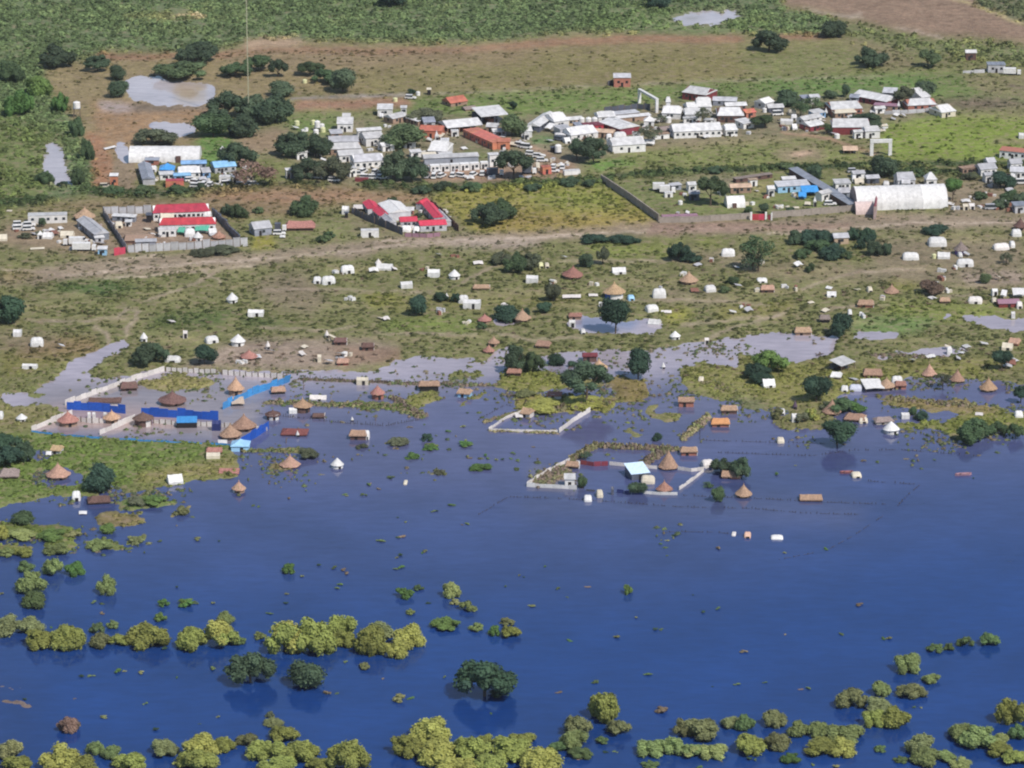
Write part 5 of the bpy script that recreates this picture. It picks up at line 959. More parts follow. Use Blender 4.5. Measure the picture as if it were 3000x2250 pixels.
rhut(880, 682, 92, 'long brown thatched hut with a rounded roof right of the grey house', th_red, dark_mud, 6, 1.5, 2.0, 3, hip=.25, group=None); tent(1012, 632, 20, 'small white kiosk left of the red tarpaulin cluster', 'box', h=3); bld(1008, 641, 1022, 641, 2, 2, 'black water butt stand below the small white kiosk', dark_tin, dark, 'flat', .1, 0, False, name='stand', cat='stand')
bld(1057, 697, 1110, 696, 3, 2.6, 'white container standing alone on the verge by the road', white_tin, white_paint, 'flat', .1, 0, name='shipping_container', cat='container', over=.05); tent(828, 702, 18, 'pale low sheet behind the white car', 'lean', D=1.5, h=1)
tent(28, 625, 18, 'faded yellow sheet on the grass above the left yard', 'lean', D=1.4, h=.5, m=cream_cloth, door=False)
# red tarpaulin cluster
fence([(1030, 628), (1075, 650), (1130, 672), (1180, 692)], 2.8, 'dark sheet fence down the left of the red tarpaulin cluster', dark_tin, wood, 2.6); fence([(1262, 606), (1300, 640), (1344, 682)], 2.8, 'dark netted fence down the right of the red tarpaulin cluster', dark_mud, wood, 2.6); fence([(1186, 697), (1250, 700), (1290, 696)], 1.6, 'low mauve grey fence at the front of the red tarpaulin cluster', pink_paint, wood, 2.6)
for x0_, y0_, x1_, y1_, D_, h_, l_, m_ in ((1080, 612, 1096, 632, 5, 2.4, 'red tarpaulin roof at the upper left of the cluster', red_tarp), (1108, 634, 1130, 652, 5, 2.4, 'red tarpaulin roof second down the left of the cluster', red_tarp), (1140, 620, 1172, 650, 9, 3.2, 'big white tent roof in the middle of the red tarpaulin cluster', white_cloth), (1170, 664, 1222, 662, 6, 2.3, 'red tarpaulin roof left of the two front ones', red_tarp),
        (1226, 676, 1306, 672, 7, 2.4, 'widest red tarpaulin roof at the front of the cluster', red_tarp), (1252, 618, 1288, 660, 4.5, 2.6, 'long red roof down the right side of the cluster', red_tarp), (1228, 620, 1250, 610, 3.5, 2.6, 'short red roof at the top right of the cluster', red_tarp), (1115, 640, 1150, 672, 3.5, 2.2, 'pale grey roof strip down the left of the cluster', pale_tin), (1286, 640, 1312, 668, 3, 2.2, 'pale grey roof strip down the right of the cluster', pale_tin)):
    bld(x0_, y0_, x1_, y1_, D_, h_, l_, m_, pale_tin, 'gable', 1.1, 2, over=.3)
bld(1192, 632, 1214, 632, 5, 2.4, 'small white square roof right of the big white tent roof', white_tin, brick, 'gable', .7, 1, over=.3); tent(1256, 632, 24, 'white oval tent on the right side of the cluster', 'dome'); tent(1190, 684, 34, 'silver domed tent at the front of the cluster', 'dome', m=white_paint); tent(1220, 687, 20, 'small silver tent right of the silver domed tent', 'dome', m=white_paint); tent(1052, 622, 36, 'pale greenish sheet at the back left of the cluster', 'lean', D=3, h=1.8, m=silt_cloth)

# --- walled compound on the right
def wall_run(pts, h, th, label, m=concrete): return fence(pts, h, label, m, m, 3.4, .0, th, 'wall', 'wall', post=.22, posth=.1, wob=.02)
wall_run([(1762, 536), (1845, 590), (1930, 652)], 3.0, .35, 'long grey block wall running diagonally down beside the yellow field'); wall_run([(1934, 656), (2020, 655), (2110, 650), (2198, 644)], 2.4, .3, 'brown stained front wall left of the red gate'); wall_run([(2262, 642), (2350, 636), (2430, 628), (2508, 622)], 2.6, .3, 'brown stained front wall right of the red gate')
bld(2322, 512, 2500, 620, 4, 2.4, 'long narrow grey roof running diagonally down to the arched storage tent', grey_tin, dark_mud, 'shed', .3, 0, False)
t = thing('compound_gate', 'gate', 'red metal double gate between white pillars in the brown front wall', (*G(2222, 648)[:2], .3)); 
for s in (-1, 1): part('gate_leaf', MB().box(s*1.2, 0, 0, 2.35, .1, 2.5), red_tin, t); part('pillar', MB().box(s*2.75, 0, -.3, .7, .7, 3.5), white_paint, t)
part('side_door', MB().box(4.0, 0, 0, 1.1, .1, 2.2), maroon_tin, t); part('pillar', MB().box(4.9, 0, -.3, .6, .6, 3.2), white_paint, t)
bld(1938, 640, 2044, 636, 3, .5, 'flat mauve roof sheet lying behind the brown front wall', pink_paint, pink_paint, 'flat', .1, 0, False, over=.05)
truck(1937, 566, 0, 'white lorry on the grass of the walled compound', None, 4.5); truck(1955, 573, 0, 'white lorry in front of the other in the walled compound', None, 4); bld(1946, 580, 1970, 579, 2.2, 1.8, 'small white box on the grass below the two lorries', white_tin, white_paint, 'flat', .1, 0, over=.05)
bld(1962, 560, 1994, 556, 3, 2, 'grey lean-to between the lorries and the white cabin', pale_tin, grey_tin, 'shed', .4, 1); bld(2012, 562, 2038, 560, 4, 2.8, 'white cabin left of the drooping tree', white_tin, white_paint, 'gable', .8, 1); bld(2016, 586, 2050, 586, 5, 2.6, 'grey roofed hut with a front painted dark for shade by the drooping tree', pale_tin, dark_tin, 'gable', .8, 1)  # dark sheet walls carry the shade of the hut's front
tank(1993, 602, 'single white drum on the lawn of the walled compound', .9, 1.5); bld(2104, 574, 2124, 572, 4, 3, 'narrow white house right of the drooping tree', pale_tin, white_paint, 'gable', .8, 1); bld(2136, 566, 2200, 564, 5, 2.4, 'long pale brown roof at the back of the walled compound', tan_tin, mud, 'gable', 1, 3); bld(2192, 548, 2218, 546, 3, 2.6, 'pale hut with one dark doorway at the back of the compound', tan_tin, white_paint, 'flat', .1, 0)
arch_hall(2126, 606, 2178, 604, 7, 4.0, 'small grey white arched hut on the lawn of the walled compound', 4, [(-.1, 1.6, 1.8, 0)], .3, white_paint)
bld(2150, 538, 2260, 522, 3, 1.6, 'long low ruined mud wall at the back of the compound', th_grey, dark_mud, 'flat', .1, 4, wcol=dark)
bld(2246, 576, 2268, 575, 4, 3.0, 'white square tent right of the golden grass patch', white_cloth, white_cloth, 'gable', .9, 1); bld(2272, 564, 2368, 558, 5.5, 2.6, 'long blue edged building with pale blue walls', pale_tin, aqua_tarp, 'shed', .9, 3); bld(2288, 540, 2330, 538, 4, 2, 'white roofed shelter above the blue edged building', white_tin, dark_tin, 'gable', .7, 1)
tent(2372, 580, 56, 'bright blue slung tarpaulin beside the diagonal roof', 'lean', D=5, h=3.2, m=sky_tarp, group=None); tent(2350, 590, 26, 'blue tarpaulin hanging over a dark stall', 'lean', D=3, h=2.6, m=sky_tarp, group=None); bld(2396, 592, 2428, 584, 4, 3, 'white cabin under the diagonal roof right of the blue tarpaulin', white_tin, white_paint, 'gable', .8, 1); tent(2387, 612, 10, 'narrow white sheet on a frame below the blue tarpaulin', 'pyr', h=4); tent(2366, 608, 20, 'cream folded sheet near the front wall', 'lean', D=2, h=1.5, m=cream_cloth); car(2432, 608, 5, 'white car parked by the dark diagonal roof'); tent(2282, 616, 18, 'cream sheet right of the red gate', 'lean', D=2, h=1.2, m=cream_cloth); tent(2332, 616, 20, 'faded sheet left of the cream folded sheet', 'lean', D=1.5, h=.7, m=cream_cloth)
bld(2442, 556, 2490, 554, 5, 2.6, 'white roofed house above the end of the diagonal roof', white_tin, white_paint, 'shed', .7, 2); bld(2450, 580, 2490, 578, 5, 2.2, 'pale roofed house directly left of the arched storage tent', pale_tin, grey_tin, 'gable', 1.4, 1, hip=.2)
arch_hall(2500, 606, 2764, 598, 15, 7.6, 'huge cream white arched storage tent beside the road', 11, [], .18, white_cloth, mat('stained_canvas', (.40, .30, .28), .8)); t = arch_hall(2504, 625, 2556, 624, 7, 4.2, 'low pinkish lean-to hall at the front left of the huge storage tent', 3, [], .3, mat('pinkish_canvas', (.60, .48, .45), .8), mat('stained_canvas', (.4, .3, .28)))
bld(2562, 646, 2566, 622, 1.0, 5.2, 'pointed brown doorway fin at the corner of the huge storage tent', maroon_tin, mat('stained_canvas', (.4, .3, .28)), 'gable', .8, 0, False, name='entrance_porch', over=.05)
bld(2494, 524, 2532, 522, 4, 2, 'pale little roof above the cream tents behind the storage tent', pale_tin, white_paint, 'gable', .8, 1); bld(2534, 538, 2574, 536, 4.5, 2.2, 'greyish white roof in the shade of the big tree', pale_tin, dark_tin, 'gable', .9, 1); tent(2516, 544, 30, 'cream pointed tent behind the storage tent', 'ridge', m=cream_cloth); tent(2501, 536, 14, 'small white tent left of the cream pointed tent', 'dome'); tent(2596, 548, 20, 'white flat tent between the big tree and the grey house', 'dome', h=1.6); car(2500, 512, 5, 'pale vehicle by the hedge above the storage tent', pale_tin)
bld(2622, 548, 2676, 546, 8, 3.2, 'grey blue house with a gabled porch behind the storage tent', pale_tin, pale_tin, 'gable', 2.3, 2, hip=.12, wcol=dark); bld(2640, 556, 2666, 556, 3, 2.6, 'gabled porch at the front of the grey blue house', pale_tin, white_paint, 'gable', 1.4, 1, wcol=dark, name='porch'); bld(2708, 546, 2742, 545, 5.5, 3.0, 'white hut with a pyramid roof right of the grey blue house', white_tin, white_paint, 'hip', 2.3, 1, hip=.8)
bld(2812, 514, 2862, 508, 4, 2.6, 'roofless pink mud building at the right village', mud, mud, 'flat', .1, 4, wcol=dark); bld(2862, 514, 2912, 510, 7, 2.8, 'pale blue grey roof at the left of the right village', pale_tin, white_paint, 'gable', 1.5, 2); bld(2880, 536, 2906, 534, 4, 3, 'white walled hut below the pale blue grey roof', pale_tin, white_paint, 'gable', .8, 1); bld(2886, 496, 2912, 494, 5, 3, 'tall grey roof at the back of the right village', pale_tin, grey_tin, 'gable', 1.3, 1)
bld(2954, 500, 2990, 498, 5, 3, 'pale gabled house at the back right of the village', pale_tin, white_paint, 'gable', 1.4, 2); bld(2958, 520, 3010, 522, 6, 2.8, 'broad pale roof at the right picture edge of the village', pale_tin, white_paint, 'gable', 1.4, 2); car(2990, 545, 5, 'white vehicle at the right picture edge below the village', None, True); tent(2968, 540, 14, 'narrow white wall shelter right of the dark village tree', 'box', h=3.4)
tent(2829, 620, 18, 'cream box shelter on the dusty ground right of the storage tent', 'box', m=cream_cloth); tent(2846, 618, 18, 'grey box shelter right of the cream box shelter', 'box', m=silt_cloth); car(2902, 620, 3, 'silver vehicle on the dusty ground near the grey hut', pale_tin, True); bld(2966, 624, 3004, 622, 5, 3, 'grey hut with a flat roof behind dark bushes at the right edge', grey_tin, pale_tin, 'shed', .4, 1)
for i, (a, b_) in enumerate(((2830, 592), (2842, 582), (2856, 588))): tank(a, b_, ['bleached stack of sacks, leftmost on the dusty ground', 'bleached stack of sacks, topmost on the dusty ground', 'bleached stack of sacks, rightmost on the dusty ground'][i], .6, .7, 0, silt_cloth, 'sack_stack')
# ================================================================== the common: shelters and huts on the grass
T, Kk, Rh = tent, tukul, rhut
T(681, 893, 40, 'white peaked tent alone on the grass left of the bare path patch', 'cone', h=3.4); T(750, 932, 50, 'white box tent with a low side on the bare patch, below the peaked one', 'box', rz=-6)
T(422, 1008, 26, 'white domed tent just behind the dark round tree at the white fence corner', 'cone', h=3); T(620, 1010, 42, 'white tent with grey folds behind the small dark tree', 'dome', rz=12); T(697, 1018, 50, 'white peaked tent with a dark underside near the small dark tree', 'cone', h=3.6); T(507, 1066, 50, 'white low domed tent between the two trees at the white fence', 'dome', h=1.9)
T(52, 990, 26, 'small white box tent upper of the two near the left picture edge', 'box'); T(109, 1020, 42, 'white rounded tent below the small box tent near the left edge', 'dome', h=2.9, rz=10); T(88, 1084, 48, 'long low white wall tent on the dark grass at the left', 'box', D=2, h=1.6)
T(930, 835, 26, 'smaller of two joined white dome tents left of the common', 'dome'); T(963, 838, 44, 'larger of two joined white dome tents left of the common', 'dome', h=2.8); T(1018, 806, 44, 'white dome tent with a dark notch below the road bank', 'dome', h=2.8, rz=8); T(1127, 796, 52, 'long white ridge tent right of the notched dome tent', 'ridge', rz=-6); T(1108, 785, 22, 'pale cone tent behind the long white ridge tent', 'cone', m=silt_cloth, h=2.4)
T(1271, 817, 38, 'white box tent with a flat front, left of the pair in mid common', 'box', h=2.8); T(1331, 823, 40, 'white cone tent with a dark flap, right of the pair in mid common', 'cone', h=3.2); T(1191, 849, 38, 'white box tent with a dark corner above the dense dark tree', 'box'); Rh(1411, 855, 54, 'low tan thatched hut with a white end right of the mid common tents', th_tan, mud, 3.5, 1.1, .9, endc=white_cloth, group='rectangular thatched huts')
T(1358, 893, 32, 'white dome tent touching the bigger white box tent', 'dome', h=2.6); T(1383, 909, 56, 'biggest white box tent with blue grey stripe in mid common', 'box', D=4.4, h=3.0, rz=-6); Kk(1420, 952, 42, 'small low thatched round hut left of the bushy green mound', th_red, wallh=1.0, hk=.4); Kk(1530, 950, 52, 'thatched cone hut right of the bushy green mound', th_tan, hk=.5)
T(1309, 886, 14, 'tiny white tent by the dark bushes above the box tent', 'cone', h=2.4)
Rh(998, 1016, 42, 'dark brown hut with a white right end, left of two above the mud yard', th_dark, dark_mud, 4, 1.5, 1.0, endc=white_cloth); Rh(1078, 1032, 40, 'dark brown hut with pale right end, right of two above the mud yard', th_dark, dark_mud, 4, 1.6, 1.0, 4, endc=silt_cloth); Rh(1005, 1075, 38, 'tan roofed hut in the flooded mud yard', th_tan, maroon_tin, 3.5, 1.2, 1.1, endc=None); Kk(730, 1060, 52, 'low brown thatched hut right of the small tree at the white fence', th_red, wallh=1.0, hk=.36)
T(958, 998, 16, 'pale upright shelter left of the dark hut pair', 'cone', m=silt_cloth, h=2.6); T(977, 1008, 14, 'golden leaning sheet left of the dark hut pair', 'lean', D=3, h=2.4, m=cream_cloth, rz=60); T(785, 1030, 16, 'narrow pale latrine tent in the mud yard', 'cone', m=silt_cloth, h=2.8); T(936, 1066, 12, 'thin tan latrine screen in the mud yard', 'box', m=cream_cloth, h=2.6, D=1.5); T(543, 995, 14, 'grey latrine tent above the small tree', 'box', m=silt_cloth, h=2.6, D=2)
Kk(1446, 1020, 34, 'tan thatched hut above the red one left of the bushy pair of trees', th_tan, hk=.5); Kk(1432, 1040, 34, 'reddish collapsed thatched hut left of the bushy pair of trees', th_red, wallh=.9, hk=.5)
# right of centre
T(1559, 834, 38, 'white flat roofed box tent by the thin dark tree', 'box', h=2.6); T(1584, 789, 16, 'tiny pale tent, left of two side by side', 'dome', h=1.7, m=yellow_pl); T(1602, 790, 15, 'tiny pale tent, right of two side by side', 'dome', h=1.7, m=cream_cloth)
Kk(1678, 824, 62, 'thatched cone hut with a reddish flank on open common', th_red, hk=.42, wallh=1.3); Kk(1800, 882, 66, 'big thatched hut wrapped in blue and white tarpaulin', th_gold, hk=.42, wallh=2.2, tarp=[(180, 262, blue_tarp), (262, 350, white_cloth)]); T(1848, 884, 22, 'blue tarpaulin heap right of the hut wrapped in blue', 'dome', m=aqua_tarp, h=1.6)
T(1813, 807, 44, 'white ridge tent by the pale track in mid common', 'ridge', rz=14); T(1675, 880, 60, 'white sheeting stretched along the ground left of the blue wrapped hut', 'lean', D=2, h=1.1, m=silt_cloth); T(1738, 874, 30, 'grey sheeting just left of the blue wrapped hut', 'lean', D=1.5, h=.8, m=silt_cloth)
T(1931, 878, 44, 'white round dome tent right of the blue wrapped hut', 'dome', h=3.2); Kk(2018, 840, 56, 'thatched cone hut with pale clutter, upper right common', th_tan, hk=.46, wallh=1.2); T(2080, 860, 36, 'white rounded tent right of the cluttered thatched hut', 'dome', rz=10); T(2133, 756, 44, 'white hexagonal tent left of the tall drooping tree', 'dome', h=2.6, D=4)
T(2232, 832, 34, 'white flat tent behind the tan hut with a white end', 'dome', h=1.4); Rh(2248, 862, 44, 'tan hut with a white rounded right end', th_tan, dark_mud, 4, 1.5, 1.2, endc=white_cloth); T(1909, 918, 40, 'white and grey tent with a blue foot above the round lawn tree', 'dome', D=3.6, rz=15); T(1952, 922, 34, 'pale flat sheet left of that grey footed tent', 'lean', D=2, h=.7, m=silt_cloth, rz=10)
Rh(1685, 938, 42, 'reddish flat hut above a white door left of the big round tree', th_red, mud, 3.6, 2.0, .8); T(1677, 960, 20, 'white upright door sheet below the reddish flat hut', 'box', h=3, D=1.2); T(1918, 952, 38, 'white tipped tent with a dark mouth right of the big round tree', 'ridge', rz=-18); T(1978, 1000, 36, 'white triangular tent at the edge of the flooded lane', 'cone', h=2.6); T(1762, 903, 16, 'two tiny white sheets above the big round tree', 'box', D=1.5, h=1.7); T(1708, 982, 16, 'small white bundle in grass below the flooded tree', 'dome', h=1.6); T(2070, 1008, 14, 'white upright sheet in the flooded lane', 'box', h=2.4, D=1.2, m=silt_cloth)
Rh(1592, 1026, 46, 'tan hut with a dark mouth beside the bushy pair of trees', th_tan, dark_mud, 4, 1.3, 1.4, -12); 
tent(2035, 862, 26, 'tumbled pile of reddish bedding frames on the common', 'lean', D=3, h=1.1, m=brown_plas, group=None)
# east common
bld(2438, 716, 2484, 714, 5, 2.6, 'grey roofed house standing in the dark green thicket', pale_tin, tan_tin, 'gable', 1.2, 1); T(2745, 727, 60, 'wide white canopy below the road, top of the eastern tents', 'dome', D=6, h=3.0); T(2667, 766, 54, 'long white tent left end of the eastern tents', 'dome', D=4, h=2.6); T(2764, 763, 40, 'white ridge tent with a yellow drum beside it', 'ridge'); tank(2736, 760, 'small yellow drum among the eastern tents', .8, 1.6, 0, yellow_pl); T(2827, 786, 56, 'long white tent at the lower right of the eastern tents', 'dome', D=4, h=2.6, rz=-8)
Kk(2815, 752, 42, 'grey cone hut wrapped in a purple sheet', th_grey, hk=.6, wallh=2.0, tarp=[(185, 300, mat('violet_sheet', (.14, .09, .30), .6))]); T(2932, 737, 52, 'pale tent cluster right of the grey cone hut', 'dome', m=silt_cloth, D=4, h=2.2); T(2964, 730, 16, 'small white tent right of the pale tent cluster', 'dome'); T(2977, 698, 32, 'white tent against a brown thatch near the right edge', 'dome', h=2.6); Kk(2988, 680, 40, 'brown thatched hut touching the road near the right edge', th_dark, group=None); T(2812, 758, 14, 'small white sheet in front of the grey cone hut', 'dome', h=1.6)
Kk(2612, 866, 44, 'low tan thatched cone in the yellow grass of the east common', th_tan, wallh=.6, hk=.5); Rh(2536, 906, 52, 'tan thatched hut with a white right end in a muddy lane', th_tan, brick, 4, 1.4, 1.3, -6, endc=white_cloth); T(2436, 874, 30, 'white and yellow tent in the east common', 'ridge', m=white_cloth, h=1.7); T(2547, 860, 16, 'small cream tent left of the low tan cone', 'dome', m=cream_cloth, h=1.7)
Rh(2767, 894, 34, 'small tan hut with a dark front by the grey mud lane', th_tan, dark_mud, 3.5, 1.2, 1.0); T(2857, 894, 46, 'grey white slumped tent right of the small tan hut', 'dome', m=silt_cloth, D=4, rz=-15); T(2913, 872, 18, 'white upright tent at the left of the right edge heap', 'box', h=2.6, D=2); T(2940, 880, 18, 'white tipped tent in the right edge heap', 'lean', D=3, h=2.6, rz=-20); T(2986, 880, 44, 'broad white canopy at the right edge heap', 'lean', D=4, h=3.0); bld(2920, 900, 2985, 898, 5, 1.6, 'dark maroon wreck of roofs in the right edge heap', pink_paint, maroon_tin, 'gable', .9, 0); T(2985, 908, 20, 'pink white bundle at the right edge heap', 'dome', m=silt_cloth); T(2912, 892, 16, 'small cream tent left foot of the right edge heap', 'dome', m=cream_cloth, h=1.6); T(2968, 935, 12, 'white upright panel below the right edge heap', 'box', h=2.4, D=1)
Rh(2416, 950, 34, 'dark fronted hut half behind the round tree of the east lane', th_grey, dark, 4, 1.6, 1.1); Rh(2352, 984, 54, 'long grey tan hut with white end standing at the flooded lane', th_tan, mud, 4.2, 1.7, 1.3, endc=white_cloth); T(2489, 932, 14, 'white ball shaped tent by the round tree of the east lane', 'dome', h=2.2); T(2781, 1040, 18, 'white domed tent alone in the grey mud lane', 'dome', h=2.8, D=2.6); T(2951, 1030, 34, 'white tent with a grey mouth joined to a tan hut', 'ridge', rz=-12, m=cream_cloth); Rh(2972, 1018, 34, 'tan hut behind the grey mouthed tent at the right edge', th_tan, brick, 4, 1.2, 1.4, -20)

# ================================================================== the fenced compound in the flood
pf = dict(pitch=2.0, gap=.16, th=.06)
fence([(190, 1188), (300, 1148), (400, 1112), (482, 1088)], 1.9, 'long white sheet fence slanting up the left side of the flooded compound', silt_cloth, None, 2.6, .02, .07, base=.0)
fence([(486, 1088), (600, 1094), (720, 1102), (848, 1110)], 1.9, 'white fence of separate panels along the back of the flooded compound', silt_cloth, wood, skip=(9, 20, 31), base=-.2, **pf)
fence([(196, 1200), (280, 1204), (368, 1212)], 2.9, 'deep blue tarpaulin fence at the left inside the flooded compound', blue_tarp, None, 2.6, .0, .09, base=.1, wob=.1)
fence([(414, 1220), (520, 1224), (640, 1232)], 3.0, 'longest deep blue tarpaulin fence in the middle of the flooded compound', blue_tarp, None, 2.6, .0, .09, base=.1, wob=.1)
fence([(652, 1200), (740, 1158), (848, 1119)], 2.8, 'bright blue tarpaulin fence slanting up to the right out of the compound', sky_tarp, None, 2.8, .0, .10, base=.0, lean=.35)
fence([(205, 1232), (270, 1240), (352, 1238)], 1.9, 'white panel fence behind the two thatched huts of the near yard', silt_cloth, wood, base=-.1, skip=(6,), **pf)
fence([(450, 1240), (520, 1246), (640, 1250), (785, 1262)], 1.7, 'white panel fence behind the blue topped shelter', silt_cloth, wood, base=-.2, **pf)
fence([(92, 1264), (150, 1240), (212, 1215)], 1.9, 'white sheet fence slanting up at the far left corner of the near yard', silt_cloth, None, 2.6, .02, .07, base=0)
fence([(292, 1274), (345, 1252), (396, 1228)], 1.9, 'white sheet fence slanting between the two near yards', silt_cloth, None, 2.6, .02, .07, base=0)
fence([(92, 1268), (200, 1280), (350, 1290), (520, 1300), (690, 1308)], 1.0, 'long low blue tarpaulin fence along the front of the near yards', sky_tarp, None, 2.6, .03, .08, base=-.1, skip=(3, 9, 10, 21))
fence([(705, 1306), (750, 1282), (788, 1256)], 3.0, 'deep blue tarpaulin fence slanting up right of the paired cone huts', blue_tarp, None, 2.6, .0, .10, base=.0, lean=.2)
tent(705, 1320, 62, 'pale blue pyramid tarpaulin tent at the front corner of the compound', 'pyr', h=3.6, m=aqua_tarp, sink=.3, group=None); tent(652, 1302, 30, 'white low sheet left of the pale blue pyramid tent', 'lean', D=2, h=1, sink=.1)
tent(634, 1262, 28, 'navy blue tarpaulin box hanging below the longest blue fence', 'box', h=3.6, D=2, m=mat('navy_tarpaulin', (.02, .03, .12), .6), sink=.2, group=None, door=False)
bld(518, 1248, 578, 1247, 4.5, 2.0, 'bright blue roofed shelter standing in the brown water of the yard', sky_tarp, dark, 'shed', .7, 0, False, sink=.2, name='shelter', cat='shelter', over=.1)
Rh(378, 1147, 54, 'dark red sagging hut against the slanting white fence', th_dark, dark_mud, 5, 1.2, 1.5, 8, sink=.2); Rh(308, 1192, 102, 'long low mud coloured hut behind the left blue fence', th_dark, silt_cloth, 4.5, 1.6, .9, 2, sink=.2, hip=.1)
S_ = .25
Kk(690, 1160, 50, 'golden thatched cone hut near the top end of the bright blue fence', th_gold, wallh=1.9, hk=.72, sink=S_); tent(696, 1190, 42, 'tan sheeted lean-to in front of the golden cone hut', 'lean', D=5, h=2.0, m=mat('tan_sheet', (.45, .36, .28), .8), sink=S_, rz=10, group=None); Kk(505, 1192, 82, 'wide dark thatched hut with a knob top behind the longest blue fence', th_dark, wallh=1.3, hk=.36, sink=S_, bell=.6)
Kk(200, 1252, 66, 'reddish thatched hut with ragged dark eaves, left in the near yard', th_red, hk=.42, sink=S_); Kk(328, 1242, 52, 'golden brown thatched hut, right in the near yard', th_gold, hk=.42, sink=S_); Kk(420, 1252, 62, 'dark domed open sided hut right of the slanting white fence', th_dark, dark_mud, hk=.28, wallh=2.3, sink=S_, bell=.05, tarp=[(268, 305, silt_cloth)])  # open sided hut: closed dark wall ring painted for the shade inside
Kk(715, 1266, 74, 'larger of the paired tan cone huts at the compound corner', th_tan, hk=.46, sink=S_, wallh=1.2); Kk(675, 1290, 64, 'nearer of the paired tan cone huts at the compound corner', th_tan, hk=.5, sink=S_, wallh=1.2)
for i, a in enumerate((262, 276, 308)): tent(a, 1226, 9, ['white jerry can pile left by the blue fence', 'white jerry can pile upright by the blue fence', 'white jerry can pile right by the blue fence'][i], 'box', h=2.0, D=1, door=False, sink=0, group='white bundles by the blue fence')
T(64, 1240, 38, 'white low peaked hut left of the compound by the bank', 'cone', h=2.2); T(2, 1232, 18, 'white tent cut by the left picture edge', 'dome')
# huts on the left bank
Rh(168, 1332, 36, 'tan hut with white sheeted front in a pool on the left bank', th_gold, white_cloth, 4, 1.3, 1.2, -10, sink=.1); T(143, 1338, 18, 'white sheet left of the tan hut in the pool', 'lean', D=2, h=1.2, sink=0); Kk(171, 1408, 70, 'tan thatched cone hut standing in a pool on the left bank', th_tan, hk=.5, wallh=1.1, sink=.2); Rh(28, 1408, 62, 'grey thatched hut beneath the big tree at the left edge', th_grey, dark_mud, 6, 1.2, 1.8, 4, hip=.5)
T(512, 1420, 48, 'white tilted tent standing in water below the green bank', 'ridge', D=4, h=3, rz=16, sink=.2); T(625, 1348, 44, 'pale tent with a brown roof at the tip of the green bank', 'box', m=cream_cloth, sink=.2); Rh(628, 1335, 50, 'brown flat hut behind the pale tent at the bank tip', th_red, dark, 4, 1.2, .9, 4, sink=.1); Rh(672, 1390, 62, 'sunken pinkish brown roof lying at the water edge', th_red, brick, 5, .5, .9, sink=.35, hip=.05)
Kk(700, 1446, 42, 'rounded tan hut with white flank standing in open water', th_tan, hk=.55, wallh=1.2, sink=.3, tarp=[(190, 250, white_cloth)]); T(224, 1468, 28, 'white and blue small tent at the shore of the left inlet', 'dome', sink=.1, h=2.8); Rh(290, 1478, 70, 'dark collapsed thatched hut with golden patch by the left inlet', th_dark, dark_mud, 5, .7, 1.3, 10, sink=.1, hip=.5); T(243, 1508, 26, 'white and red sheet floating in the left inlet', 'lean', D=2, h=.7, sink=.1)
# huts in the centre of the flood
W_ = dict(sink=.3)
Rh(815, 1156, 46, 'low tan hut right of the bright blue fence end', th_tan, dark, 4, 1.2, 1.1, 8, sink=.25); tent(932, 1172, 54, 'grey white boat shaped shelter right of the low tan hut', 'ridge', D=3, h=1.6, m=silt_cloth, sink=.25); Kk(886, 1212, 56, 'golden cone hut with dark open sides in the flood', th_gold, dark_mud, hk=.4, wallh=2.0, sink=.3); T(858, 1212, 26, 'white box beside the golden cone hut with dark sides', 'box', D=2, h=2, sink=.2)  # golden hut's dark wall is the painted shade of its open sides
Kk(1107, 1172, 44, 'tall reddish dome of thatch standing in the flood', th_red, brick, hk=.5, wallh=1.9, sink=.3, bell=0, group=None); Rh(1257, 1148, 66, 'brown hut with an open dark front by the reed bank', th_tan, dark, 4.6, 2.2, 1.0, 2, sink=.3); Rh(1362, 1166, 44, 'tan hut with a blue white flank among the reeds', th_tan, aqua_tarp, 4, 1.6, 1.2, -15, sink=.3); T(1062, 1128, 38, 'white sheeted hut ruin with open doorway at the drowned fence', 'box', D=2.5, h=2.6, m=cream_cloth, sink=.2)
Rh(1507, 1108, 46, 'pinkish hut with a dark left side behind the flooded hedge', th_red, dark_mud, 4.4, 1.9, .9, -4, sink=.2); Rh(864, 1278, 82, 'dark red oval roof sunk to its eaves in the flood', mat('dark_red_thatch', (.17, .06, .055), .95, .3, 2), dark_mud, 6, .7, .9, -4, sink=.3, hip=.5); T(872, 1284, 12, 'white cloth hanging on the dark red sunken roof', 'cone', h=2, sink=.1)
Rh(1050, 1290, 56, 'tan hut with a white draped right end in open water', th_tan, dark_mud, 4.2, 1.7, 1.3, -3, sink=.3, endc=white_cloth); T(1073, 1288, 22, 'white drape beside the tan hut in open water', 'dome', D=3, h=2.9, sink=.2); Rh(934, 1228, 40, 'purple brown ruin of a hut with posts in water', th_dark, dark_mud, 3.5, 1.0, .4, sink=.3, endc=silt_cloth); T(1032, 1238, 10, 'small white tip standing in the flood above the draped hut', 'cone', h=1.6, sink=.2)
Kk(850, 1374, 60, 'tan cone roof resting on the water by the reed islet', th_tan, brick, hk=.5, wallh=.5, sink=.1); T(988, 1374, 44, 'white hut with a dark slit standing alone in open water', 'cone', h=3.2, sink=.3); T(1188, 1420, 12, 'tiny brown heap on the water', 'dome', h=.8, m=cream_cloth, sink=.1, group=None)
Kk(800, 1232, 46, 'ruined hut skeleton with white sheets beyond the bright blue fence', th_dark, dark_mud, hk=.28, wallh=1.6, sink=.3, tarp=[(230, 262, white_cloth), (285, 320, white_cloth)])
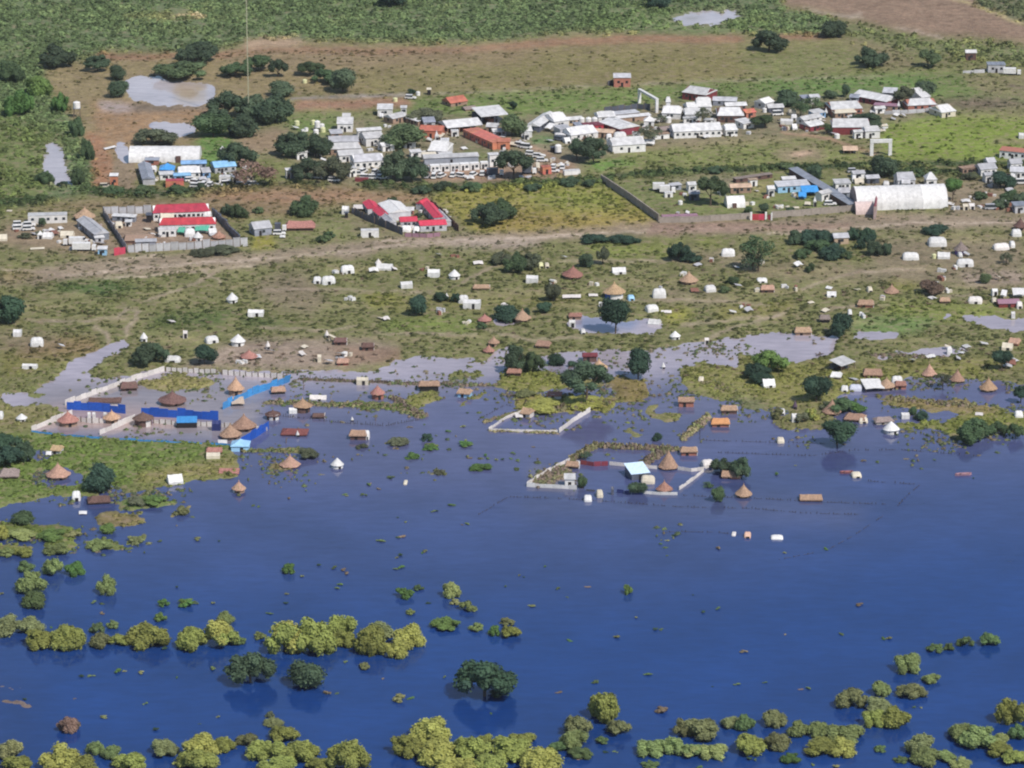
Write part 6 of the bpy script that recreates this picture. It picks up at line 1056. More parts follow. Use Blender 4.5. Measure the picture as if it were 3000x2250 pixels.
# middle right
Kk(1755, 1092, 50, 'orange thatched hut behind the tall spreading tree', th_gold, hk=.5, wallh=1.1, sink=.1); Rh(1728, 1062, 48, 'maroon topped frame hut in the silty water', maroon_tin, dark_mud, 4, 2.2, .5, sink=.2); Rh(1625, 1174, 46, 'white walled hut with a dark back under the tall spreading tree', th_red, white_cloth, 4, 1.8, .7, -6, sink=.2); Rh(2010, 1194, 52, 'pink tan box hut with a flat roof in the flood', th_tan, brick, 4.6, 2.2, .8, sink=.3, hip=.1)
Rh(2136, 1214, 54, 'tan hut with a blue rag on its right end', th_tan, dark_mud, 4, 1.5, 1.1, sink=.25, endc=aqua_tarp); Rh(2110, 1252, 58, 'orange roofed hut with a white right end in the flood', mat('orange_thatch', (.55, .27, .12), .9, .2, 2), brick, 4.2, 1.3, 1.3, sink=.25, endc=white_cloth); Rh(1545, 1226, 36, 'pale hut tipped at the corner of the hexagonal fence', th_tan, silt_cloth, 4, 1.6, 1.5, -25, sink=.2); T(1520, 1228, 24, 'grey white scrap roof left of the tipped hut', 'lean', D=3, h=1.4, m=silt_cloth, sink=.1)
T(2250, 1140, 40, 'white and pink hut on the shore of the green point', 'ridge', D=4, h=3, rz=12, sink=0); tent(2054, 1120, 18, 'reddish white bundle in the reeds', 'dome', h=1.4, m=cream_cloth, sink=0, group=None); T(1943, 1084, 14, 'white standing bird like sheet near the round trees', 'cone', h=2.2, sink=.2)
fence([(1432, 1262), (1480, 1228), (1530, 1208)], 1.1, 'pale sheet fence at the upper left of the hexagonal enclosure', silt_cloth, None, 2.6, .03, .1, base=0); fence([(1432, 1262), (1540, 1266), (1634, 1268)], 1.0, 'pale sheet fence with red patches at the bottom of the hexagonal enclosure', silt_cloth, None, 2.6, .03, .1, base=0); fence([(1638, 1268), (1680, 1236), (1730, 1206)], 1.6, 'white sheet fence at the right of the hexagonal enclosure', silt_cloth, None, 2.6, .03, .12, base=0)
# enclosure with the blue white roof
fence([(1543, 1424), (1600, 1386), (1670, 1352)], 1.3, 'pale fence up the left side of the diamond shaped enclosure', silt_cloth, None, 2.6, .02, .14, base=0); fence([(1543, 1426), (1620, 1430), (1690, 1434)], 1.4, 'bright white fence along the bottom left of the diamond enclosure', white_cloth, None, 2.6, .02, .14, base=0); fence([(1785, 1362), (1850, 1368), (1925, 1374)], 1.3, 'pale fence along the back of the diamond enclosure', silt_cloth, None, 2.6, .02, .1, base=0)
fence([(1700, 1360), (1740, 1366), (1782, 1364)], 1.6, 'dark maroon fence piece at the back of the diamond enclosure', maroon_tin, None, 2.6, .05, .1, base=0); fence([(1985, 1376), (2025, 1382), (2062, 1378)], 1.2, 'grey pink fence at the right back of the diamond enclosure', silt_cloth, None, 2.6, .02, .1, base=0); fence([(1990, 1436), (2030, 1408), (2062, 1382)], 1.2, 'pale fence down the right side of the diamond enclosure', silt_cloth, None, 2.6, .02, .12, base=0); fence([(1885, 1446), (1935, 1450), (1985, 1450)], 1.1, 'white fence in front of the small pink cone hut', white_cloth, None, 2.6, .02, .14, base=0)
fence([(1806, 1444), (1850, 1448), (1884, 1450)], 1.2, 'dark blue rag fence at the front of the diamond enclosure', mat('navy_tarpaulin', (.02, .03, .12), .6), None, 2.6, .1, .1, base=0); fence([(1715, 1438), (1745, 1440)], .7, 'low dark piece of fence left of the yellow white bundle', dark_tin, None, 2.6, .1, .1, base=0)
T(1794, 1450, 8, 'dark upright post bundle at the front of the diamond enclosure', 'box', h=2.6, D=1, m=dark_tin, sink=0, door=False)
Kk(1958, 1378, 58, 'tallest tan cone hut at the back right of the diamond enclosure', th_tan, hk=.85, wallh=.6, sink=.2, bell=.1); Rh(2018, 1336, 54, 'pinkish flat roofed hut with a white end behind the tallest cone hut', th_tan, brick, 4.2, 1.5, 1.0, sink=.25, endc=white_cloth); Rh(1678, 1374, 44, 'tan hut with a white dome end at the upper left of the diamond', th_tan, dark_mud, 4, 1.0, 1.0, -6, sink=.2, endc=white_cloth); T(1692, 1372, 14, 'white bulging end of the tan hut at the upper left', 'dome', h=2, sink=.1)
bld(1652, 1424, 1686, 1424, 4, 2.9, 'white flat roofed store in the left corner of the diamond enclosure', white_tin, white_paint, 'shed', .6, 0, sink=.1, name='store_hut'); bld(1838, 1398, 1894, 1392, 7, 2.2, 'hut with a pale blue sloping roof and walls painted dark for shade', mat('ice_blue_roof', (.52, .66, .80), .4), dark_tin, 'shed', 1.3, 0, sink=.2, name='store_hut'); T(1898, 1418, 46, 'cream long domed shelter right of the pale blue roof', 'dome', D=4, h=2.4, m=cream_cloth, sink=.2); Kk(1946, 1446, 50, 'small pink cone hut at the front of the diamond enclosure', th_red, hk=.5, wallh=.8, sink=.2)  # pale blue roofed hut: dark sheet walls carry its navy shade
T(2072, 1370, 40, 'pale slumped tent left of the twin dark trees', 'dome', m=silt_cloth, sink=.1, rz=18); Rh(2142, 1404, 60, 'peach coloured flat hut below the twin dark trees', th_tan, brick, 4.5, 1.0, 1.2, -4, sink=.3, endc=silt_cloth, hip=.1); Kk(2178, 1460, 50, 'tan cone hut right of the small round bush in the water', th_tan, hk=.6, wallh=.9, sink=.25); Rh(2375, 1470, 70, 'peach flat roof lying alone on the open water', th_tan, brick, 4.5, .8, 1.0, sink=.3, hip=.06)
T(1756, 1458, 22, 'yellow white bundle at the front of the diamond enclosure', 'dome', h=2.2, m=cream_cloth, sink=.2); T(1722, 1470, 26, 'white rounded bundle with a dark base below the diamond', 'dome', h=1.8, sink=.2); T(2190, 1576, 22, 'small peach dome tip in open water', 'dome', h=1.4, m=mat('peach_sheet', (.55, .36, .27), .8), sink=.1, group=None); T(2150, 1570, 14, 'faint pale speck of sheeting left of the peach dome tip', 'dome', h=.6, m=silt_cloth, sink=.1)
T(2276, 1581, 40, 'flat white oval sheet floating in open water', 'dome', h=1.1, D=3, sink=.15)
def boat(px, py, w, label, m, rz=0, m2=None):
    x, y, _ = G(px, py); L = w/M(py); t = thing('canoe', 'boat', label, (x, y, -.05), R(rz)); ks = [(-1, .06, .5), (-.8, .55, .28), (-.35, .95, .16), (.2, 1, .15), (.7, .7, .25), (1, .06, .48)]; V = []
    for f, b_, k in ks:
        for yy, zz in ((-1, .55+k*.5), (-.7, 0), (.7, 0), (1, .55+k*.5)): V.append((f*L/2, yy*b_*.85, zz))
    part('hull', MB().add(V, [(i*4+j, i*4+j+1, i*4+j+5, i*4+j+4) for i in range(5) for j in range(3)]+[(0, 1, 2, 3), (23, 22, 21, 20)]), m, t)
    for f in (-.3, .1, .45): part('bench', MB().box(f*L/2, 0, .42, .3, 1.4, .06), m2 or wood, t)
    part('cargo', MB().box(L*.02, 0, .1, L*.45, 1.1, .7, top=.6), m2 or m, t)
boat(2480, 1386, 40, 'reddish canoe lying beside a pale sheeted hump', mat('reddish_boat_paint', (.30, .12, .12), .6), 6); T(2508, 1400, 32, 'yellowish white hump right of the reddish canoe', 'dome', h=1.5, m=cream_cloth, sink=.1); boat(2822, 1392, 50, 'pinkish canoe alone on open water at the right', mat('pinkish_boat_paint', (.34, .19, .22), .6), 10)
# right shore
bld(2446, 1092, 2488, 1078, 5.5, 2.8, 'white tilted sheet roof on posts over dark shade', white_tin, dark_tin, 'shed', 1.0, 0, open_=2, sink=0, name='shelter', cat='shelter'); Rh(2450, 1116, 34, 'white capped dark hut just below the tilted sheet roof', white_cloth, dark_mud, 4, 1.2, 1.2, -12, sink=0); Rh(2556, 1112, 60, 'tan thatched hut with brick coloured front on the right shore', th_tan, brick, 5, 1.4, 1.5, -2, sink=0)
Kk(2723, 1108, 44, 'left cone hut of three in the right bay', th_tan, hk=.75, sink=.2, wallh=.8); Kk(2803, 1124, 44, 'middle cone hut of three in the right bay', th_tan, hk=.72, sink=.25, wallh=.9); Kk(2895, 1150, 52, 'right cone hut of three in the right bay, in open water', th_gold, hk=.62, sink=.3, wallh=1.0)
tent(2555, 1150, 66, 'big crumpled white tarpaulin roof of the right shore cluster', 'lean', D=6, h=3.0, rz=20, sink=.1); T(2507, 1146, 42, 'blue white tent left of the crumpled tarpaulin', 'dome', m=mat('bluish_white_canvas', (.52, .54, .62), .7), D=3.5, h=1.9, sink=.1); T(2474, 1150, 24, 'small white tent at the left end of the shore cluster', 'dome', h=2, sink=.1); Kk(2596, 1146, 52, 'tan cone hut right of the crumpled tarpaulin', th_tan, hk=.45, sink=.1, wallh=1.2); T(2628, 1128, 36, 'white dome tent behind the tan cone of the shore cluster', 'dome', D=3.6, h=2.6, sink=0); Rh(2638, 1142, 36, 'reddish hut at the right end of the shore cluster', th_red, brick, 4, 1.4, 1.0, sink=.1)
Kk(2436, 1220, 56, 'tan cone hut with a notch in its roof beside the green tree', th_tan, hk=.66, wallh=.9, sink=.15); Rh(2506, 1238, 66, 'peach ridge hut sloping right below the green tree', th_tan, dark_mud, 5, 1.0, 1.4, -12, sink=.2, endc=cream_cloth, hip=.4); T(2528, 1240, 30, 'cream bundle at the right end of the peach ridge hut', 'dome', h=1.6, m=cream_cloth, sink=.1); Rh(2588, 1244, 60, 'grey brown slumped hut with blue shade', th_grey, cream_cloth, 4, 1.0, 1.1, 12, sink=.2, hip=.4)
T(2611, 1272, 56, 'white peaked hut mirrored in the water at the right', 'cone', h=3.8, sink=.25); T(2330, 1240, 26, 'white upright shelter in the reeds of the green point', 'box', h=3.2, D=2, sink=.1); T(2291, 1215, 20, 'white small tent in the reeds of the green point', 'dome', sink=.1, h=1.6); T(2329, 1204, 16, 'dark purple hut scrap behind the white upright shelter', 'cone', m=mat('dark_purple_scrap', (.09, .06, .09), .8), sink=.1, h=3, group=None); T(2651, 1228, 26, 'white block tent by the reed bed at the right', 'box', h=2, D=2.4, sink=.1); T(2984, 1226, 28, 'white tent at the right edge by the reeds', 'dome', h=2.2, sink=.1); T(2868, 1220, 26, 'pale scrap of sheeting in the reed bed', 'lean', D=2, h=.8, m=silt_cloth, sink=0); T(2286, 1299, 24, 'white scrap on the small reed islet at the right', 'dome', h=1.6, m=cream_cloth, sink=.1); T(2960, 1076, 34, 'pink brown shelter below the tree at the right edge', 'lean', D=3, h=2, m=brown_plas, sink=0, group=None)
# drowned fence lines: rows of stakes breaking the surface
def stakes(pts, label, gap=1.1, h=.55, seed=1):
    g = random.Random(seed); P = [G(*p) for p in pts]; o = P[0]; t = thing('drowned_fence', 'fence', label, (o[0], o[1], 0)); b_ = MB()
    for (xa, ya, _), (xb, yb, _) in zip(P, P[1:]):
        L = math.hypot(xb-xa, yb-ya)
        for i in range(int(L/gap)):
            if g.random() < .18: continue
            f = (i+g.random()*.5)*gap/L; x, y = xa+(xb-xa)*f-o[0], ya+(yb-ya)*f-o[1]; b_.bar((x, y, -.3), (x+.1*g.random(), y, h*(.4+.9*g.random())), .09, 4)
            if g.random() < .7: b_.bar((x, y, .10), (x+(xb-xa)/L*gap, y+(yb-ya)/L*gap, .12), .05, 3)
    q = part('stakes', b_, mat('wet_wood', (.06, .055, .06), .8), t); q['kind'] = 'stuff'; return t
stakes([(1395, 1512), (1440, 1486), (1490, 1456), (1560, 1458), (1700, 1464)], 'drowned stake fence left of the diamond enclosure'); stakes([(1700, 1464), (1860, 1476), (2000, 1486), (2200, 1490), (2360, 1504), (2520, 1508)], 'drowned stake fence running right below the diamond enclosure', seed=2); stakes([(2000, 1452), (2240, 1462), (2420, 1472), (2600, 1478)], 'drowned stake fence past the lone peach roof', seed=3)
stakes([(2630, 1482), (2660, 1450), (2698, 1418)], 'short slanting row of stakes at the far right', seed=4); stakes([(2540, 1410), (2600, 1414), (2690, 1420)], 'row of stakes leading to the far right corner', seed=5); stakes([(2100, 1326), (2200, 1330), (2380, 1336), (2500, 1320), (2640, 1318), (2900, 1340)], 'row of drowned posts past the spreading waterside tree', seed=6)
stakes([(760, 1212), (900, 1228), (1010, 1240), (1130, 1248), (1240, 1228)], 'drowned thorn fence right of the compound', gap=.8, h=.9, seed=7); stakes([(880, 1108), (960, 1112), (1040, 1118), (1140, 1124), (1200, 1126), (1320, 1130), (1460, 1128)], 'line of dark drowned fence along the silty water', gap=.8, h=1.0, seed=8)
stakes([(1940, 1562), (1975, 1558), (2100, 1560), (2200, 1572)], 'broken stake line left of the floating white oval', seed=9, gap=1.6); stakes([(2280, 1640), (2420, 1614), (2500, 1570), (2590, 1510)], 'faint curved stake line at the right of the open water', seed=10, gap=1.6, h=.35)
stakes([(1400, 1232), (1480, 1186), (1530, 1196), (1640, 1206)], 'stakes of the drowned garden left of the hexagonal enclosure', seed=11, gap=1.3); stakes([(2050, 1252), (2050, 1290), (2240, 1296), (2420, 1300)], 'row of posts right of the tall reed hedge', seed=12, gap=1.4)
for i, (a, b_) in enumerate(((889, 1142), (889, 1124), (1050, 1178), (838, 1298), (1100, 1232))):
    x, y, _ = G(a, b_); t = thing('post', 'post', ['dark post standing in the water right of the low tan hut', 'dark stump in the drowned fence line', 'thin post by the reddish thatch dome', 'dark stump in open water left of the draped hut', 'forked pole standing at the end of the drowned thorn fence'][i], (x, y, -.3)); part('shaft', MB().bar((0, 0, 0), (.1, 0, 2.0), .16, 6), wood, t); part('top_branch', MB().bar((.1, 0, 1.5), (.6, .1, 2.1), .08, 5), wood, t)
# ================================================================== trees
D_ = 'round'
TR = [ # foot px, foot row, width, height, leaf, form, trunk fraction
 (163, 198, 92, 74, 'dark', 'acacia', .12), (285, 210, 64, 46, 'dark', 'acacia', .15), (343, 236, 52, 44, 'dark', 'round', .1), (350, 288, 58, 52, 'dark', 'round', .1), (572, 184, 116, 68, 'dark', 'acacia', .1), (540, 228, 132, 58, 'mid', 'acacia', .1), (692, 229, 78, 46, 'mid', 'acacia', .12), (765, 212, 80, 52, 'mid', 'acacia', .15), (815, 229, 52, 52, 'dark', 'acacia', .18),
 (908, 222, 68, 42, 'mid', 'acacia', .15), (960, 246, 80, 50, 'mid', 'acacia', .12), (1005, 273, 92, 66, 'dark', 'round', .06), (822, 284, 78, 44, 'dark', 'round', .1), (668, 345, 104, 78, 'dark', 'acacia', .08), (735, 350, 90, 80, 'dark', 'acacia', .08), (795, 358, 112, 92, 'dark', 'acacia', .08), (625, 402, 116, 66, 'mid', 'round', .05), (715, 404, 92, 66, 'dark', 'round', .05),
 (455, 424, 112, 48, 'olive', 'acacia', .1), (700, 490, 98, 86, 'dark', 'acacia', .1), (738, 548, 118, 76, 'brown', 'wisp', .15), (862, 458, 92, 80, 'dark', 'acacia', .1), (925, 462, 92, 76, 'dark', 'acacia', .1), (905, 530, 88, 66, 'dark', 'acacia', .12), (975, 534, 92, 76, 'olive', 'acacia', .12), (1185, 432, 122, 68, 'mid', 'round', .1),
 (1158, 528, 78, 96, 'dark', 'acacia', .1), (1205, 530, 80, 84, 'dark', 'acacia', .1), (1505, 528, 98, 84, 'dark', 'acacia', .3), (1250, 360, 88, 42, 'olive', 'acacia', .12), (1500, 402, 76, 66, 'mid', 'round', .1), (1504, 322, 26, 22, 'deep', 'round', .1), (1690, 474, 74, 66, 'dark', 'acacia', .15), (1738, 478, 82, 70, 'dark', 'acacia', .15),
 (2060, 370, 44, 54, 'olive', 'wisp', .3), (1898, 424, 66, 52, 'olive', 'wisp', .3), (1935, 362, 34, 22, 'olive', 'wisp', .2), (2242, 378, 72, 40, 'mid', 'acacia', .25), (2253, 152, 94, 66, 'dark', 'acacia', .1), (2446, 111, 74, 48, 'dark', 'round', .05), (2548, 197, 80, 66, 'dark', 'acacia', .1), (2718, 200, 60, 52, 'mid', 'acacia', .15), (2304, 312, 74, 46, 'dark', 'round', .05),
 (2434, 292, 42, 24, 'dark', 'round', .1), (2478, 288, 26, 36, 'dark', 'round', .2), (2708, 292, 64, 56, 'dark', 'round', .1), (2654, 312, 58, 56, 'olive', 'acacia', .25), (2545, 372, 108, 46, 'dark', 'acacia', .05), (2345, 345, 52, 46, 'mid', 'wisp', .15), (2380, 322, 60, 40, 'mid', 'wisp', .1), (2422, 396, 34, 34, 'mid', 'wisp', .2),
 (1156, 20, 90, 44, 'deep', 'round', .05), (1924, 24, 78, 50, 'deep', 'round', .05), (2590, 520, 90, 60, 'dark', 'round', .05), (2387, 529, 48, 44, 'dark', 'round', .05), (2791, 592, 50, 66, 'green', 'round', .32), (2930, 552, 64, 44, 'deep', 'round', .1), (2958, 556, 40, 38, 'deep', 'round', .1), (2630, 530, 30, 34, 'mid', 'wisp', .1),
 (1428, 662, 92, 72, 'dark', 'acacia', .08), (1470, 640, 74, 62, 'mid', 'acacia', .08), (2082, 606, 84, 84, 'mid', 'acacia', .3), (35, 952, 104, 104, 'deep', 'acacia', .05), (425, 1072, 80, 72, 'dark', 'acacia', .08), (462, 1062, 64, 66, 'dark', 'acacia', .1), (600, 1072, 66, 54, 'deep', 'round', .15), (1227, 928, 58, 58, 'deep', 'round', .03),
 (1482, 936, 86, 46, 'deep', 'round', .02), (1510, 1092, 62, 88, 'dark', 'acacia', .08), (1560, 1092, 60, 74, 'mid', 'acacia', .08), (1510, 800, 62, 66, 'mid', 'acacia', .1), (1560, 790, 54, 54, 'olive', 'acacia', .1), (1460, 775, 62, 40, 'olive', 'acacia', .1), (1803, 977, 86, 98, 'deep', 'round', .20), (1714, 786, 44, 42, 'dark', 'round', .1),
 (1766, 778, 34, 54, 'olive', 'acacia', .2), (1990, 768, 62, 60, 'deep', 'acacia', .05), (2020, 768, 56, 30, 'deep', 'acacia', .05), (2205, 796, 62, 70, 'dark', 'wisp', .1), (2222, 798, 82, 104, 'mid', 'wisp', .35), (1620, 886, 48, 58, 'olive', 'round', .08), (1595, 920, 44, 30, 'deep', 'round', .05), (1543, 932, 22, 28, 'deep', 'round', .1),
 (2150, 837, 34, 24, 'mid', 'round', .05), (2122, 860, 30, 20, 'mid', 'round', .05), (2463, 986, 62, 74, 'deep', 'round', .12), (2722, 864, 68, 44, 'brown', 'acacia', .1), (2948, 776, 36, 40, 'olive', 'wisp', .1), (2888, 834, 32, 32, 'mid', 'round', .05), (2260, 1086, 92, 70, 'green', 'acacia', .1), (2218, 1110, 70, 56, 'deep', 'acacia', .05), (2228, 1128, 62, 32, 'deep', 'round', .02),
 (1870, 1110, 74, 84, 'deep', 'round', .14), (1718, 1184, 126, 116, 'dark', 'acacia', .32), (1632, 1066, 54, 32, 'deep', 'round', .02), (1676, 1074, 26, 22, 'deep', 'round', .05), (2112, 1388, 64, 54, 'dark', 'acacia', .08), (2172, 1398, 60, 78, 'dark', 'acacia', .12), (2101, 1468, 40, 48, 'mid', 'round', .1), (2073, 1426, 28, 22, 'mid', 'wisp', .1),
 (1926, 1290, 28, 28, 'deep', 'round', .05), (2391, 1180, 84, 76, 'deep', 'round', .12), (2470, 1206, 84, 54, 'mid', 'acacia', .12), (2502, 1204, 60, 34, 'green', 'acacia', .1), (2452, 1304, 92, 74, 'deep', 'round', .22), (2762, 1140, 50, 52, 'olive', 'wisp', .35), (2934, 1088, 60, 52, 'deep', 'round', .2), (2830, 1296, 84, 76, 'mid', 'acacia', .05), (2868, 1276, 76, 56, 'mid', 'acacia', .05),
 (2925, 1272, 50, 44, 'mid', 'acacia', .1), (2975, 1284, 44, 50, 'mid', 'acacia', .15), (2990, 1180, 36, 56, 'deep', 'acacia', .3), (2702, 1230, 42, 30, 'deep', 'round', .05), (2676, 1214, 26, 28, 'mid', 'round', .1), (20, 1338, 96, 78, 'deep', 'acacia', .05), (66, 1350, 70, 70, 'dark', 'acacia', .05), (30, 1368, 90, 60, 'deep', 'acacia', .05), (292, 1438, 90, 82, 'deep', 'round', .04),
 (312, 1560, 46, 30, 'green', 'round', .05), (72, 1532, 70, 34, 'mid', 'round', .02), (1706, 1430, 28, 44, 'mid', 'round', .05), (1868, 1446, 56, 36, 'dark', 'round', .02), (1716, 1346, 32, 28, 'dark', 'wisp', .2), (2236, 628, 28, 28, 'dark', 'round', .15), (2190, 630, 26, 24, 'mid', 'round', .05), (2315, 626, 26, 18, 'dark', 'round', .02)]
for i, (a, b_, w, h, k, f, tr) in enumerate(TR): tree(a, b_, w, h, k, f, tr, group='trees', v=i % 5)
# the three dark trees standing in the foreground water
for a, b_, w, h, f, tr, l_ in ((734, 2000, 124, 104, 'acacia', .10, 'large dark tree standing in the foreground water behind the other'), (900, 2014, 110, 78, 'round', .04, 'low rounded dark tree standing in the foreground water'), (1420, 2040, 160, 120, 'acacia', .12, 'largest spreading dark tree standing alone in open foreground water')):
    tree(a, b_, w, h, 'dark' if a != 1420 else 'deep', f, tr, group='trees', label=l_, v=3, sink=.1)
tree(1470, 2036, 66, 22, 'deep', 'low', .05, name='shrub', stem=False, group=None, label='low dark branch clump at the right foot of the largest foreground tree', sink=.1)
# ================================================================== shrubs: thicket, scrub edge, bank bushes
SH = [ # centre px, foot row, width, height, leaf
 (893, 630, 92, 52, 'mid'), (700, 640, 60, 40, 'mid'), (668, 632, 44, 34, 'dark'), (757, 628, 34, 22, 'mid'), (965, 700, 36, 22, 'mid'), (950, 712, 50, 22, 'mid'), (2375, 714, 80, 46, 'deep'), (2330, 716, 60, 44, 'dark'), (2415, 712, 60, 38, 'deep'), (2400, 738, 80, 34, 'mid'), (2440, 758, 80, 40, 'deep'), (2350, 758, 56, 30, 'mid'), (2500, 706, 48, 40, 'deep'), (2540, 708, 50, 42, 'deep'),
 (2518, 732, 34, 34, 'deep'), (2560, 750, 60, 42, 'dark'), (2595, 748, 44, 38, 'dark'), (2480, 760, 40, 26, 'mid'), (2745, 686, 86, 26, 'deep'), (2376, 800, 34, 30, 'mid'), (1740, 712, 90, 22, 'deep'), (1830, 712, 90, 20, 'deep'), (650, 745, 100, 24, 'olive'), (590, 750, 70, 18, 'olive'), (2870, 586, 50, 24, 'mid'), (2960, 590, 60, 30, 'mid'), (2990, 600, 50, 34, 'dark'), (2935, 612, 60, 28, 'dark'), (2840, 530, 46, 24, 'olive'), (2690, 520, 36, 26, 'mid'),
 (1290, 885, 46, 26, 'deep'), (1335, 890, 30, 30, 'deep'), (130, 540, 60, 40, 'mid'), (185, 545, 36, 18, 'deep'), (230, 540, 50, 50, 'mid'), (255, 470, 44, 60, 'mid'), (225, 400, 50, 60, 'mid'), (180, 330, 60, 60, 'green'), (60, 340, 90, 80, 'green'), (110, 280, 80, 60, 'green'), (30, 240, 80, 60, 'mid'), (1560, 560, 60, 20, 'dark'), (1230, 640, 26, 16, 'dark'), (75, 700, 40, 16, 'olive'), (115, 690, 30, 12, 'olive'),
 (1515, 1375, 24, 10, 'weed'), (1412, 965, 36, 18, 'mid'), (1150, 600, 40, 24, 'mid'), (330, 570, 60, 26, 'mid'), (420, 572, 70, 28, 'mid'), (520, 570, 60, 26, 'mid'), (590, 562, 40, 24, 'dark'), (1235, 570, 60, 24, 'dark'), (1300, 558, 60, 26, 'dark'), (1380, 562, 60, 28, 'mid'), (1670, 545, 60, 24, 'dark'), (1725, 548, 44, 22, 'dark'), (2100, 508, 60, 20, 'dark'), (2300, 498, 50, 18, 'mid')]
for i, (a, b_, w, h, k) in enumerate(SH): tree(a, b_, w, h, k, 'shrub' if w > 40 else 'low', .02, 'shrub', False, 'green shrubs', v=i % 5)
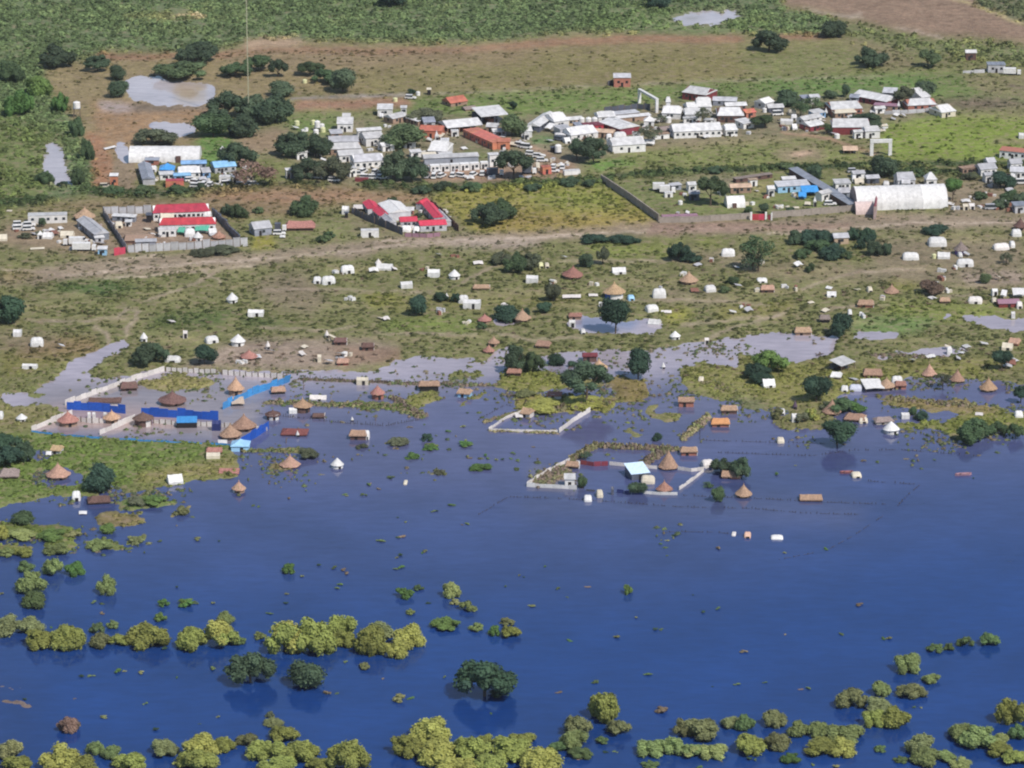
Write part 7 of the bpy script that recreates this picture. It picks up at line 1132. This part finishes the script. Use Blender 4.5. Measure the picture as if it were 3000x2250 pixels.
# ================================================================== half-drowned bushes of the foreground
FB = [(156, 1681, 62, 50, 'lime'), (220, 1681, 60, 40, 'green'), (95, 1730, 90, 66, 'lime'), (72, 1672, 46, 36, 'weed'), (105, 1772, 80, 46, 'weed'), (314, 1736, 60, 52, 'lime'), (476, 1774, 36, 22, 'green'), (548, 1774, 48, 26, 'green'), (470, 1816, 36, 26, 'green'), (846, 1677, 40, 32, 'green'),
 (20, 1850, 100, 46, 'dull'), (90, 1848, 80, 44, 'dull'), (110, 1892, 90, 58, 'bright'), (195, 1893, 100, 70, 'bright'), (300, 1890, 70, 40, 'dull'), (350, 1886, 60, 30, 'bright'), (432, 1888, 120, 68, 'bright'), (287, 1850, 42, 34, 'mid'), (330, 1838, 34, 26, 'weed'), (568, 1895, 96, 66, 'bright'), (645, 1888, 100, 76, 'bright'), (660, 1822, 54, 34, 'lime'), (760, 1868, 38, 22, 'lime'), (700, 1885, 40, 24, 'weed'),
 (830, 1905, 120, 96, 'bright'), (920, 1905, 120, 92, 'bright'), (1000, 1860, 90, 70, 'bright'), (1000, 1888, 80, 50, 'bright'), (1090, 1906, 100, 86, 'bright'), (1105, 1868, 90, 50, 'dull'), (1165, 1918, 74, 50, 'bright'), (1200, 1888, 92, 66, 'bright'),
 (1183, 1748, 52, 34, 'green'), (1226, 1726, 30, 16, 'mid'), (1320, 1746, 54, 48, 'lime'), (1370, 1786, 48, 34, 'lime'), (1335, 1768, 34, 14, 'dull'), (1310, 1836, 94, 28, 'green'), (1398, 1846, 40, 26, 'lime'), (1448, 1860, 34, 34, 'green'), (1495, 1864, 60, 34, 'bright'), (1486, 1828, 44, 20, 'dull'), (1838, 1738, 30, 34, 'green'), (1202, 1798, 26, 18, 'lime'), (1172, 2052, 40, 24, 'dull'), (1066, 1958, 40, 22, 'dull'),
 (1262, 2168, 130, 70, 'bright'), (1186, 2206, 100, 64, 'bright'), (1240, 2196, 60, 36, 'bright'), (1290, 2228, 130, 66, 'bright'), (1380, 2224, 120, 74, 'bright'), (1340, 2262, 120, 50, 'bright'), (1490, 2214, 130, 64, 'bright'), (1580, 2252, 120, 70, 'bright'), (1440, 2262, 120, 56, 'bright'), (1690, 2150, 84, 60, 'dull'), (1680, 2186, 84, 56, 'lime'), (1695, 2216, 74, 30, 'weed'), (1640, 2196, 60, 26, 'weed'),
 (1771, 2110, 96, 92, 'bright'), (1812, 2148, 72, 44, 'dull'), (1762, 2176, 40, 20, 'weed'), (1018, 2250, 122, 94, 'bright'), (34, 2214, 76, 54, 'dull'), (54, 2256, 92, 44, 'bright'), (180, 2252, 120, 70, 'bright'), (240, 2260, 100, 48, 'bright'), (278, 2208, 56, 44, 'weed'), (330, 2216, 62, 38, 'weed'), (385, 2252, 98, 50, 'bright'), (478, 2208, 82, 44, 'dull'), (590, 2206, 110, 60, 'bright'), (650, 2200, 80, 46, 'bright'), (580, 2250, 120, 60, 'bright'),
 (728, 2182, 66, 36, 'dull'), (830, 2170, 90, 48, 'bright'), (780, 2216, 110, 56, 'bright'), (880, 2226, 120, 60, 'bright'), (820, 2262, 120, 50, 'bright'), (930, 2248, 70, 30, 'bright'), (1000, 2205, 60, 30, 'lime'),
 (2660, 1964, 80, 58, 'lime'), (2742, 1906, 46, 26, 'weed'), (2782, 1902, 32, 22, 'weed'), (2830, 1892, 50, 32, 'weed'), (2898, 1888, 60, 38, 'weed'), (2727, 1996, 54, 26, 'lime'), (2668, 2040, 88, 42, 'dull'), (2577, 2034, 60, 46, 'lime'), (2497, 2068, 90, 56, 'dull'), (2570, 2082, 80, 40, 'dull'), (2560, 2122, 70, 50, 'bright'), (2620, 2122, 92, 62, 'bright'), (2264, 2122, 76, 48, 'dull'), (2055, 2158, 116, 56, 'dull'), (2000, 2150, 60, 44, 'dull'),
 (2140, 2126, 60, 32, 'dull'), (2182, 2134, 60, 50, 'weed'), (2190, 2203, 96, 60, 'bright'), (2270, 2190, 80, 50, 'dull'), (2030, 2212, 80, 34, 'lime'), (2090, 2214, 84, 38, 'lime'), (2340, 2150, 70, 46, 'lime'), (2395, 2152, 66, 44, 'lime'), (2400, 2202, 110, 40, 'bright'), (2465, 2204, 90, 40, 'bright'), (2475, 2164, 110, 44, 'lime'), (2318, 2230, 60, 28, 'green'), (2700, 2200, 90, 58, 'dull'), (2720, 2230, 100, 44, 'lime'), (2768, 2226, 60, 30, 'lime'),
 (2815, 2160, 80, 50, 'lime'), (2870, 2180, 120, 60, 'lime'), (2930, 2182, 60, 40, 'lime'), (2925, 2210, 80, 40, 'bright'), (2975, 2232, 90, 36, 'bright'), (2965, 2114, 90, 78, 'bright'), (2985, 2160, 60, 44, 'weed'), (2638, 2230, 40, 18, 'weed'), (2579, 2198, 38, 18, 'weed'), (2816, 2248, 66, 28, 'lime'), (1910, 2206, 92, 44, 'lime'), (1965, 2204, 76, 56, 'lime'), (1905, 2244, 50, 18, 'weed'),
 (198, 2140, 62, 46, 'brown'), (60, 1574, 90, 22, 'lime'), (150, 1576, 90, 26, 'green'), (215, 1572, 46, 20, 'dull'), (20, 1625, 50, 26, 'lime'), (70, 1628, 60, 26, 'bright'), (170, 1618, 76, 28, 'lime'), (290, 1606, 70, 28, 'lime'), (395, 1588, 50, 22, 'dull'), (8, 1580, 40, 50, 'bright'), (530, 1505, 44, 26, 'dull'), (450, 1476, 80, 18, 'green'), (400, 1480, 60, 20, 'olive'), (1940, 2086, 38, 20, 'brown'), (800, 2122, 56, 22, 'dull'), (790, 2100, 26, 20, 'olive'),
 (900, 1340, 60, 26, 'olive'), (1250, 1290, 34, 26, 'deep'), (1262, 1314, 44, 18, 'green'), (1165, 1300, 60, 18, 'olive'), (1205, 1340, 44, 18, 'green'), (1062, 1312, 34, 18, 'olive'), (1408, 1372, 66, 18, 'green'), (1362, 1304, 44, 10, 'green'), (2420, 1200, 40, 26, 'olive'), (2280, 1226, 40, 34, 'dull'), (2380, 1230, 44, 40, 'bright'), (2350, 1240, 40, 30, 'olive'), (1540, 1160, 60, 20, 'dull'), (1700, 1186, 120, 18, 'bright'), (1600, 1196, 120, 20, 'bright')]
FB += [(x, min(y, 2262), w, h, k) for x, y, w, h, k in ((1420, 2186, 70, 34, 'bright'), (1530, 2176, 80, 30, 'bright'))]
g_ = random.Random(5)
for i, (a, b_, w, h, k) in enumerate(FB): tree(a, b_, w*1.03, h*1.0, k, 'shrub' if w > 52 else 'low', 0, 'shrub', False, 'half drowned bushes' if b_ > 1640 else 'bank bushes', v=i % 5, sink=.12 if b_ > 1500 else None, kd=1.0)
# small tufts and floating weed, each its own plant
WD = [(570, 1766), (590, 1866), (620, 1770), (518, 1724), (275, 1766), (300, 1800), (295, 1768), (345, 1970), (360, 1968), (240, 1984), (265, 1982), (218, 2046), (420, 2062), (428, 2064), (305, 2100), (455, 2140), (584, 2120), (960, 2034), (985, 2032), (1205, 2046), (880, 1690), (930, 1658), (985, 1664), (1000, 1670), (990, 1724), (995, 1712), (838, 1742), (836, 1766), (795, 1800), (1015, 1680),
      (1160, 1668), (1175, 1664), (1168, 1634), (1172, 1628), (1165, 1576), (1180, 1572), (1118, 1586), (1235, 1620), (1245, 1616), (1280, 1500), (1275, 1498), (1356, 1540), (1370, 1538), (1320, 1482), (1190, 1530), (1170, 1516), (1062, 1450), (1085, 1418), (1075, 1420), (1015, 1450), (1015, 1452), (1145, 1402), (1140, 1400), (1110, 1432), (1430, 1344), (1420, 1338), (1450, 1350), (1475, 1346), (1500, 1330), (1380, 1344),
      (1240, 1244), (1308, 1264), (1360, 1250), (1365, 1210), (1280, 1276), (1200, 1252), (1495, 1344), (1480, 1718), (1520, 1686), (1530, 1690), (1635, 1722), (1720, 1722), (1660, 1752), (1670, 1876), (1810, 1870), (1920, 1848), (1935, 1844), (1640, 2030), (1745, 2000), (1740, 2002), (1560, 1778), (1250, 1770), (1300, 1984), (2300, 1858), (2465, 1860), (2590, 1870), (2605, 1872), (2088, 2014), (2160, 2006), (2345, 2020), (2370, 2020),
      (2680, 2074), (2700, 2074), (2195, 2226), (2215, 2228), (2115, 2232), (2380, 2240), (2050, 2248), (2450, 2248), (1780, 2206), (1800, 2200), (1700, 2222), (1950, 1606), (1935, 1596), (1960, 1584), (1975, 1572), (1950, 1630), (2105, 1608), (1945, 1550), (2420, 1610), (2300, 1622), (2030, 1744), (1985, 1570), (2530, 1350), (2570, 1354), (2272, 1390), (2330, 1366), (2850, 1402), (2740, 1350), (1560, 1310), (1520, 1352),
      (1600, 1660), (1860, 1810), (2060, 1795), (2105, 1782), (2515, 1775), (740, 1480), (760, 1484), (580, 1582), (640, 1586), (900, 1440), (850, 1460), (70, 1700), (150, 1840), (8, 1740), (480, 1900), (1010, 1940), (1120, 1990), (620, 1960), (520, 1985), (410, 1970), (70, 2050), (2240, 2000), (2180, 1910), (1900, 1980), (1440, 2090), (640, 2100)]
wd = [crown_mesh('leaves', LM[k], 300+i, 46, 4, .17, .8, .8, .46) for i, k in enumerate(('weed', 'green', 'dull', 'deep', 'weed', 'reed'))]
for i, (a, b_) in enumerate(WD):
    x, y, _ = G(a+g_.uniform(-4, 4), b_+g_.uniform(-2, 2)); w = g_.uniform(.9, 2.5); t = thing('water_plant', 'water plant', '', (x, y, -.12), g_.random()*6.28, 'weed tufts breaking the flood water'); t['_a'] = [float(a), float(b_), w*9, 8.0]
    c = part('leaves', wd[i % 6], None, t); c.scale = (w*1.3, w*.8, .35+.45*g_.random()*w)

# ================================================================== reed hedges (dry grass along the drowned garden lines)
def hedge(pts, wd_, h, dens, cols, name):
    X, Y = [], []
    for a, c in zip(pts, pts[1:]):
        A, B = G(*a), G(*c); L = math.hypot(B[0]-A[0], B[1]-A[1]); n_ = int(L*dens*1.6); f = rng.random(n_)
        X.append(A[0]+(B[0]-A[0])*f+rng.normal(0, wd_, n_)); Y.append(A[1]+(B[1]-A[1])*f+rng.normal(0, wd_, n_))
    X, Y = np.concatenate(X), np.concatenate(Y); n_ = len(X); tone = np.array(cols)[rng.integers(0, len(cols), n_)]*(.85+.4*rng.random((n_, 1)))*1.25
    return scatter(name, small, X, Y, np.full(n_, -.15), .5+.6*rng.random(n_), h*(.5+.8*rng.random(n_)), tone, lm)
RC = [(.17, .16, .08), (.19, .165, .09), (.13, .14, .06), (.16, .125, .09)]; DC = [(.13, .10, .08), (.14, .11, .08), (.12, .12, .06)]
hedge([(1672, 1350), (1745, 1308)], .45, 1.5, 6, RC, 'reed_hedge'); hedge([(1745, 1308), (1800, 1312), (1960, 1318)], .45, 1.4, 6, RC+DC, 'reed_hedge'); hedge([(1868, 1374), (1950, 1320)], .5, 1.6, 6, DC, 'reed_hedge'); hedge([(1950, 1318), (1990, 1318)], .4, 1.2, 5, DC, 'reed_hedge')
hedge([(2000, 1288), (2075, 1220)], .5, 1.3, 4, RC, 'reed_hedge'); hedge([(1545, 1190), (1640, 1200), (1780, 1184)], .9, 1.6, 6, RC, 'reed_hedge'); hedge([(1432, 1262), (1520, 1264), (1634, 1270)], .35, .6, 3, RC, 'reed_hedge'); hedge([(1580, 1420), (1600, 1400), (1660, 1372)], 1.6, 1.0, 6, DC, 'reed_hedge')
hedge([(780, 1180), (950, 1186), (1150, 1192), (1236, 1224)], .8, .9, 5, RC+[(.06, .09, .03)], 'reed_hedge'); hedge([(1150, 1166), (1240, 1222)], .4, 1.2, 5, DC, 'reed_hedge'); hedge([(2080, 1118), (2140, 1150)], 2.0, .8, 4, RC, 'reed_hedge'); hedge([(1420, 1236), (1560, 1198)], .5, .8, 3, RC, 'reed_hedge')
hedge([(720, 1322), (900, 1320)], .5, .8, 4, [(.08, .10, .04), (.14, .13, .06)], 'reed_hedge'); hedge([(2610, 1172), (2850, 1194)], 1.0, 1.2, 4, DC+RC, 'reed_hedge'); hedge([(2540, 1040), (2760, 1048)], .7, .9, 3, DC, 'reed_hedge')
hedge([(880, 1112), (1140, 1122)], .35, .8, 3, DC, 'reed_hedge'); hedge([(1140, 1124), (1460, 1130)], .4, .9, 3, DC+[(.07, .09, .04)], 'reed_hedge')

# ================================================================== loose belongings between the buildings and on the common
def inside(pts, a, b_):
    r = False; n_ = len(pts)
    for i in range(n_):
        (xa, ya), (xb, yb) = pts[i], pts[(i+1) % n_]
        if (ya > b_) != (yb > b_) and a < (xb-xa)*(b_-ya)/(yb-ya)+xa: r = not r
    return r
cg = random.Random(21)
def heap(px, py, kind):
    x, y, z = at_px(px, py); z = max(z, 0)
    nm, cat, grp = {'crate': ('crate_stack', 'crates', 'pale stacks of goods'), 'sheet': ('sheeting', 'sheet', 'sheets spread or propped up'), 'wood': ('brush_pile', 'brushwood', 'brown heaps of brushwood')}[kind]
    t = thing(nm, cat, '', (x, y, z), cg.random()*3, grp); t['_a'] = [float(px), float(py), 20., 10.]; t['_n'] = {'crate': 'pale goods stack', 'sheet': 'pale propped sheet', 'wood': 'brown brushwood heap'}[kind]
    if kind == 'crate':
        for i in range(cg.randint(2, 4)): part('crate', MB().box(0, 0, 0, cg.uniform(.8, 2.0), cg.uniform(.7, 1.3), cg.uniform(.5, 1.5), cg.random()), [white_paint, pale_tin, cream_cloth, brown_plas, white_cloth][cg.randrange(5)], t, (cg.uniform(-1.4, 1.4), cg.uniform(-1, 1), -.05))
    elif kind == 'sheet':
        w, d, h = cg.uniform(1.8, 3.6), cg.uniform(1.4, 2.6), cg.uniform(.5, 1.9); m_ = [white_cloth, silt_cloth, cream_cloth, pale_tin, white_tin][cg.randrange(5)]
        part('sheet', MB().slab([(-w/2, -d/2, h*.5), (0, -d/2, h*.7), (w/2, -d/2, h*.4), (w/2, d/2, h), (0, d/2, h*1.1), (-w/2, d/2, h*.9)], .05), m_, t)
        for sx in (-1, 1): part('pole', MB().bar((sx*w*.45, d*.4, -.2), (sx*w*.45, d*.4, h*.95), .06), wood, t)
    else:
        b_ = MB()
        for i in range(9): a = cg.random()*6.28; b_.bar((0, 0, .2+.3*cg.random()), (math.cos(a)*cg.uniform(.7, 1.6), math.sin(a)*cg.uniform(.5, 1.2), .1+.7*cg.random()), .09, 4)
        q = part('branches', b_, mat('dry_brushwood', (.14, .10, .07), .95, .3), t)
ZN = [([(840, 380), (1240, 350), (1500, 380), (1500, 530), (1000, 535), (940, 470)], 50, 'ccss'), ([(1500, 380), (1900, 340), (2210, 330), (2200, 410), (1760, 430), (1660, 515), (1500, 530)], 48, 'ccss'), ([(2220, 330), (2620, 290), (2730, 325), (2560, 400), (2300, 400)], 34, 'ccss'), ([(430, 500), (740, 500), (740, 555), (430, 550)], 22, 'ccs'),
      ([(10, 660), (330, 655), (350, 745), (60, 725)], 24, 'ccsw'), ([(320, 640), (600, 640), (690, 715), (390, 735)], 20, 'ccsw'), ([(1930, 560), (2450, 550), (2480, 610), (2230, 630), (1960, 635)], 16, 'csw'), ([(2800, 520), (3000, 500), (3000, 640), (2780, 625)], 26, 'ccsw'), ([(1090, 620), (1330, 620), (1330, 690), (1130, 680)], 10, 'cs'),
      ([(950, 760), (1700, 740), (1800, 900), (1500, 990), (1000, 960)], 34, 'wwsc'), ([(1850, 760), (2950, 720), (2980, 900), (2300, 960), (1850, 900)], 60, 'wwsc'), ([(20, 900), (650, 880), (640, 1060), (30, 1060)], 18, 'wws'), ([(700, 1000), (1170, 1000), (1100, 1075), (520, 1080)], 26, 'wwsc'), ([(2280, 1040), (2980, 1000), (2980, 1090), (2400, 1140)], 30, 'wws'), ([(1500, 1080), (2200, 1060), (2180, 1170), (1500, 1190)], 18, 'ww')]
for pts, k_, ks in ZN:
    xs_, ys_ = [p[0] for p in pts], [p[1] for p in pts]; c_ = 0
    while c_ < k_:
        a, b_ = cg.uniform(min(xs_), max(xs_)), cg.uniform(min(ys_), max(ys_))
        if inside(pts, a, b_): heap(a, b_, {'c': 'crate', 's': 'sheet', 'w': 'wood'}[cg.choice(ks)]); c_ += 1
# ================================================================== names that single out each plant
LMK = [('the pale pond', 500, 265), ('the small silty pond', 510, 378), ('the left scrub pond', 170, 490), ('the white storage tent', 485, 440), ('the blue roofed camp', 540, 515), ('the lattice mast', 729, 300), ('the white square roofed house', 1010, 370), ('the grey weathered roof', 1075, 480), ('the flagpole', 1190, 400), ('the orange cabins', 1430, 420),
       ('the tall open shed', 1435, 350), ('the red block', 1735, 375), ('the white hall', 1830, 430), ('the long barracks', 2030, 395), ('the largest white roof', 2050, 285), ('the pink walled house', 2470, 335), ('the gateway arch', 2580, 440), ('the fan shaped roof', 2690, 300), ('the look-out hut', 2842, 165), ('the upper right pond', 2070, 50), ('the ploughed plain', 2700, 60),
       ('the red roofed compound', 520, 670), ('the grey gabled house', 765, 680), ('the red tarpaulins', 1200, 650), ('the yellow field', 1550, 620), ('the block wall', 1850, 590), ('the red gate', 2222, 640), ('the huge storage tent', 2640, 590), ('the right village', 2930, 510), ('the left yard', 150, 690), ('the red walled house', 1820, 240),
       ('the peaked tent', 681, 880), ('the panel fence', 600, 1095), ('the box tent', 1383, 895), ('the blue wrapped hut', 1800, 865), ('the cluttered hut', 2018, 825), ('the eastern tents', 2760, 750), ('the thicket house', 2460, 705), ('the muddy lane hut', 2536, 895), ('the flooded lane', 2150, 1010), ('the mud yard', 1000, 1045), ('the left edge tents', 90, 1000),
       ('the bright blue fence', 750, 1155), ('the near yard', 300, 1240), ('the cone hut in the pool', 171, 1395), ('the tilted tent', 512, 1405), ('the left inlet', 150, 1500), ('the dark red sunken roof', 864, 1265), ('the draped hut', 1050, 1275), ('the lone white hut', 988, 1360), ('the reed bank', 1257, 1150), ('the hexagonal enclosure', 1580, 1240), ('the diamond enclosure', 1790, 1390),
       ('the orange roofed hut', 2110, 1240), ('the green point', 2350, 1230), ('the right bay', 2800, 1110), ('the mirrored white hut', 2611, 1260), ('the lone peach roof', 2375, 1460), ('the two canoes', 2640, 1390), ('the white oval', 2276, 1577), ('the shore cluster', 2560, 1135), ('the upper left corner', 40, 60), ('the top edge', 1500, 5),
       ('the foreground tree pair', 815, 1990), ('the largest foreground tree', 1420, 2000), ('the bare brown bush', 198, 2120), ('the bottom left corner', 20, 2240), ('the bottom right corner', 2980, 2240), ('the bottom middle edge', 1400, 2245), ('the left edge mud bars', 30, 2040), ('the bright bush bank', 1000, 1880), ('the open right water', 2700, 1750), ('the left bush row', 330, 1870)]
ADJ = {'dark': 'dark green', 'deep': 'deep green', 'olive': 'olive', 'green': 'fresh green', 'mid': 'mid green', 'bright': 'yellow green', 'lime': 'pale green', 'dull': 'dusty green', 'brown': 'bare brown', 'weed': 'blue green'}
plants = [o for o in ALL if not o['label']]
def size_word(w, kind): return ('tiny', 'small', 'middling', 'big', 'huge')[sum(w > t_ for t_ in ((26, 50, 84, 112) if kind != 'water plant' else (10, 14, 18, 21)))]
bykey = {}
for o in plants:
    a, b_, w, h = o['_a']; k = o.get('_k'); near, lx, ly = min(LMK, key=lambda q: math.hypot(q[1]-a, (q[2]-b_)*1.6)); dx, dy = a-lx, (b_-ly)*1.6
    d = math.hypot(dx, dy); rel = 'at' if d < 34 else (('right of' if dx > 0 else 'left of') if abs(dx) > abs(dy)*1.2 else ('in front of' if dy > 0 else 'beyond'))
    if '_n' in o: o['label'] = f"{o['_n']} {'just ' if 34 <= d < 90 else ''}{rel} {near}"; bykey.setdefault(o['label'], []).append(o); continue
    noun = {'tree': 'tree', 'shrub': 'bush', 'water plant': 'weed tuft'}[o['category']]
    o['label'] = f"{size_word(w, o['category'])} {ADJ.get(k, '')+' ' if k else ''}{noun} {'just ' if 34 <= d < 90 else ''}{rel} {near}"; bykey.setdefault(o['label'], []).append(o)
ORD = ['leftmost', 'second from left', 'third from left', 'fourth from left', 'fifth from left', 'sixth from left', 'seventh from left', 'eighth from left', 'ninth from left', 'tenth from left', 'eleventh from left', 'twelfth from left', 'thirteenth from left']
NUMW = {2: 'two', 3: 'three', 4: 'four', 5: 'five', 6: 'six', 7: 'seven', 8: 'eight', 9: 'nine', 10: 'ten', 11: 'eleven', 12: 'twelve', 13: 'thirteen'}
for lb, os_ in bykey.items():
    if len(os_) > 1:
        for i, o in enumerate(sorted(os_, key=lambda q: q['_a'][0])): o['label'] = f"{lb}, {ORD[i] if i < len(os_)-1 or len(os_) > 3 else 'rightmost'} of {NUMW[len(os_)]}"
for o in ALL:
    for k in ('_a', '_k', '_n'):
        if k in o: del o[k]

hz = bpy.data.materials.new('haze'); hz.use_nodes = True; n, l = nodes(hz); n.remove(n['Principled BSDF'])
pv = n.new('ShaderNodeVolumePrincipled'); pv.inputs['Color'].default_value = (.86, .87, .95, 1); pv.inputs['Density'].default_value = 0.00003; pv.inputs['Anisotropy'].default_value = .3
l.new(pv.outputs[0], n['Material Output'].inputs['Volume'])
# it must contain the camera at 386 m and everything built on the plain
hb = bpy.data.objects.new('haze', MB().box(0, 5000, -2.2, 64000, 12000, 395).mesh('haze', hz)); COL.objects.link(hb); hb['kind'] = 'stuff'
import OpenImageIO as oiio, sys, numpy as np
b=oiio.ImageBuf('/workdir/render_main.png'); a=b.get_pixels(oiio.FLOAT)[...,:3]*255
for x,y in [(1500,2080),(2500,1800),(2000,1500),(1200,1600),(1700,1040),(400,60),(1500,220),(1500,640),(1200,960),(2700,600),(500,450),(2300,900),(1000,420)]:
    X,Y=int(x*1024/3000),int(y*1024/3000); print((x,y),a[Y-3:Y+4,X-5:X+6].reshape(-1,3).mean(0).round())
